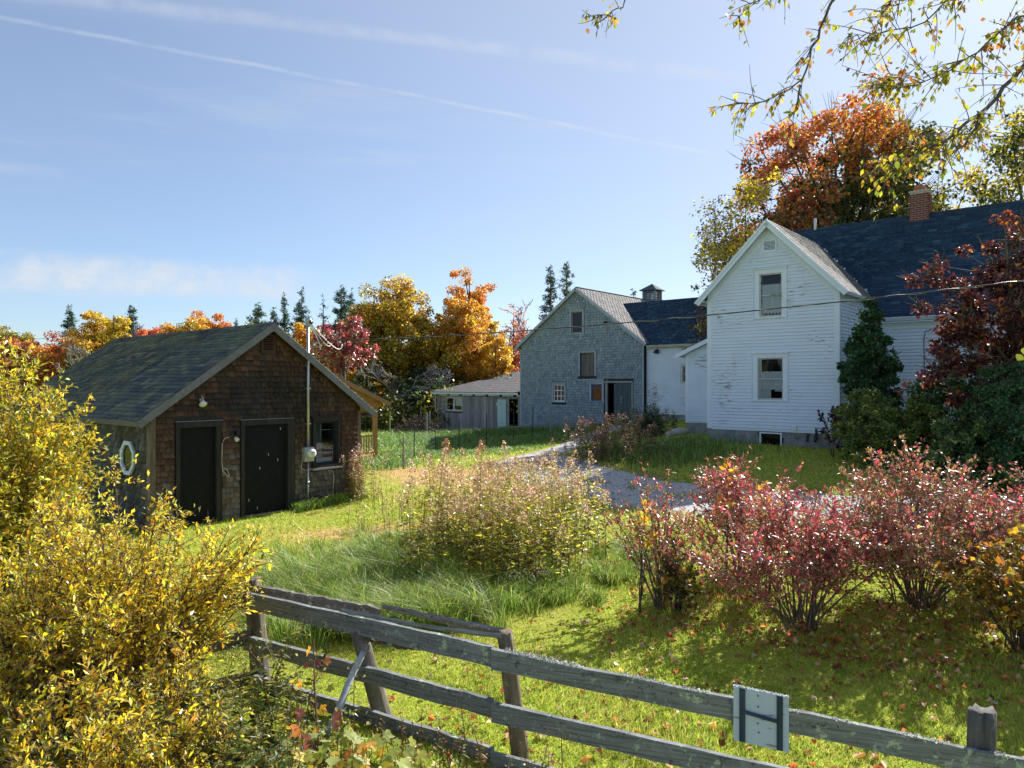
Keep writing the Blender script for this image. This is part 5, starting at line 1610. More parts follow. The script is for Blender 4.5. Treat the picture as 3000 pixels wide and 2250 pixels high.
def make_fence():
    root = empty('plank_fence', (0, 0, 0), 0, 'weathered three-rail plank fence with lichen crossing the foreground', 'fence')
    D2, D3 = Vector((0, 0, -.45)), Vector((0, 0, -.88))
    over = Vector((.02, 0, 0))
    plank(root, 'rail', [FA + Vector((-.1, .05, .01)), FB + over], .175, .035, 1, .003)
    plank(root, 'rail', [FB + Vector((.01, -.035, -.015)), FC, FD, FE], .170, .035, 2, .004)
    plank(root, 'rail', [FA + D2 + Vector((-.08, .05, 0)), FB + D2 + over], .155, .035, 3)
    plank(root, 'rail', [FB + D2 + Vector((.01, -.03, -.01)), FC + D2, FE + D2], .165, .035, 4)
    plank(root, 'rail', [FA + D3 + Vector((-.05, .05, .03)), FB + D3 + over + Vector((0, 0, .02))], .14, .035, 5)
    plank(root, 'rail', [FB + D3 + Vector((.0, -.03, 0)), FC + D3, FE + D3], .15, .035, 6)
    G = Vector((-6.2, 4.9, .75))
    for k, (dz, h) in enumerate(((.02, .15), (-.40, .15), (-.84, .14))):
        plank(root, 'rail', [FA + Vector((-.02, .06, dz)), G + Vector((0, 0, dz))], h, .035, 10 + k, .003, col=(.17, .14, .11))
    # split boards left lying along the post tops
    plank(root, 'split_board', [PX(742, 1712, 7.62), PX(920, 1745, 7.3), PX(1112, 1778, 7.0)], .15, .03, 21, .006, col=(.19, .165, .15), taper=lambda t: 1 - .55 * t ** 3)
    plank(root, 'split_board', [PX(1000, 1786, 6.88), PX(1240, 1832, 6.45), PX(1474, 1862, 6.10)], .15, .03, 22, .006, col=(.30, .30, .30), tilt=1.1, taper=lambda t: .55 + .45 * t)
    plank(root, 'split_board', [PX(1120, 1772, 7.05), PX(1300, 1808, 6.65), PX(1486, 1848, 6.22)], .12, .025, 23, .006, col=(.22, .21, .20), tilt=.5, taper=lambda t: .4 + .6 * t)
    plank(root, 'split_board', [PX(1070, 1862, 6.75), PX(1170, 1884, 6.6), PX(1260, 1896, 6.45)], .05, .03, 24, .008, col=(.16, .12, .08), taper=lambda t: 1 - .8 * abs(t - .5))
    # posts stand behind the rails
    def post(x, y, topz, lean=(0, 0), r=.075, seed=1, col=(.20, .17, .14)):
        b = (x + lean[0], y + lean[1], g1(x, y) - .25)
        return fpost(root, b, (x, y, topz), r, seed, col)
    post(-2.78, 7.60, .92, (.12, .0), .09, 1, (.17, .14, .11))
    p2 = PX(1046, 1850, 6.78); post(p2[0], p2[1], .66, (.32, .02), .078, 2, (.21, .185, .15))
    p3 = PX(1478, 1848, 6.16); post(p3[0], p3[1], p3[2], (.17, .03), .072, 3, (.20, .15, .10))
    post(3.33, 5.02, .70, (-.03, 0), .10, 4, (.13, .125, .115))
    # nails and lichen crust on the top edges
    r = np.random.default_rng(3)
    n = 2600
    t = r.uniform(0, 1, n)
    seg = r.integers(0, 3, n)
    pts = [FB, FC, FD, FE]
    P = np.array([np.array(pts[s].lerp(pts[s + 1], tt)) for s, tt in zip(seg, t)])
    dens = np.sin(P[:, 0] * 7.1) + np.sin(P[:, 0] * 13.3 + 1) > -.2
    P = P[dens]
    P += np.c_[r.normal(0, .004, len(P)), r.normal(-.008, .012, len(P)), r.normal(-.003, .007, len(P))]
    d = r.normal(0, 1, P.shape) + np.array([0, -.2, .5])
    o = link('lichen_crust', leaf_mesh('lichen_crust', P, d, r.uniform(.008, .022, len(P)), .012, pick(r, len(P), [(.36, .38, .36), (.28, .32, .30), (.42, .42, .38)]), r, MATS['leaf']), root)
    o['kind'] = 'stuff'
make_fence()

def make_sign():
    d = (FD - FC).normalized()
    b = FC + Vector((0, -.045, 0)) + d * .02
    root = empty('sign_board', (b.x, b.y, g1(b.x, b.y)), 0, 'small white square board with dark blue strips nailed to the top fence rail', 'sign')
    fr = Frame((0, 0, b.z - g1(b.x, b.y) + .105 - .405), d, (0, 0, 1))
    mb = MB(); mb.fbox(fr, 0, .39, 0, .405, -.012, .012)
    for k in (0,): pass
    mb.build('board', MATS['sign'], root)
    NV = (.035, .055, .085)
    for a in (.042, .305):
        m = MB(); m.fbox(fr, a, a + .042, .004, .40, .0125, .022, NV); m.build('strip', MATS['bluepaint'], root)
    m = MB(); P = fr.p
    m.hexa([P(.062, .222, .023), P(.318, .202, .023), P(.318, .202, .030), P(.062, .222, .030), P(.062, .248, .023), P(.318, .228, .023), P(.318, .228, .030), P(.062, .248, .030)], NV); m.build('cross_strip', MATS['bluepaint'], root)
    for (u, v) in ((.175, .29), (.172, .165), (.18, .10), (.175, .37)):
        m = MB(); m.tube([P(u, v, .012), P(u, v, .017)], .006, 8); m.build('nail_head', MATS['black_plastic'], root)
    r = np.random.default_rng(9)
    n = 420
    Q = np.array([P(r.uniform(0, .39), .405 + r.normal(0, .002), r.uniform(-.012, .012)) for _ in range(n)])
    o = link('lichen_crust', leaf_mesh('lichen_crust', Q, r.normal(0, 1, (n, 3)) + np.array([0, 0, .7]), r.uniform(.006, .014, n), .009, pick(r, n, [(.45, .46, .44), (.36, .40, .38)]), r, MATS['leaf']), root)
    o['kind'] = 'stuff'
make_sign()

def make_pole():
    a, b = Vector(PX(1066, 1905, 6.56)), Vector(PX(958, 2150, 6.05))
    root = empty('leaning_pole', tuple(b), 0, 'pale blue-grey pole leaning on the second fence post', 'pole')
    mb = MB(); P = [(b.lerp(a, t) - b) + Vector((.008 * math.sin(7 * t), .008 * math.cos(5 * t), 0)) for t in np.linspace(0, 1, 8)]
    mb.tube(P, [.034, .034, .033, .032, .032, .031, .030, .028], 9, (.50, .52, .56)); mb.build('shaft', MATS['trimwood'], root, True)
    mb = MB(); q = a - b; mb.tube([q + Vector((.01, 0, .0)), q + Vector((.02, .02, .05))], [.04, .032], 8, (.30, .27, .24)); mb.build('frayed_end', MATS['bark'], root)
make_pole()

# ------------------------------------------------------------------ wire fence by the barn yard
def make_wire_fence():
    spots = [(1182, 25.5, 1.15), (1213, 29.5, 1.5), (1276, 33.2, 1.6), (1344, 34.2, 1.45), (1425, 36.0, 1.65), (1506, 37.5, 1.75), (1560, 38.4, 1.85), (1613, 39.0, 1.6)]
    root_pts = []
    names = ['wooden stake nearest the timber porch', 'second', 'third']
    lab = ['thin post of the wire fence nearest the timber porch', 'dark steel post in sunlit weeds left of the board lean-to', 'dark steel post at the left corner of the board lean-to',
           'dark steel post below the lean-to window', 'dark steel post before the middle of the lean-to boards', 'dark steel post before the black lean-to doorway',
           'dark steel post before the left edge of the barn', 'pale stake standing under the nine-pane barn window']
    for i, (px, Y, h) in enumerate(spots):
        x, y = (px - 1500) / 2080 * Y, Y
        z = g1(x, y)
        e = empty('fence_stake', (x, y, z - .05), 0, lab[i], 'fence post', 'posts of the wire fence by the barn')
        r = .028 if i in (0, 7) else .02
        mb = MB(); tilt = (.03 * math.sin(i * 2.3), .02 * math.cos(i * 1.7))
        if i in (0, 7): mb.tube([(0, 0, 0), (tilt[0] * .5, 0, h * .5), (tilt[0], tilt[1], h + .05)], [.045, .042, .038], 7, (.34, .32, .28)); mb.build('stake', MATS['post'], e)
        else:
            mb.hexa([(-.02, -.006, 0), (.02, -.006, 0), (.02, .006, 0), (-.02, .006, 0), (-.02 + tilt[0], -.006, h), (.02 + tilt[0], -.006, h), (.02 + tilt[0], .006, h), (-.02 + tilt[0], .006, h)])
            mb.hexa([(-.005, .006, 0), (.005, .006, 0), (.005, .035, 0), (-.005, .035, 0), (-.005 + tilt[0], .006, h), (.005 + tilt[0], .006, h), (.005 + tilt[0], .035, h), (-.005 + tilt[0], .035, h)])
            mb.build('stake', MATS['steelpost'], e)
        root_pts.append(Vector((x, y, z)))
    # mesh of wires
    w = empty('wire_mesh', tuple(root_pts[0]), 0, 'slack wire mesh strung between the stakes before the barn', 'wire fence')
    o = root_pts[0]
    pts = [Vector(PX(1010, 1330, 24.0)), *root_pts]
    pts[0].z = g1(pts[0].x, pts[0].y)
    for hgt in (.12, .3, .5, .7, .9, 1.1):
        mb = MB(); L = []
        for a, b in zip(pts[:-1], pts[1:]):
            for k in range(6):
                t = k / 6; q = a.lerp(b, t); L.append(q - o + Vector((0, 0, hgt - .06 * 4 * t * (1 - t))))
        mb.tube(L, .004, 4); mb.build('strand', MATS['wire'], w)
    mb = MB()
    for a, b in zip(pts[:4], pts[1:5]):
        n = int((b - a).length / .3)
        for k in range(n):
            q = a.lerp(b, k / n) - o; mb.tube([q + Vector((0, 0, .1)), q + Vector((0, 0, 1.08))], .003, 3, cap=False)
    mb.build('stay_wires', MATS['wire'], w)
    # far run of posts and wires past the porch
    for i, (px, Y, lb) in enumerate(((1142, 47, 'far grey fence stake left of the rubble heap'), (1250, 44, 'grey wooden stake beside the white downpipe of the lean-to'), (1258, 46, 'grey stake just behind another by the lean-to corner'))):
        x = (px - 1500) / 2080 * Y
        e = empty('fence_stake', (x, Y, g1(x, Y) - .05), 0, lb, 'fence post', 'posts of the wire fence by the barn')
        mb = MB(); mb.tube([(0, 0, 0), (.02, 0, 1.55)], .05, 7, (.34, .34, .30)); mb.build('stake', MATS['post'], e)
    x, y = (1232 - 1500) / 2080 * 46, 46
    e = empty('brush_heap', (x, y, g1(x, y)), 0, 'brown heap of brush and rubble behind the wire fence', 'brush heap')
    r = np.random.default_rng(4); n = 900
    a = r.uniform(0, 6.28, n); q = np.sqrt(r.uniform(0, 1, n))
    P = np.c_[np.cos(a) * q * 1.7, np.sin(a) * q * 1.0, (1 - q ** 2) * 1.15 * r.uniform(.7, 1, n)]
    o2 = link('twigs', leaf_mesh('twigs', P, r.normal(0, 1, (n, 3)), r.uniform(.2, .6, n), .05, pick(r, n, [(.17, .12, .10), (.24, .17, .14), (.12, .09, .08)]), r, MATS['bark']), e); o2['kind'] = 'stuff'
make_wire_fence()

def make_small_things():
    x, y, _ = PX(1985, 1262, 30.5)
    e = empty('birch_log', (x, y, g1(x, y)), .35, 'pale weathered log lying by the corner of the white lean-to', 'log')
    mb = MB(); mb.tube([(-.55, 0, .16), (-.2, .02, .24), (.2, 0, .28), (.5, .03, .26)], [.10, .16, .17, .12], 9, (.50, .45, .42)); mb.build('trunk_piece', MATS['trimwood'], e, True)
    mb = MB(); mb.tube([(-.3, 0, .25), (-.5, -.1, .42)], [.05, .03], 6, (.45, .40, .36)); mb.build('branch_stub', MATS['trimwood'], e, True)
    a, b = Vector(PX(1958, 1276, 27.0)), Vector(PX(1912, 1362, 23.5))
    b.z = g1(b.x, b.y)
    e = empty('guy_wire', tuple(b), 0, 'thin slanting guy rod with white marker tip in the weeds by the farmhouse', 'rod')
    mb = MB(); mb.tube([(0, 0, 0), a - b], .015, 6); mb.build('rod', MATS['galv'], e)
    mb = MB(); m = (a - b) * .62; mb.tube([m - (a - b) * .03, m + (a - b) * .03], .035, 6); mb.build('marker', MATS['white_plastic'], e)
make_small_things()
# ------------------------------------------------------------------ trees
def TX(px, Y): return ((px - 1500) / 2080 * Y, Y)
def TH(ytop, xy): return CZ + (1125 - ytop) / 2080 * xy[1] - g1(*xy)
def grad(bottom, topc, mixc=None, mixp=.2, jit=.2, bias=0.0):
    """colour by height in the crown: autumn colour comes in from the top and outside"""
    B, T = np.array(bottom, float), np.array(topc, float)
    def f(rng, q, ci=None):
        n = len(q)
        r = np.sqrt((q ** 2).sum(1))
        t = np.clip(.5 + .55 * q[:, 2] + .25 * (r - .6) + bias + rng.normal(0, .22, n), 0, 1)
        if ci is not None:
            cj = rng.normal(0, .42, ci.max() + 1); t = np.clip(t + cj[ci], 0, 1)
        c0 = B[rng.integers(0, len(B), n)]; c1 = T[rng.integers(0, len(T), n)]
        c = np.where((rng.random(n) < t)[:, None], c1, c0)
        if mixc is not None:
            Mx = np.array(mixc, float); m = rng.random(n) < mixp
            c[m] = Mx[rng.integers(0, len(Mx), m.sum())]
        return np.clip(c * (1 + rng.normal(0, jit, (n, 1))), .003, .9)
    return f
ORANGE = [srgb(214, 156, 52), srgb(204, 138, 46), srgb(220, 174, 66), srgb(188, 120, 48)]
GOLD = [srgb(218, 190, 48), srgb(202, 174, 40), srgb(186, 168, 46), srgb(226, 204, 74)]
OLIVE = [srgb(126, 122, 30), srgb(104, 108, 30), srgb(150, 138, 36), srgb(84, 94, 30)]
DGREEN = [srgb(52, 74, 34), srgb(40, 62, 32), srgb(66, 86, 36), srgb(34, 52, 30)]
RED = [srgb(160, 48, 58), srgb(136, 40, 54), srgb(180, 76, 74), srgb(120, 38, 50)]
RUST = [srgb(200, 116, 60), srgb(184, 98, 54), srgb(210, 138, 84)]
PINK = [srgb(214, 130, 100), srgb(200, 104, 84), srgb(222, 150, 112)]
SPR = [srgb(60, 92, 78), srgb(72, 104, 84), srgb(48, 76, 68), srgb(86, 114, 82)]
PINE = [srgb(92, 122, 92), srgb(76, 108, 90), srgb(116, 134, 84), srgb(64, 92, 76)]
GB = 'trees along the wood edge behind the shed'
def bl(label, px, ytop, Y, wpx, color, cbf=.3, **kw):
    xy = TX(px, Y); H = TH(ytop, xy)
    kw.setdefault('n_cl', 85); kw.setdefault('per', 105)
    if Y > 45 and kw.get('lsize', 0) >= .25: kw['lsize'] *= .72; kw['per'] = int(kw['per'] * 1.8)
    return broadleaf(kw.pop('name', 'maple_tree'), label, xy, H, H * cbf, wpx / 2 / 2080 * Y, color, **kw)
bl('low red and orange tree at the far left edge of the wood', 95, 962, 70, 210, grad(RUST, RED + RUST, OLIVE, .15), .15, seed=11, lsize=.3, group=GB)
bl('rusty tree behind the yellow bush left of the bare tree', 175, 985, 66, 170, grad(RUST, RUST + ORANGE, GOLD, .2), .15, seed=111, lsize=.3, group=GB)
bl('orange-gold tree right of the leafless tree beyond the shed roof', 268, 905, 66, 140, grad(GOLD + OLIVE, ORANGE + GOLD), .2, seed=12, lsize=.3, group=GB)
bl('tall narrow yellow-green tree beyond the left roof end', 332, 888, 64, 92, grad(OLIVE + GOLD, GOLD), .25, seed=13, lsize=.28, group=GB, n_cl=34)
bl('low pinkish orange tree behind the left half of the shed ridge', 440, 950, 68, 150, grad(RUST, RUST + PINK), .1, seed=14, lsize=.3, group=GB)
bl('gold-green rounded tree behind the middle of the shed ridge', 518, 912, 66, 150, grad(OLIVE + GOLD, GOLD + ORANGE), .15, seed=15, lsize=.3, group=GB)
bl('orange tree right of the rounded gold one behind the ridge', 622, 914, 68, 150, grad(GOLD, ORANGE + RUST), .15, seed=16, lsize=.3, group=GB)
bl('olive-gold tree at the far left beside the rusty one', 40, 945, 74, 170, grad(OLIVE, GOLD + OLIVE), .1, seed=211, lsize=.3, group=GB)
bl('greenish gold tree between the leafless tree and the rounded gold one', 375, 935, 76, 130, grad(OLIVE + DGREEN, GOLD + OLIVE), .1, seed=212, lsize=.3, group=GB)
bl('yellow-green tree between the two orange crowns behind the ridge', 575, 928, 78, 120, grad(OLIVE, GOLD), .1, seed=213, lsize=.3, group=GB)
bl('dull green tree among the spruces left of the shed peak', 790, 925, 64, 150, grad(OLIVE + DGREEN, OLIVE), .1, seed=214, lsize=.26, group=GB)
bl('olive tree low between the mast and the wide-branched pine', 960, 945, 66, 140, grad(OLIVE, GOLD + OLIVE), .1, seed=215, lsize=.28, group=GB)
bl('gold tree filling the gap left of the barn', 1270, 930, 66, 170, grad(OLIVE, GOLD), .1, seed=216, lsize=.3, group=GB)
bl('small orange tree just right of the shed peak', 885, 930, 56, 105, grad(GOLD, ORANGE), .1, seed=17, lsize=.26, group=GB, n_cl=46)
bl('small crimson maple right of the electric mast', 1005, 924, 47, 185, grad(RED, RED, [srgb(214, 120, 110)], .15), .48, seed=18, lsize=.22, group=GB, n_cl=60, per=80, mat='leaf_gloss')
bl('tall green-gold maple between the crimson one and the orange one', 1165, 818, 60, 275, grad(OLIVE + GOLD, GOLD + ORANGE, OLIVE, .2, bias=-.1), .18, seed=19, lsize=.3, group=GB, n_cl=170, per=120, trunk_r=.25)
bl('golden tree low between crimson maple and tall green-gold maple', 1075, 880, 62, 180, grad(OLIVE, GOLD + ORANGE), .1, seed=119, lsize=.3, group=GB, n_cl=70)
bl('tallest bright orange maple left of the barn', 1350, 865, 61, 300, grad(GOLD + OLIVE, ORANGE, GOLD, .2, bias=.1), .14, seed=20, lsize=.3, group=GB, n_cl=180, per=120, trunk_r=.28, top=.6)
bl('upper orange leader of the maple left of the barn', 1375, 785, 63, 170, grad(ORANGE + GOLD, ORANGE + RUST, OLIVE, .1), .52, seed=21, lsize=.27, group=GB, n_cl=60, per=100, lobes=.5)
bl('bright yellow-orange maple low against the barn lean-to roof', 1452, 990, 58, 130, grad(GOLD, GOLD + ORANGE), .08, seed=22, lsize=.26, group=GB, n_cl=60)
bl('grey-green willow bush above the lean-to roof', 1350, 1018, 62, 165, grad([srgb(120, 128, 84), srgb(98, 108, 74)], [srgb(150, 152, 104), srgb(132, 140, 92)]), .05, seed=23, lsize=.2, group=GB, n_cl=60, name='willow_bush')
bl('sparse pink-leaved tree left of the barn eave', 1505, 895, 66, 120, grad(PINK, PINK + RUST), .2, seed=24, lsize=.22, group=GB, n_cl=60, per=22, bare=.7)
bl('rusty small tree low behind the barn eave', 1500, 1010, 62, 110, grad(RUST, PINK + RUST), .05, seed=25, lsize=.25, group=GB, n_cl=50, per=50)
bare_tree('bare_tree', 'leafless grey tree with some pink leaves behind the barn rake', TX(1590, 70), TH(845, TX(1590, 70)), .5, 31, (.26, .22, .21), GB, (PINK, 420, .22))
bare_tree('bare_tree', 'leafless grey tree rising beyond the left end of the shed roof', TX(190, 44), TH(900, TX(190, 44)), .62, 32, (.28, .26, .24), GB, None, 6)
bare_tree('bare_tree', 'wide leafless tree round a small spruce beyond the shed ridge', TX(430, 72), TH(870, TX(430, 72)), .62, 33, (.25, .25, .27), GB, None, 6)
bare_tree('bare_tree', 'leafless grey tangle in front of the tall green-gold maple', TX(1165, 54), TH(985, TX(1165, 54)), .75, 34, (.36, .34, .31), GB, None, 6)
bare_tree('bare_tree', 'twiggy dead tree in front of the tall orange maple', TX(1250, 58), TH(1000, TX(1250, 58)), .8, 35, (.34, .31, .28), GB, None, 6)
bare_tree('bare_tree', 'thin bare saplings right of the tallest orange maple', TX(1432, 68), TH(838, TX(1432, 68)), .35, 36, (.25, .24, .24), GB, None, 4, r0=.06)
bl('dark vine-laden tree trunk left of the lean-to', 1225, 1050, 56, 110, grad(DGREEN, DGREEN + [srgb(92, 98, 84)]), .1, seed=37, lsize=.2, group=GB, n_cl=40, per=60, name='vine_tree')
def cf_(label, px, ytop, Y, wpx, pal, **kw):
    xy = TX(px, Y); H = TH(ytop, xy)
    return conifer('spruce_tree', label, xy, H, wpx / 2 / 2080 * Y, pal, group='evergreens rising above the autumn wood', **kw)
cf_('small dark spruce top behind the leafless tree at left', 203, 893, 78, 90, SPR, seed=41)
cf_('blue-green spruce inside the wide leafless tree', 390, 893, 74, 110, SPR, seed=42, irregular=.4)
cf_('loose green pine left of the shed peak', 757, 888, 66, 120, PINE, seed=43, irregular=.5, dens=1.2)
cf_('short spruce between the pine and the slim spire behind the shed', 802, 900, 68, 80, PINE, seed=44)
cf_('slim dark spruce spire behind the shed peak', 833, 857, 70, 66, SPR, seed=45)
cf_('broad pointed spruce behind the electric mast', 884, 848, 70, 110, SPR, seed=46, irregular=.4)
cf_('nearly bare dying spruce right of the electric mast', 947, 868, 72, 84, SPR, seed=47, drop=.45, dens=.35)
cf_('wide-branched pine left of the tall green-gold maple', 1000, 838, 74, 150, SPR, seed=48, irregular=.55)
cf_('small spruce tip beside the wide-branched pine', 1028, 857, 76, 80, SPR, seed=49)
cf_('dark spruce behind the barn rake, left of its twin', 1613, 777, 66, 100, SPR, seed=50)
cf_('taller loose pine right of the twin spruce behind the barn', 1660, 762, 70, 110, PINE, seed=51, irregular=.5)
cf_('pine tip showing over the barn ridge left of the cupola', 1856, 852, 72, 100, PINE, seed=52, irregular=.5)
cf_('tiny far spruce above the orange tree behind the ridge', 692, 930, 90, 50, SPR, seed=53)
# far continuous woodland
def far_wood():
    r = np.random.default_rng(70)
    P, L, C = [], [], []
    pal = [ORANGE, GOLD, OLIVE, RUST, DGREEN, GOLD, OLIVE]
    for k in range(230):
        x = r.uniform(-125, 150); y = r.uniform(88, 125)
        H = r.uniform(6.5, 11.0); R = r.uniform(2.5, 4.5)
        n = 420
        u = unit(r.normal(0, 1, (n, 3))) * r.uniform(.3, 1, (n, 1)) ** .5
        P.append(np.c_[x + u[:, 0] * R, y + u[:, 1] * R, -.4 + H * .5 + u[:, 2] * H * .5]); L.append(r.uniform(.35, .8, n))
        C.append(pick(r, n, pal[r.integers(0, len(pal))], None, .22))
    P, L, C = np.concatenate(P), np.concatenate(L), np.concatenate(C)
    tag(link('far_wood', leaf_mesh('far_wood', P, r.normal(0, 1, P.shape), L, L * .8, C, r, MATS['leaf'])), 'far-off band of autumn woodland along the skyline', 'woodland', kind='stuff')
    # understory along the near wood edge
    P, L, C = [], [], []
    for k in range(110):
        x = r.uniform(-34, 2.0); y = r.uniform(50, 60) - .12 * x * 0
        if x > -3 and y < 54: continue
        H = r.uniform(1.2, 4.2); R = r.uniform(.8, 1.8)
        n = 300
        u = unit(r.normal(0, 1, (n, 3))) * r.uniform(.2, 1, (n, 1)) ** .5
        z = g1(x, y)
        P.append(np.c_[x + u[:, 0] * R, y + u[:, 1] * R, z + H * .5 + u[:, 2] * H * .5]); L.append(r.uniform(.15, .35, n))
        C.append(pick(r, n, [DGREEN, OLIVE, DGREEN, GOLD][r.integers(0, 4)], None, .22))
    P, L, C = np.concatenate(P), np.concatenate(L), np.concatenate(C)
    tag(link('wood_edge_brush', leaf_mesh('wood_edge_brush', P, r.normal(0, 1, P.shape), L, L * .7, C, r, MATS['leaf'])), 'dark green undergrowth at the foot of the autumn wood', 'undergrowth', kind='stuff')
far_wood()

# big trees behind the farmhouse
def bigmaple(rng, q, ci):
    n = len(q)
    org = np.array(ORANGE + RUST + [srgb(190, 90, 60), srgb(198, 108, 56)]); yel = np.array(GOLD + [srgb(176, 160, 40)]); dk = np.array(OLIVE + DGREEN + DGREEN)
    t = np.clip(.52 + 1.5 * (q[:, 2] - .5) + rng.normal(0, .15, n) - .45 * q[:, 0], 0, 1)
    rt = np.clip((q[:, 0] - .05) * 1.5 + rng.normal(0, .3, n), 0, 1)
    k1, k2, k3 = (.7 * rng.random(ci.max() + 1)[ci] + .3 * rng.random(n) for _ in range(3))
    c = np.where((k1 < t)[:, None], org[rng.integers(0, len(org), n)], dk[rng.integers(0, len(dk), n)])
    c = np.where((k2 < rt)[:, None], np.where((k3 < .55)[:, None], yel[rng.integers(0, len(yel), n)], dk[rng.integers(0, len(dk), n)]), c)
    pk = (q[:, 0] < -.4) & (rng.random(n) < .5)
    c[pk] = np.array(RUST + [srgb(184, 80, 70)])[rng.integers(0, 4, pk.sum())]
    return c * (1 + rng.normal(0, .2, (n, 1)))
bl('large orange and red maple towering behind the farmhouse roof', 2480, 272, 44, 690, bigmaple, .14, seed=61, n_cl=400, per=150, lsize=.24, trunk_r=.42, mat='leaf_dull', clr=.10, lobes=.18, bare=.35)
bl('yellow-green birch rising behind the white front gable', 2185, 520, 38, 270, grad(GOLD + OLIVE, GOLD, OLIVE, .15), .10, seed=62, n_cl=150, per=85, lsize=.17, name='birch_tree', lobes=.35, trunk_r=.12)
bl('thin dark-leaved tree left of the white gable peak', 2095, 520, 40, 130, grad([srgb(110, 92, 62), srgb(72, 74, 50)], [srgb(100, 98, 56), srgb(130, 92, 54)]), .15, seed=63, n_cl=70, per=13, lsize=.17, bare=.8, name='thin_tree', trunk_r=.1)
bl('small brown-leaved tree over the roof of the white ell', 2055, 875, 36.5, 120, grad([srgb(120, 84, 50), srgb(90, 60, 44)], [srgb(150, 96, 52), srgb(110, 70, 48)]), .3, seed=64, n_cl=34, per=16, lsize=.14, bare=.9, name='thin_tree', trunk_r=.06)
bl('tall green tree at the right edge above the farmhouse', 3040, 215, 36, 440, grad(DGREEN + OLIVE, OLIVE + GOLD, DGREEN, .3), .25, seed=65, n_cl=130, per=85, lsize=.2, name='green_tree', trunk_r=.3, lobes=.4)

# ------------------------------------------------------------------ plantings in front of the farmhouse
DK = [srgb(42, 78, 46), srgb(52, 92, 50), srgb(34, 64, 42), srgb(66, 100, 54)]
YW = [srgb(86, 108, 46), srgb(108, 124, 52), srgb(66, 90, 46), srgb(130, 136, 58)]
def cedar(label, px, ytop, Y, wpx, seed):
    xy = TX(px, Y); H = TH(ytop, xy); R = wpx / 2 / 2080 * Y
    return broadleaf('cedar_tree', label, xy, H, .2, R, lambda rng, q, ci: pick(rng, len(q), DK, None, .2), 150, 95, .12, seed, top=.25, clr=.11, lobes=.12, trunk_r=.1, mat='needle')
cedar('tall dark green cedar in the corner of the farmhouse', 2550, 860, 22.6, 165, 71)
def yew(label, px, ytop, Y, wpx, seed, pal=YW, H0=None):
    xy = TX(px, Y); H = TH(ytop, xy); R = wpx / 2 / 2080 * Y
    return broadleaf('yew_bush', label, xy, H, .02, R, lambda rng, q, ci: pick(rng, len(q), pal, None, .25), 130, 90, .09, seed, cat='bush', top=.8, clr=.14, lobes=.2, trunk_r=.05, mat='needle', group='clipped evergreens along the farmhouse wall')
yew('rounded olive-green yew before the farmhouse corner', 2560, 1130, 20.3, 260, 72)
yew('low olive yew in front of the dark cedar', 2690, 1160, 19.6, 220, 73)
yew('tall dark green bush under the bronze-leaved tree', 2800, 1060, 19.8, 280, 74, YW + DK)
yew('darkest large bush at the right edge of the lawn', 2985, 1030, 16.4, 300, 75, DK)
yew('low dark bush spilling onto the lawn at right', 2840, 1190, 17.0, 260, 76, DK + YW)
xy = TX(2475, 21.6)
shrub('sumac_bush', 'orange-red leaved seedling at the foot of the cedar', TX(2640, 20.6), 2.3, .35, [srgb(196, 90, 66), srgb(176, 70, 60)], seed=77, nst=7, ntw=7, nlv=8, leaf=(.10, .05), frm=.6)
shrub('purple_sapling', 'slender dark purple sapling against the white corner board', TX(2440, 21.9), 2.35, .33, [srgb(66, 28, 44), srgb(50, 22, 38), srgb(90, 36, 46)], seed=78, nst=5, ntw=11, nlv=8, leaf=(.12, .085), frm=.25, twl=.4)
BRZ = [srgb(98, 44, 46), srgb(78, 34, 42), srgb(66, 30, 42), srgb(130, 66, 40)]
bl('bronze-purple leaved maple at the right edge before the farmhouse', 2965, 640, 18.2, 500, grad(BRZ[:3], BRZ[:3] + BRZ + [srgb(150, 84, 40)], [srgb(180, 112, 46)], .07), .22, seed=81, n_cl=210, per=72, lsize=.13, clr=.10, lobes=.35, bare=.5, trunk_r=.13, name='bronze_maple', mat='leaf_dull', ry=1.6)
# ------------------------------------------------------------------ blueberry bushes on the lawn
BB = [srgb(198, 84, 92), srgb(176, 72, 80), srgb(164, 84, 76), srgb(204, 126, 98), srgb(176, 130, 78), srgb(134, 128, 64)]
GBB = 'row of red-leaved blueberry bushes on the lawn'
def bb(label, px, py, Y, H, R, seed, w=None, nst=26, ntw=20, nlv=9, pal=BB, lean=(0, 0), wid=1.0):
    x = (px - 1500) / 2080 * Y
    return shrub('blueberry_bush', label, (x, Y), H, R, pal, w, seed, nst, ntw, nlv, (.062, .032), .24, 'leaf_gloss', GBB, (.17, .13, .10), colf=None, arch=.46, twl=.46, lean=lean, wid=wid)
bb('leaning sparse blueberry bush at the left end of the row', 1935, 1776, 9.9, 2.0, .70, 91, [2, 2, 3, 3, 3, 3], 15, 18, 7, lean=(-.22, 0))
bb('red blueberry bush behind and left of the reddest one', 2190, 1700, 11.0, 1.95, 1.0, 92, [4, 3, 3, 2, 1, 1], 26, 30, 9, wid=1.15, lean=(.1, .1))
bb('reddest blueberry bush with open trunk-like stems in mid-lawn', 2353, 1830, 9.15, 1.85, 1.25, 93, [6, 4, 3, 3, 1, 1], 32, 34, 9, wid=1.12, lean=(.0, .1))
bb('wide bronze-green blueberry bush right of the reddest one', 2690, 1790, 9.6, 2.05, 1.4, 94, [2, 2, 3, 3, 4, 4], 42, 38, 9, wid=1.15, lean=(0, 0))
bb('large blueberry bush with glossy pink leaves at the right edge', 3010, 1750, 9.9, 2.05, 1.3, 95, [4, 3, 3, 3, 2, 3], 36, 32, 9)
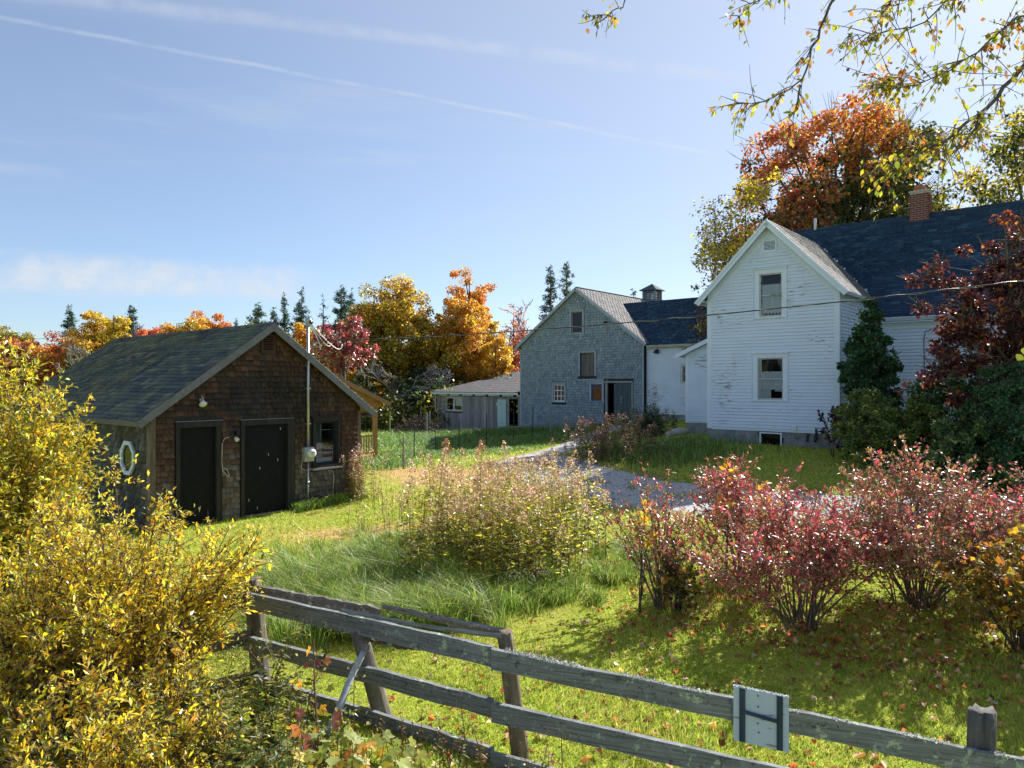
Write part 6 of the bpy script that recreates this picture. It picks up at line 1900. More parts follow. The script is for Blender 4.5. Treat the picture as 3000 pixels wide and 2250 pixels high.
shrub('currant_bush', 'green-leaved low bush at the foot of the leaning blueberry', (2.28, 9.75), .95, .26, [srgb(84, 96, 34), srgb(120, 116, 36), srgb(60, 80, 34), srgb(190, 140, 40)], None, 96, 9, 9, 6, (.09, .075), .3, 'leaf')
shrub('yellowing_bush', 'yellow-green bush at the lower right edge of the lawn', (5.95, 8.3), 1.55, .8, [srgb(190, 150, 40), srgb(140, 128, 40), srgb(92, 92, 36), srgb(170, 110, 40)], None, 97, 20, 15, 7, (.085, .06), .25, 'leaf', lean=(-.2, 0))
for i, (px, ytop, Y, lb) in enumerate(((1872, 1232, 9.6, 'tall yellow-leaved shoot rising from the leaning blueberry bush'), (2132, 1268, 10.6, 'yellow shoot above the left red bush'), (2252, 1238, 10.3, 'yellow-leaved shoot before the cellar window'))):
    xy = TX(px, Y); H = TH(ytop, xy)
    e = shrub('maple_shoot', lb, xy, H, .10, [srgb(222, 172, 40), srgb(200, 140, 36), srgb(206, 160, 60)], None, 98 + i, 3, 9, 2, (.11, .06), .62, 'leaf', 'yellow shoots standing above the blueberry bushes', twl=.2, upr=.9)
# ------------------------------------------------------------------ yellow willows at left
WIL = [srgb(230, 200, 44), srgb(214, 186, 44), srgb(196, 178, 50), srgb(160, 158, 52), srgb(220, 204, 110), srgb(228, 176, 44), srgb(180, 180, 100)]
def willcol(rng, q):
    n = len(q)
    c = pick(rng, n, WIL + [srgb(196, 128, 50), srgb(120, 124, 48)], [3, 4, 3.5, 4, 1.5, 1.2, 2, .8, 2], .24)
    g = rng.random(n) < np.clip(.45 - q[:, 2], 0, .4)
    c[g] = pick(rng, g.sum(), [srgb(110, 112, 38), srgb(84, 92, 36), srgb(140, 100, 50)], None, .2)
    return c
GW = 'yellow willow bushes at the left'
shrub('willow_bush', 'big bright yellow willow bush in front of the shed doors', TX(375, 6.4), 2.62, 1.14, WIL, None, 121, 66, 42, 11, (.052, .021), .06, 'leaf_thin', GW, (.13, .09, .07), pick_front=300, colf=willcol, arch=.42, twl=.42, wid=1.05)
shrub('willow_bush', 'yellow willow bush at the lower left corner of the picture', TX(30, 6.0), 2.45, 1.30, WIL, None, 122, 60, 40, 11, (.052, .021), .05, 'leaf_thin', GW, (.13, .09, .07), pick_front=150, colf=willcol, arch=.42, twl=.42)
def willcol2(rng, q):
    n = len(q)
    return pick(rng, n, [srgb(196, 176, 40), srgb(160, 156, 42), srgb(128, 138, 46), srgb(206, 160, 40), srgb(190, 190, 110)], [3, 3, 2, 2, 1], .18)
shrub('willow_bush', 'tall yellow-green willow bush covering the left side of the shed', TX(-15, 10.2), 3.85, 1.25, WIL, None, 123, 70, 40, 10, (.08, .034), .15, 'leaf_thin', GW, (.13, .10, .08), colf=willcol2, arch=.45, twl=.6)
shrub('willow_bush', 'lower yellow-green willow filling in beside the octagon window', TX(120, 11.0), 2.5, .85, WIL, None, 124, 34, 24, 8, (.08, .034), .2, 'leaf', GW, (.13, .10, .08), colf=willcol2, arch=.45, twl=.5)
shrub('willow_bush', 'low tangle of yellow willow shoots filling the bottom left corner', TX(230, 5.1), 1.35, 1.1, WIL, None, 125, 50, 30, 9, (.055, .022), .05, 'leaf_thin', GW, (.13, .09, .07), colf=willcol, arch=.5, twl=.36)
# ------------------------------------------------------------------ young maple by the fence
MPL = [srgb(116, 66, 56), srgb(160, 98, 56), srgb(206, 150, 50), srgb(170, 170, 70), srgb(148, 160, 76), srgb(200, 178, 50)]
def maple_seedling():
    x, y, z = PX(930, 2230, 5.2)
    gzv = g1(x, y)
    root = empty('maple_seedling', (x, y, gzv), 0, 'young maple with large red-orange lobed leaves before the fence', 'seedling')
    rng = np.random.default_rng(131)
    H = CZ + (1125 - 1870) / 2080 * 5.2 - gzv
    st = np.array([[0, 0, -.05], [.01, 0, H * .35], [-.02, 0, H * .7], [-.03, 0, H]])
    paths = [(np.stack([np.interp(np.linspace(0, 3, 12), range(4), st[:, i]) for i in range(3)], -1), np.linspace(.012, .004, 12))]
    ms = [maple_shape('leaf', c, MATS['leaf'], .25, i) for i, c in enumerate(MPL)]
    spec = []
    for px, py, s, k in ((905, 1900, .10, 2), (935, 1905, .09, 3), (955, 1930, .09, 1), (900, 1940, .07, 0), (930, 1935, .07, 0), (920, 1975, .07, 1), (880, 2000, .09, 2), (965, 2010, .08, 4), (885, 2080, .14, 0), (985, 2095, .20, 0), (870, 2130, .16, 1),
                         (905, 2165, .24, 0), (850, 2160, .12, 1), (1035, 2190, .24, 1), (960, 2170, .13, 5), (940, 2070, .10, 2), (900, 2050, .09, 3)):
        spec.append((px, py, s, k, 5.2 + rng.uniform(-.15, .15)))
    for px, py, s, k, Y in spec:
        p = np.array(PX(px, py, Y)) - np.array([x, y, gzv])
        s0 = np.array([-.02 * p[2] / H, 0, max(.1, min(H, p[2] - .05))])
        d = p - s0; d[2] = 0; d = unit(d + rng.normal(0, .05, 3)) * s * .5
        paths.append((bez(s0, (s0 + p) / 2 + np.array([0, 0, .04]), p - d * .6, 5), np.full(5, .0022)))
        o = link('leaf', ms[k], root)
        o.matrix_local = orient(p - d * .6, unit(d + np.array([0, 0, -.25 * s])), np.array([0, -.9, .8]) + rng.normal(0, .25, 3), s)
    link('stem', tubes_mesh('stem', paths, MATS['bark'], 5, (.20, .10, .08)), root)
    # mass of yellow-green maple shoots at the foot of it
    root = empty('maple_shoots', (.0 - 1.2, 4.7, g1(-1.2, 4.7)), 0, 'low spread of yellow-green maple leaves at the bottom edge of the picture', 'seedling')
    gl = [maple_shape('leaf', c, MATS['leaf'], .25, 20 + i) for i, c in enumerate([srgb(176, 176, 84), srgb(158, 168, 84), srgb(206, 182, 60), srgb(140, 152, 66), srgb(196, 150, 52), srgb(184, 190, 120)])]
    paths = []
    for i in range(120):
        px, py = rng.uniform(840, 1230), rng.uniform(2110, 2330)
        if py < 2130 + abs(px - 1000) * .16: continue
        Y = 4.75 + (2250 - py) / 400 + rng.uniform(-.15, .15)
        p = np.array(PX(px, py, Y)) - np.array(root.location)
        s = rng.uniform(.08, .16)
        a = rng.uniform(0, 6.28)
        d = np.array([math.cos(a), math.sin(a), -.25])
        o = link('leaf', gl[rng.integers(0, 6)], root)
        o.matrix_local = orient(p, d, np.array([0, -.6, 1.0]) + rng.normal(0, .3, 3), s)
        b = np.array([p[0] * .8, p[1] * .9, 0])
        b[2] = g1(b[0] + root.location.x, b[1] + root.location.y) - root.location.z
        paths.append((bez(b, (b + p) / 2 + rng.normal(0, .03, 3), p, 5), np.full(5, .0025)))
    link('stems', tubes_mesh('stems', paths, MATS['bark'], 4, (.16, .11, .07)), root)
maple_seedling()
# ------------------------------------------------------------------ tree overhanging from the right
def overhang():
    rng = np.random.default_rng(141)
    tx, ty = 7.6, 7.4
    z0 = g1(tx, ty)
    root = empty('overhanging_tree', (tx, ty, z0), 0, 'yellowing branches of a near tree hanging into the upper right', 'tree')
    O = np.array([tx, ty, z0])
    paths, tw = [], []
    trunk = np.array([[0, 0, -.1], [.05, 0, 2], [-.05, .05, 4.5], [-.2, 0, 7.0], [-.3, .1, 9.5]])
    paths.append((trunk, np.array([.26, .22, .18, .13, .08])))
    def wp(px, py, Y): return np.array(PX(px, py, Y)) - O
    def limb(pts, r0, r1, n=18):
        P = np.array(pts); t = np.linspace(0, len(P) - 1, n)
        Q = np.stack([np.interp(t, range(len(P)), P[:, i]) for i in range(3)], -1)
        for _ in range(3): Q[1:-1] = (Q[:-2] + 2 * Q[1:-1] + Q[2:]) / 4
        Q[1:-1] += rng.normal(0, .012, Q[1:-1].shape)
        paths.append((Q, np.linspace(r0, r1, n)))
        return Q
    L1 = limb([np.array([0, .05, 4.2]), wp(3120, 60, 7.0), wp(2985, 210, 6.8), wp(2880, 330, 6.7), wp(2780, 405, 6.5), wp(2660, 470, 6.4), wp(2560, 500, 6.3)], .030, .003, 26)
    L1b = limb([wp(2880, 330, 6.7), wp(2840, 420, 6.6), wp(2790, 450, 6.5)], .016, .005, 8)
    top = np.array([-.2, 0, 6.9])
    L2 = limb([top, wp(2800, -420, 7.2), wp(2500, -160, 7.0), wp(2440, 0, 6.9), wp(2385, 130, 6.8), wp(2345, 250, 6.75), wp(2250, 300, 6.7), wp(2150, 300, 6.7)], .022, .002, 30)
    L2b = limb([wp(2345, 250, 6.75), wp(2330, 330, 6.7), wp(2310, 400, 6.7)], .009, .003, 8)
    L3 = limb([top, wp(2700, -500, 7.3), wp(2200, -260, 7.3), wp(1900, -80, 7.2), wp(1830, 0, 7.2), wp(1790, 50, 7.2), wp(1715, 48, 7.1)], .018, .0015, 26)
    L4 = limb([wp(3120, 60, 7.0), wp(2960, -60, 6.6), wp(2800, -40, 6.4), wp(2700, 80, 6.3), wp(2560, 100, 6.3), wp(2480, 98, 6.3)], .013, .0015, 20)
    L5 = limb([wp(3120, 60, 7.0), wp(3010, 10, 6.0), wp(2900, 120, 5.9), wp(2780, 210, 5.9), wp(2640, 260, 5.9), wp(2590, 240, 5.9)], .012, .0015, 16)
    L6 = limb([wp(2500, -160, 7.0), wp(2360, -90, 6.8), wp(2240, -20, 6.7), wp(2160, 50, 6.7)], .012, .0015, 14)
    L7 = limb([wp(2800, -420, 7.2), wp(2720, -120, 6.6), wp(2620, -10, 6.4), wp(2560, 60, 6.4)], .014, .0015, 14)
    P, D = [], []
    def twigs(Q, n, i0, l=.42, lv=5, droop=-.55):
        for _ in range(n):
            i = rng.integers(i0, len(Q) - 1)
            s = Q[i] + (Q[i + 1] - Q[i]) * rng.random()
            t = unit(Q[i + 1] - Q[i])
            d = unit(t * .6 + rng.normal(0, .6, 3) + np.array([0, 0, droop * .6]))
            ll = l * rng.uniform(.4, 1.3)
            w = bez(s, s + d * ll * .5 + rng.normal(0, .03, 3), s + d * ll + np.array([0, 0, droop * .25 * ll]), 6)
            paths.append((w, np.linspace(.0045, .0015, 6)))
            m = rng.poisson(lv)
            for k in range(m):
                tt = rng.uniform(.15, 1)
                P.append(w[min(5, int(tt * 5))] + rng.normal(0, .02, 3)); D.append(d * .35 + rng.normal(0, .4, 3) + np.array([0, 0, -.75]))
    twigs(L1, 80, 6, .42, 5.5, -.2); twigs(L1b, 16, 0, .32, 5, -.2)
    twigs(L2, 40, 10, .30, 4.2, -.35); twigs(L2b, 8, 0, .24, 4, -.3)
    twigs(L3, 14, 16, .22, 2.6, -.2); twigs(L6, 24, 3, .3, 4.5, -.35); twigs(L7, 26, 5, .32, 5, -.35)
    twigs(L4, 44, 3, .36, 5, -.3); twigs(L5, 60, 2, .40, 6, -.3)
    link('limbs', tubes_mesh('limbs', paths, MATS['bark'], 6, (.15, .12, .11)), root)
    P, D = np.array(P), np.array(D)
    n = len(P)
    L = rng.uniform(.04, .075, n); W = L * rng.uniform(.5, .72, n)
    c = pick(rng, n, [srgb(160, 144, 40), srgb(130, 128, 40), srgb(96, 106, 38), srgb(156, 100, 46), srgb(184, 164, 52), srgb(120, 84, 44)], [3, 3, 2.5, 1.6, 1.5, 1], .2)
    wpz = P + O
    px = wpz[:, 0] / wpz[:, 1]; pz = (wpz[:, 2] - CZ) / wpz[:, 1]
    vis = (np.abs(px) < .73) & (pz < .55)
    idx = np.nonzero(vis)[0]
    idx = idx[np.argsort(-L[idx] / wpz[idx, 1])][:300]
    m = np.zeros(n, bool); m[idx] = True
    single_leaves(root, P[m], D[m], L[m], W[m], c[m], rng, MATS['leaf'], nvar=16)
    link('foliage', leaf_mesh('foliage', P[~m], D[~m], L[~m], W[~m], c[~m], rng, MATS['leaf']), root)['kind'] = 'stuff'
    # stray leaf spray at the right edge
    e = empty('leaf_spray', tuple(PX(3020, 1030, 4.6)), 0, 'bright yellow-green leaf cluster poking in at the right edge', 'leaves')
    ms = [ovate('leaf', cc, MATS['leaf']) for cc in (srgb(124, 126, 44), srgb(104, 114, 42))]
    for k, (dx, dz) in enumerate(((-.06, -.02), (-.03, .03), (.0, -.06), (.03, .0))):
        o = link('leaf', ms[k % 2], e); o.matrix_local = orient((dx, 0, dz), (-.6 + .5 * (k % 2), -.3 + .3 * k, -.6 - .2 * k), (.3 - .4 * k, -.5, .8), .055)
    link('twig', tubes_mesh('twig', [(bez(np.array([.6, .1, .5]), np.array([.3, .1, .2]), np.zeros(3), 8), np.linspace(.006, .002, 8))], MATS['bark'], 5), e)
overhang()
# ------------------------------------------------------------------ grass, weeds, fallen leaves
BLD = []
def _rect(a0, a1, b0, b1):
    return np.array([ab(a0, b0), ab(a1, b0), ab(a1, b1), ab(a0, b1)])
BLD = [_rect(-23.3, -14.82, 6.28, 11.6), _rect(-11.45, -6.78, 24.93, 31), _rect(-14.8, 8, 27.7, 34), _rect(-29.05, -19.9, 35.38, 50), _rect(-36.95, -29, 35.6, 45), _rect(-20.1, -11.8, 35.6, 43)]
TRK = np.array([(-.9, 28.6), (1.0, 32), (3.2, 36), (5.5, 39.4), (7.0, 39.4), (5.2, 36), (3.4, 32), (1.7, 28.6)])
def free(x, y, drive=True):
    m = np.ones(x.shape, bool)
    for b in BLD: m &= ~in_poly(x, y, b)
    if drive: m &= ~in_poly(x, y, DPOLY) & ~in_poly(x, y, TRK)
    return m
def blades(name, x, y, h, w, col, rng, lean=.35, curved=False, label='', cat='grass', wind=(0, 0), L=None):
    n = len(x)
    z = gz(x, y)
    a = rng.uniform(0, 6.283, n)
    s = np.stack([np.cos(a), np.sin(a), 0 * a], -1) * (w * .5)[:, None]
    l = np.stack([rng.normal(wind[0], lean, n), rng.normal(wind[1], lean, n), np.zeros(n)], -1) * h[:, None]
    if L is not None: l = np.c_[L, np.zeros(n)] * h[:, None]
    b = np.stack([x, y, z - .01], -1)
    if not curved:
        V = np.stack([b - s, b + s, b + l + np.array([0, 0, 1.0]) * h[:, None]], 1).reshape(-1, 3)
        Ft = np.arange(3 * n).reshape(-1, 3)
        k = 3
    else:
        m = b + l * .28 + np.array([0, 0, .62]) * h[:, None]
        t = b + l * 1.1 + np.array([0, 0, .92]) * h[:, None]
        V = np.stack([b - s, b + s, m - s * .8, m + s * .8, t], 1).reshape(-1, 3)
        o = np.arange(n)[:, None] * 5
        Ft = np.concatenate([o + [0, 1, 3], o + [0, 3, 2], o + [2, 3, 4]], 1).reshape(-1, 3)
        k = 5
    me = mesh_np(name, V, Ft, MATS['grass'], np.repeat(col, k, 0))
    return tag(link(name, me), label, cat, kind='stuff')
LAWN = [srgb(164, 174, 66), srgb(138, 158, 58), srgb(190, 190, 90), srgb(114, 140, 52), srgb(204, 186, 112), srgb(198, 170, 112)]
def lawn():
    r = np.random.default_rng(201)
    n = 330000
    u = r.uniform(0, 1, n)
    Y = 1 / (1 / 4.2 + (1 / 34 - 1 / 4.2) * u ** .80)
    X = r.uniform(-.78, .78, n) * Y
    patch = np.sin(X * 1.3 + 1.1 * np.sin(Y * .9)) * np.sin(Y * 1.1 + .8 * np.sin(X * 1.7)) + .5 * np.sin(3.1 * X + 2 * Y) * np.sin(2.7 * Y - X)
    ok = free(X, Y) & (r.random(n) > dryness(X, Y) * .75)
    X, Y, patch = X[ok], Y[ok], patch[ok]
    n = len(X)
    big = np.sin(X * .55 + 2.1 * np.sin(Y * .37)) * np.sin(Y * .6 + 1.3 * np.sin(X * .8 + 1))
    h = (.035 + .0022 * Y) * r.uniform(.4, 1.5, n) * (1 + .40 * patch)
    w = .0042 + .00125 * Y * r.uniform(.7, 1.3, n)
    dry = np.clip(dryness(X, Y) * .8 + .12 + .16 * patch + .22 * big, 0, 1)
    c = pick(r, n, LAWN[:4], [4, 4, 2, 3], .16)
    d = r.random(n) < dry
    c[d] = pick(r, d.sum(), LAWN[4:] + [srgb(170, 150, 80)], None, .16)
    blades('lawn_grass', X, Y, h, w, c, r, .45, False, 'short yellow-green lawn grass of the yard')
lawn()
def tall():
    r = np.random.default_rng(202)
    X, Y, H, C, LL = [], [], [], [], []
    pal = [srgb(126, 148, 58), srgb(150, 166, 76), srgb(100, 128, 50), srgb(176, 176, 100), srgb(190, 180, 100), srgb(84, 112, 44)]
    # hummocks of long grass left of the goldenrod
    for cx, cy, sx, sy, hh, n in ((-3.3, 10.9, .75, .55, .42, 5200), (-2.55, 10.0, .7, .5, .45, 5200), (-1.9, 9.2, .75, .45, .48, 5200), (-2.3, 11.5, .9, .7, .42, 5200), (-1.0, 9.6, .6, .5, .5, 3600), (-1.2, 11.2, .6, .9, .5, 3200), (-3.0, 12.3, .8, .7, .3, 3000), (1.3, 11.2, 1.2, .45, .28, 4500), (2.0, 12.3, .5, .6, .3, 2200), (-2.2, 13.6, 1.0, .9, .25, 3000), (.3, 10.2, .9, .3, .25, 3000)):
        k = max(8, n // 75)
        tx, ty = r.normal(cx, sx * .62, k), r.normal(cy, sy * .62, k)
        th = r.uniform(.55, 1.2, k); tc = r.normal(0, .14, k); tl = r.normal(0, .3, (k, 2)) + np.array([-.15, -.12])
        i = r.integers(0, k, n)
        o = r.normal(0, .055, (n, 2))
        X.append(tx[i] + o[:, 0]); Y.append(ty[i] + o[:, 1]); H.append(hh * th[i] * r.uniform(.5, 1.2, n))
        LL.append(o * 7.5 + tl[i] + r.normal(0, .18, (n, 2)))
        C.append(pick(r, n, pal, [4, 3, 4, 1, .5, 3], .16) * (1 + tc[i])[:, None])
    X, Y, H, C, LL = map(np.concatenate, (X, Y, H, C, LL))
    ok = free(X, Y); X, Y, H, C, LL = X[ok], Y[ok], H[ok], C[ok], LL[ok]
    blades('long_grass', X, Y, H, r.uniform(.005, .011, len(X)), C, r, .62, True, 'shaggy hummocks of long pale grass beside the goldenrod patch', L=LL)
    # rank grass round the barn yard and along the wire fence
    X, Y, H, C = [], [], [], []
    g2 = [srgb(92, 124, 56), srgb(112, 142, 66), srgb(76, 106, 52), srgb(140, 156, 84)]
    for cx, cy, sx, sy, hh, n in ((-4.5, 31.5, 2.2, 2.0, .15, 4200), (-1.2, 34, 3.0, 2.2, .15, 5200), (1.5, 37.5, 3.0, 2.2, .18, 5200), (4.2, 40.0, 2.0, 1.2, .22, 3200), (-4.0, 39, 2.5, 3, .32, 3600), (-6.0, 44, 3, 3, .35, 3000), (-8, 36, 2, 3, .3, 2600), (-4.8, 27, 1.0, 1.5, .22, 1500), (-.5, 42.5, 2.6, 1.2, .5, 3200)):
        X.append(r.normal(cx, sx * .6, n)); Y.append(r.normal(cy, sy * .6, n)); H.append(hh * r.uniform(.4, 1.3, n)); C.append(pick(r, n, g2, [3, 3, 3, 2], .18))
    X, Y, H, C = map(np.concatenate, (X, Y, H, C))
    ok = free(X, Y); X, Y, H, C = X[ok], Y[ok], H[ok], C[ok]
    blades('barnyard_grass', X, Y, H, r.uniform(.02, .045, len(X)), C, r, .7, True, 'lush green grass in the shade of the barn')
    # dark grass by the farmhouse, below the weeds
    n = 5200
    X = r.normal(5.2, 1.3, n); Y = r.normal(25.0, 1.6, n)
    ok = free(X, Y); X, Y = X[ok], Y[ok]
    blades('farmhouse_grass', X, Y, .35 * r.uniform(.4, 1.3, len(X)), r.uniform(.015, .035, len(X)), pick(r, len(X), g2 + [srgb(110, 104, 50)], None, .2), r, .45, True, 'rank green grass and day-lily leaves by the corner of the farmhouse')
tall()

def stalks(name, label, spots, H, leafpal, plumepal, seed, nleaf=34, nplume=46, lsize=.075, psize=.035, cat='weeds', lean=.10, stemc=(.20, .16, .07), prob=1.0, bottomc=None):
    """dense stand of leafy stalks with feathery heads"""
    r = np.random.default_rng(seed)
    paths, P, D, L, W, C = [], [], [], [], [], []
    for (x, y) in spots:
        z = g1(x, y); h = H * r.uniform(.5, 1.18)
        e = np.array([x + r.normal(0, lean) * h, y + r.normal(0, lean) * h, z + h])
        b = np.array([x, y, z - .03])
        c = np.array([x, y, z + h * .6])
        q = bez(b, c, e, 7)
        paths.append((q, np.linspace(.006, .002, 7)))
        n = nleaf
        t = r.uniform(.10, .96, n)
        pp = (1 - t)[:, None] ** 2 * b + (2 * t * (1 - t))[:, None] * c + (t ** 2)[:, None] * e
        a = r.uniform(0, 6.28, n)
        P.append(pp); D.append(np.stack([np.cos(a), np.sin(a), r.uniform(-.5, .5, n)], -1)); l = lsize * r.uniform(.6, 1.3, n) * (1.15 - .5 * t); L.append(l); W.append(l * .30)
        cc = pick(r, n, leafpal, None, .22)
        if bottomc is not None:
            m = r.random(n) < np.clip(.75 - 1.3 * t, 0, 1); cc[m] = pick(r, m.sum(), bottomc, None, .2)
        C.append(cc)
        if r.random() < prob:
            n = nplume
            t = r.uniform(0, 1, n)
            a = r.uniform(0, 6.28, n); rad = (1 - t) * .12 * r.uniform(.3, 1.2, n)
            pp = e + np.stack([np.cos(a) * rad, np.sin(a) * rad, (t - .75) * .26], -1)
            P.append(pp); D.append(np.stack([np.cos(a), np.sin(a), r.uniform(.2, 1.2, n)], -1)); l = psize * r.uniform(.6, 1.4, n); L.append(l); W.append(l * .7)
            C.append(pick(r, n, plumepal, None, .18))
    P, D, L, W, C = map(np.concatenate, (P, D, L, W, C))
    V1, F1 = leaf_quads(P, D, L, W, r)
    tm = tubes_mesh('tmp', paths, MATS['leaf'], 4, stemc)
    V2 = np.empty(len(tm.vertices) * 3, np.float32); tm.vertices.foreach_get('co', V2); V2 = V2.reshape(-1, 3)
    F2 = np.empty(len(tm.loops), np.int32); tm.loops.foreach_get('vertex_index', F2); F2 = F2.reshape(-1, 4)
    F2 = np.concatenate([F2[:, [0, 1, 2]], F2[:, [0, 2, 3]]])
    bpy.data.meshes.remove(tm)
    me = mesh_np(name, np.concatenate([V1, V2]), np.concatenate([F1, F2 + len(V1)]), MATS['leaf'], np.concatenate([np.repeat(C, 4, 0), np.tile(np.array(stemc), (len(V2), 1))]))
    return tag(link(name, me), label, cat, kind='stuff')
GLD = [srgb(190, 180, 60), srgb(158, 164, 56), srgb(126, 140, 50), srgb(206, 186, 70), srgb(150, 150, 56)]
PLM = [srgb(200, 166, 134), srgb(180, 142, 112), srgb(212, 184, 156), srgb(150, 114, 90)]
def weeds():
    r = np.random.default_rng(203)
    sp = []
    while len(sp) < 300:
        x, y = r.uniform(-2.4, 2.2), r.uniform(10.6, 15.4)
        if ((x + .15) / 1.6) ** 2 + ((y - 12.8) / 2.15) ** 2 < 1 - .35 * math.sin(3 * x + 2 * y) + r.normal(0, .18): sp.append((x, y))
    stalks('goldenrod_patch', 'tall patch of faded goldenrod with brownish pink seed heads', sp, 1.45, GLD, PLM, 204, 54, 70, .12, .034, lean=.15, bottomc=[srgb(110, 78, 40), srgb(84, 66, 36), srgb(70, 80, 34)], prob=.85)
    sp = [TX(1275, 11.2), TX(1405, 11.6), TX(1440, 11.9)]
    stalks('goldenrod_stems', 'three taller brown seed heads standing above the goldenrod patch', sp, 1.95, GLD, [srgb(190, 140, 96), srgb(160, 112, 76)], 205, 22, 90, .09, .04, lean=.04)
    sp = [(r.normal(-.9, .8), r.normal(15.8, .7)) for _ in range(60)] + [(r.normal(-2.6, .5), r.normal(15.2, .8)) for _ in range(26)]
    stalks('thin_weeds', 'thin brown weed stalks scattered behind the goldenrod', sp, .65, [srgb(160, 140, 70), srgb(120, 116, 50)], PLM, 206, 12, 24, .06, .03)
    sp = [(r.normal(3.35, .75), r.normal(25.0, 1.1)) for _ in range(110)]
    stalks('brown_weeds', 'brown and green weed clump in the shade before the barn door', sp, 1.35, [srgb(116, 88, 60), srgb(80, 92, 44), srgb(64, 84, 40), srgb(140, 104, 76)], [srgb(140, 100, 84), srgb(112, 80, 66)], 207, 44, 40, .13, .05)
    sp = [(r.normal(6.3, .5), r.normal(33.0, .7)) for _ in range(60)]
    stalks('leafy_weeds', 'dark leafy weeds against the white ell', sp, 1.25, [srgb(52, 82, 48), srgb(70, 98, 56), srgb(44, 66, 40)], [srgb(70, 90, 60)], 208, 60, 10, .2, .06)
    c = M_SHED @ GAB.p(4.95, 0, .35)
    sp = [(c.x + r.normal(0, .22), c.y + r.normal(0, .22)) for _ in range(34)]
    stalks('shed_weeds', 'clump of dry goldenrod at the right corner of the shed', sp, 1.15, [srgb(120, 120, 46), srgb(84, 96, 40), srgb(190, 160, 50), srgb(140, 110, 70)], [srgb(190, 156, 140), srgb(170, 130, 110)], 209, 44, 36, .10, .035)
    # green fringe along the shed wall
    sp = []
    for k in range(90):
        p = M_SHED @ GAB.p(r.uniform(3.2, 5.2), 0, r.uniform(.05, .5)); sp.append((p.x, p.y))
    n = 3200
    idx = r.integers(0, 90, n)
    X = np.array([sp[i][0] for i in idx]) + r.normal(0, .06, n); Y = np.array([sp[i][1] for i in idx]) + r.normal(0, .06, n)
    blades('shed_grass', X, Y, r.uniform(.06, .26, n), r.uniform(.008, .02, n), pick(r, n, [srgb(110, 140, 50), srgb(84, 116, 44), srgb(140, 156, 62)], None, .2), r, .4, True, 'green grass fringe along the foot of the shed gable')
    # undergrowth at the lower left: leafy stalks in the willows' shade
    sp = [(r.uniform(-4.6, -1.2), r.uniform(4.2, 6.5)) for _ in range(330)]
    sp = [s for s in sp if not (s[0] > -1.75 and s[1] > 5.6)]
    stalks('undergrowth', 'dark leafy undergrowth at the bottom left below the willows', sp, .92, [srgb(64, 84, 36), srgb(84, 104, 44), srgb(48, 66, 34), srgb(120, 124, 46), srgb(170, 150, 46)], [srgb(150, 140, 70)], 210, 46, 6, .10, .03, cat='undergrowth', lean=.2)
    sp = [(r.normal(-.55, .25), r.normal(5.45, .15)) for _ in range(16)] + [(r.normal(.2, .12), r.normal(5.3, .12)) for _ in range(5)]
    stalks('fence_weeds', 'brown-topped weeds growing through the lowest rail of the fence', sp, .62, [srgb(96, 108, 46), srgb(120, 120, 50), srgb(140, 100, 60)], [srgb(170, 122, 76), srgb(140, 96, 60)], 211, 26, 22, .07, .02)
weeds()
def litter():
    r = np.random.default_rng(212)
    pal = [srgb(170, 110, 66), srgb(196, 150, 110), srgb(150, 84, 44), srgb(196, 130, 62), srgb(120, 72, 44), srgb(212, 180, 150), srgb(168, 96, 56)]
    n = 2600
    Y = 1 / (1 / 4.3 + (1 / 15 - 1 / 4.3) * r.uniform(0, 1, n) ** .8)
    X = r.uniform(-.35, .78, n) * Y
    k = r.random(n) < .42                    # drifts round the feet of the bushes
    cx = np.array([2.1, 3.75, 5.5, 2.9, 4.6, 6.4]); cy = np.array([9.4, 8.7, 9.2, 10.5, 8.1, 8.6])
    j = r.integers(0, 6, n)
    X = np.where(k, cx[j] + r.normal(0, .55, n), X); Y = np.where(k, cy[j] + r.normal(0, .38, n), Y)
    m = (X > -1.2 + r.normal(0, .7, n)) & free(X, Y)
    X, Y = X[m], Y[m]
    n = len(X)
    Z = gz(X, Y) + r.uniform(.02, .055, n)
    P = np.c_[X, Y, Z]
    dist = np.hypot(X, Y)
    big = np.argsort(dist)[:180]
    keep = np.ones(n, bool); keep[big] = False
    ms = [maple_shape('fallen_leaf', c, MATS['leaf'], .9, 40 + i) for i, c in enumerate(pal)] + [ovate('fallen_leaf', c, MATS['leaf'], 4, .5) for c in pal]
    for i in big:
        o = link('fallen_leaf', ms[r.integers(0, len(ms))])
        a = r.uniform(0, 6.28)
        o.matrix_world = orient(P[i], (math.cos(a), math.sin(a), r.normal(0, .25)), np.array([0, 0, 1.0]) + r.normal(0, .4, 3), r.uniform(.05, .10))
        tag(o, 'dry curled leaf lying on the lawn among many like it', 'fallen leaf', 'fallen leaves nearest the fence')
    k = keep.sum()
    L = r.uniform(.05, .10, k)
    tag(link('leaf_litter', leaf_mesh('leaf_litter', P[keep], r.normal(0, 1, (k, 3)) * np.array([1, 1, .3]), L, L * .8, pick(r, k, pal, None, .2), r, MATS['leaf'], .35)), 'scattered brown fallen leaves over the lawn under the bushes', 'fallen leaves', kind='stuff')
litter()

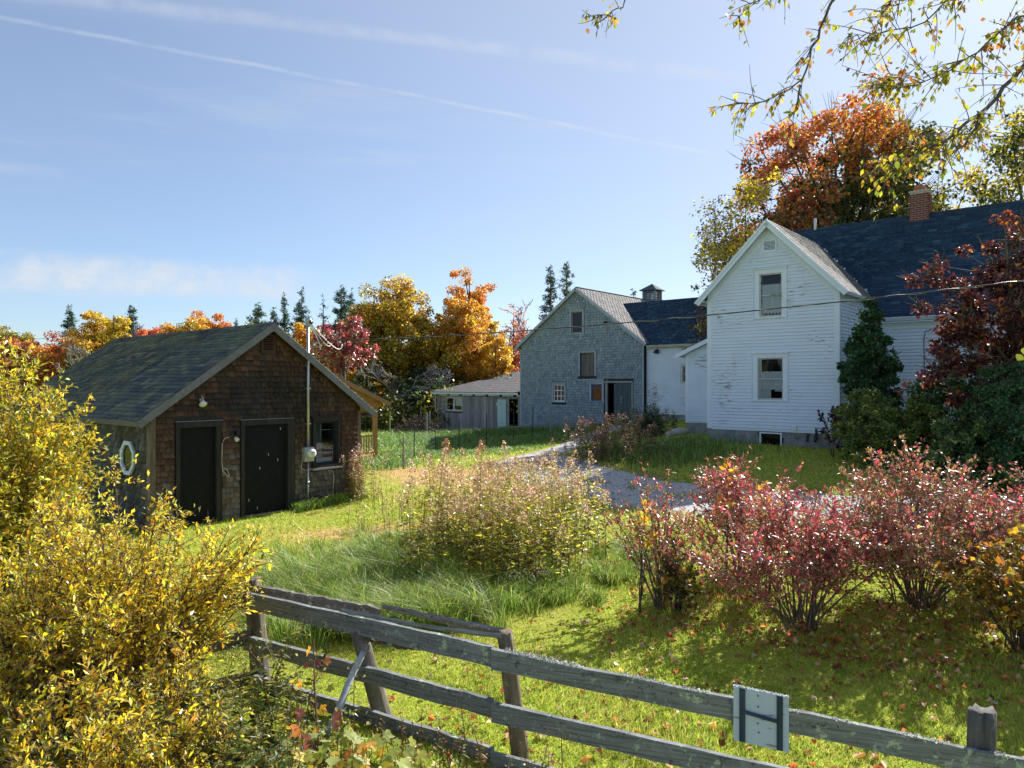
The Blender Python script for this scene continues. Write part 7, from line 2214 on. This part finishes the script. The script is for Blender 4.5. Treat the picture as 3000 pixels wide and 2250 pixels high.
def drive_details():
    r = np.random.default_rng(220)
    A, B = resample(DRIVE_N, 200), resample(DRIVE_F, 200)
    X, Y = [], []
    for E, n in ((A, 5200), (B, 4200)):
        i = r.integers(0, 200, n)
        clump = np.sin(i * .9) + np.sin(i * .37 + 1) + r.normal(0, .5, n)
        o = r.normal(0, .16, (n, 2)); k = clump > -.4
        X.append(E[i, 0][k] + o[k, 0]); Y.append(E[i, 1][k] + o[k, 1])
    i = r.integers(0, 120, 2600)                      # grassy crown between the wheel tracks
    t = .5 + .06 * np.sin(i * .3) + r.normal(0, .035, 2600)
    C = A[i] * (1 - t)[:, None] + B[i] * t[:, None]
    k = (np.sin(i * .55) + np.sin(i * .21 + 2)) > -.2
    X.append(C[k, 0]); Y.append(C[k, 1])
    X, Y = np.concatenate(X), np.concatenate(Y)
    n = len(X)
    blades('verge_grass', X, Y, r.uniform(.05, .16, n), r.uniform(.012, .03, n), pick(r, n, [srgb(140, 146, 64), srgb(120, 134, 56), srgb(184, 170, 96), srgb(160, 140, 84)], None, .2), r, .6, True, 'ragged grass along the edges and crown of the gravel driveway')
    n = 5200
    i = r.integers(0, 200, n); t = r.uniform(0, 1, n)
    P = A[i] * (1 - t)[:, None] + B[i] * t[:, None] + r.normal(0, .1, (n, 2))
    z = gz(P[:, 0], P[:, 1]) + .02
    s = r.uniform(.012, .05, n) ** 1.0
    oc = np.array([(1, 0, 0), (0, 1, 0), (-1, 0, 0), (0, -1, 0), (0, 0, .7), (0, 0, -.5)], float)
    V = np.c_[P, z][:, None] + oc[None] * s[:, None, None] * r.uniform(.6, 1.3, (n, 6, 1))
    f = np.array([(0, 1, 4), (1, 2, 4), (2, 3, 4), (3, 0, 4), (1, 0, 5), (2, 1, 5), (3, 2, 5), (0, 3, 5)])
    me = mesh_np('gravel_stones', V, (np.arange(n)[:, None, None] * 6 + f[None]).reshape(-1, 3), MATS['trimwood'], np.repeat(pick(r, n, [(.42, .41, .40), (.30, .30, .30), (.55, .53, .50), (.36, .33, .29)], None, .15), 6, 0))
    tag(link('gravel_stones', me), 'loose stones strewn over the gravel driveway', 'gravel', kind='stuff')
drive_details()
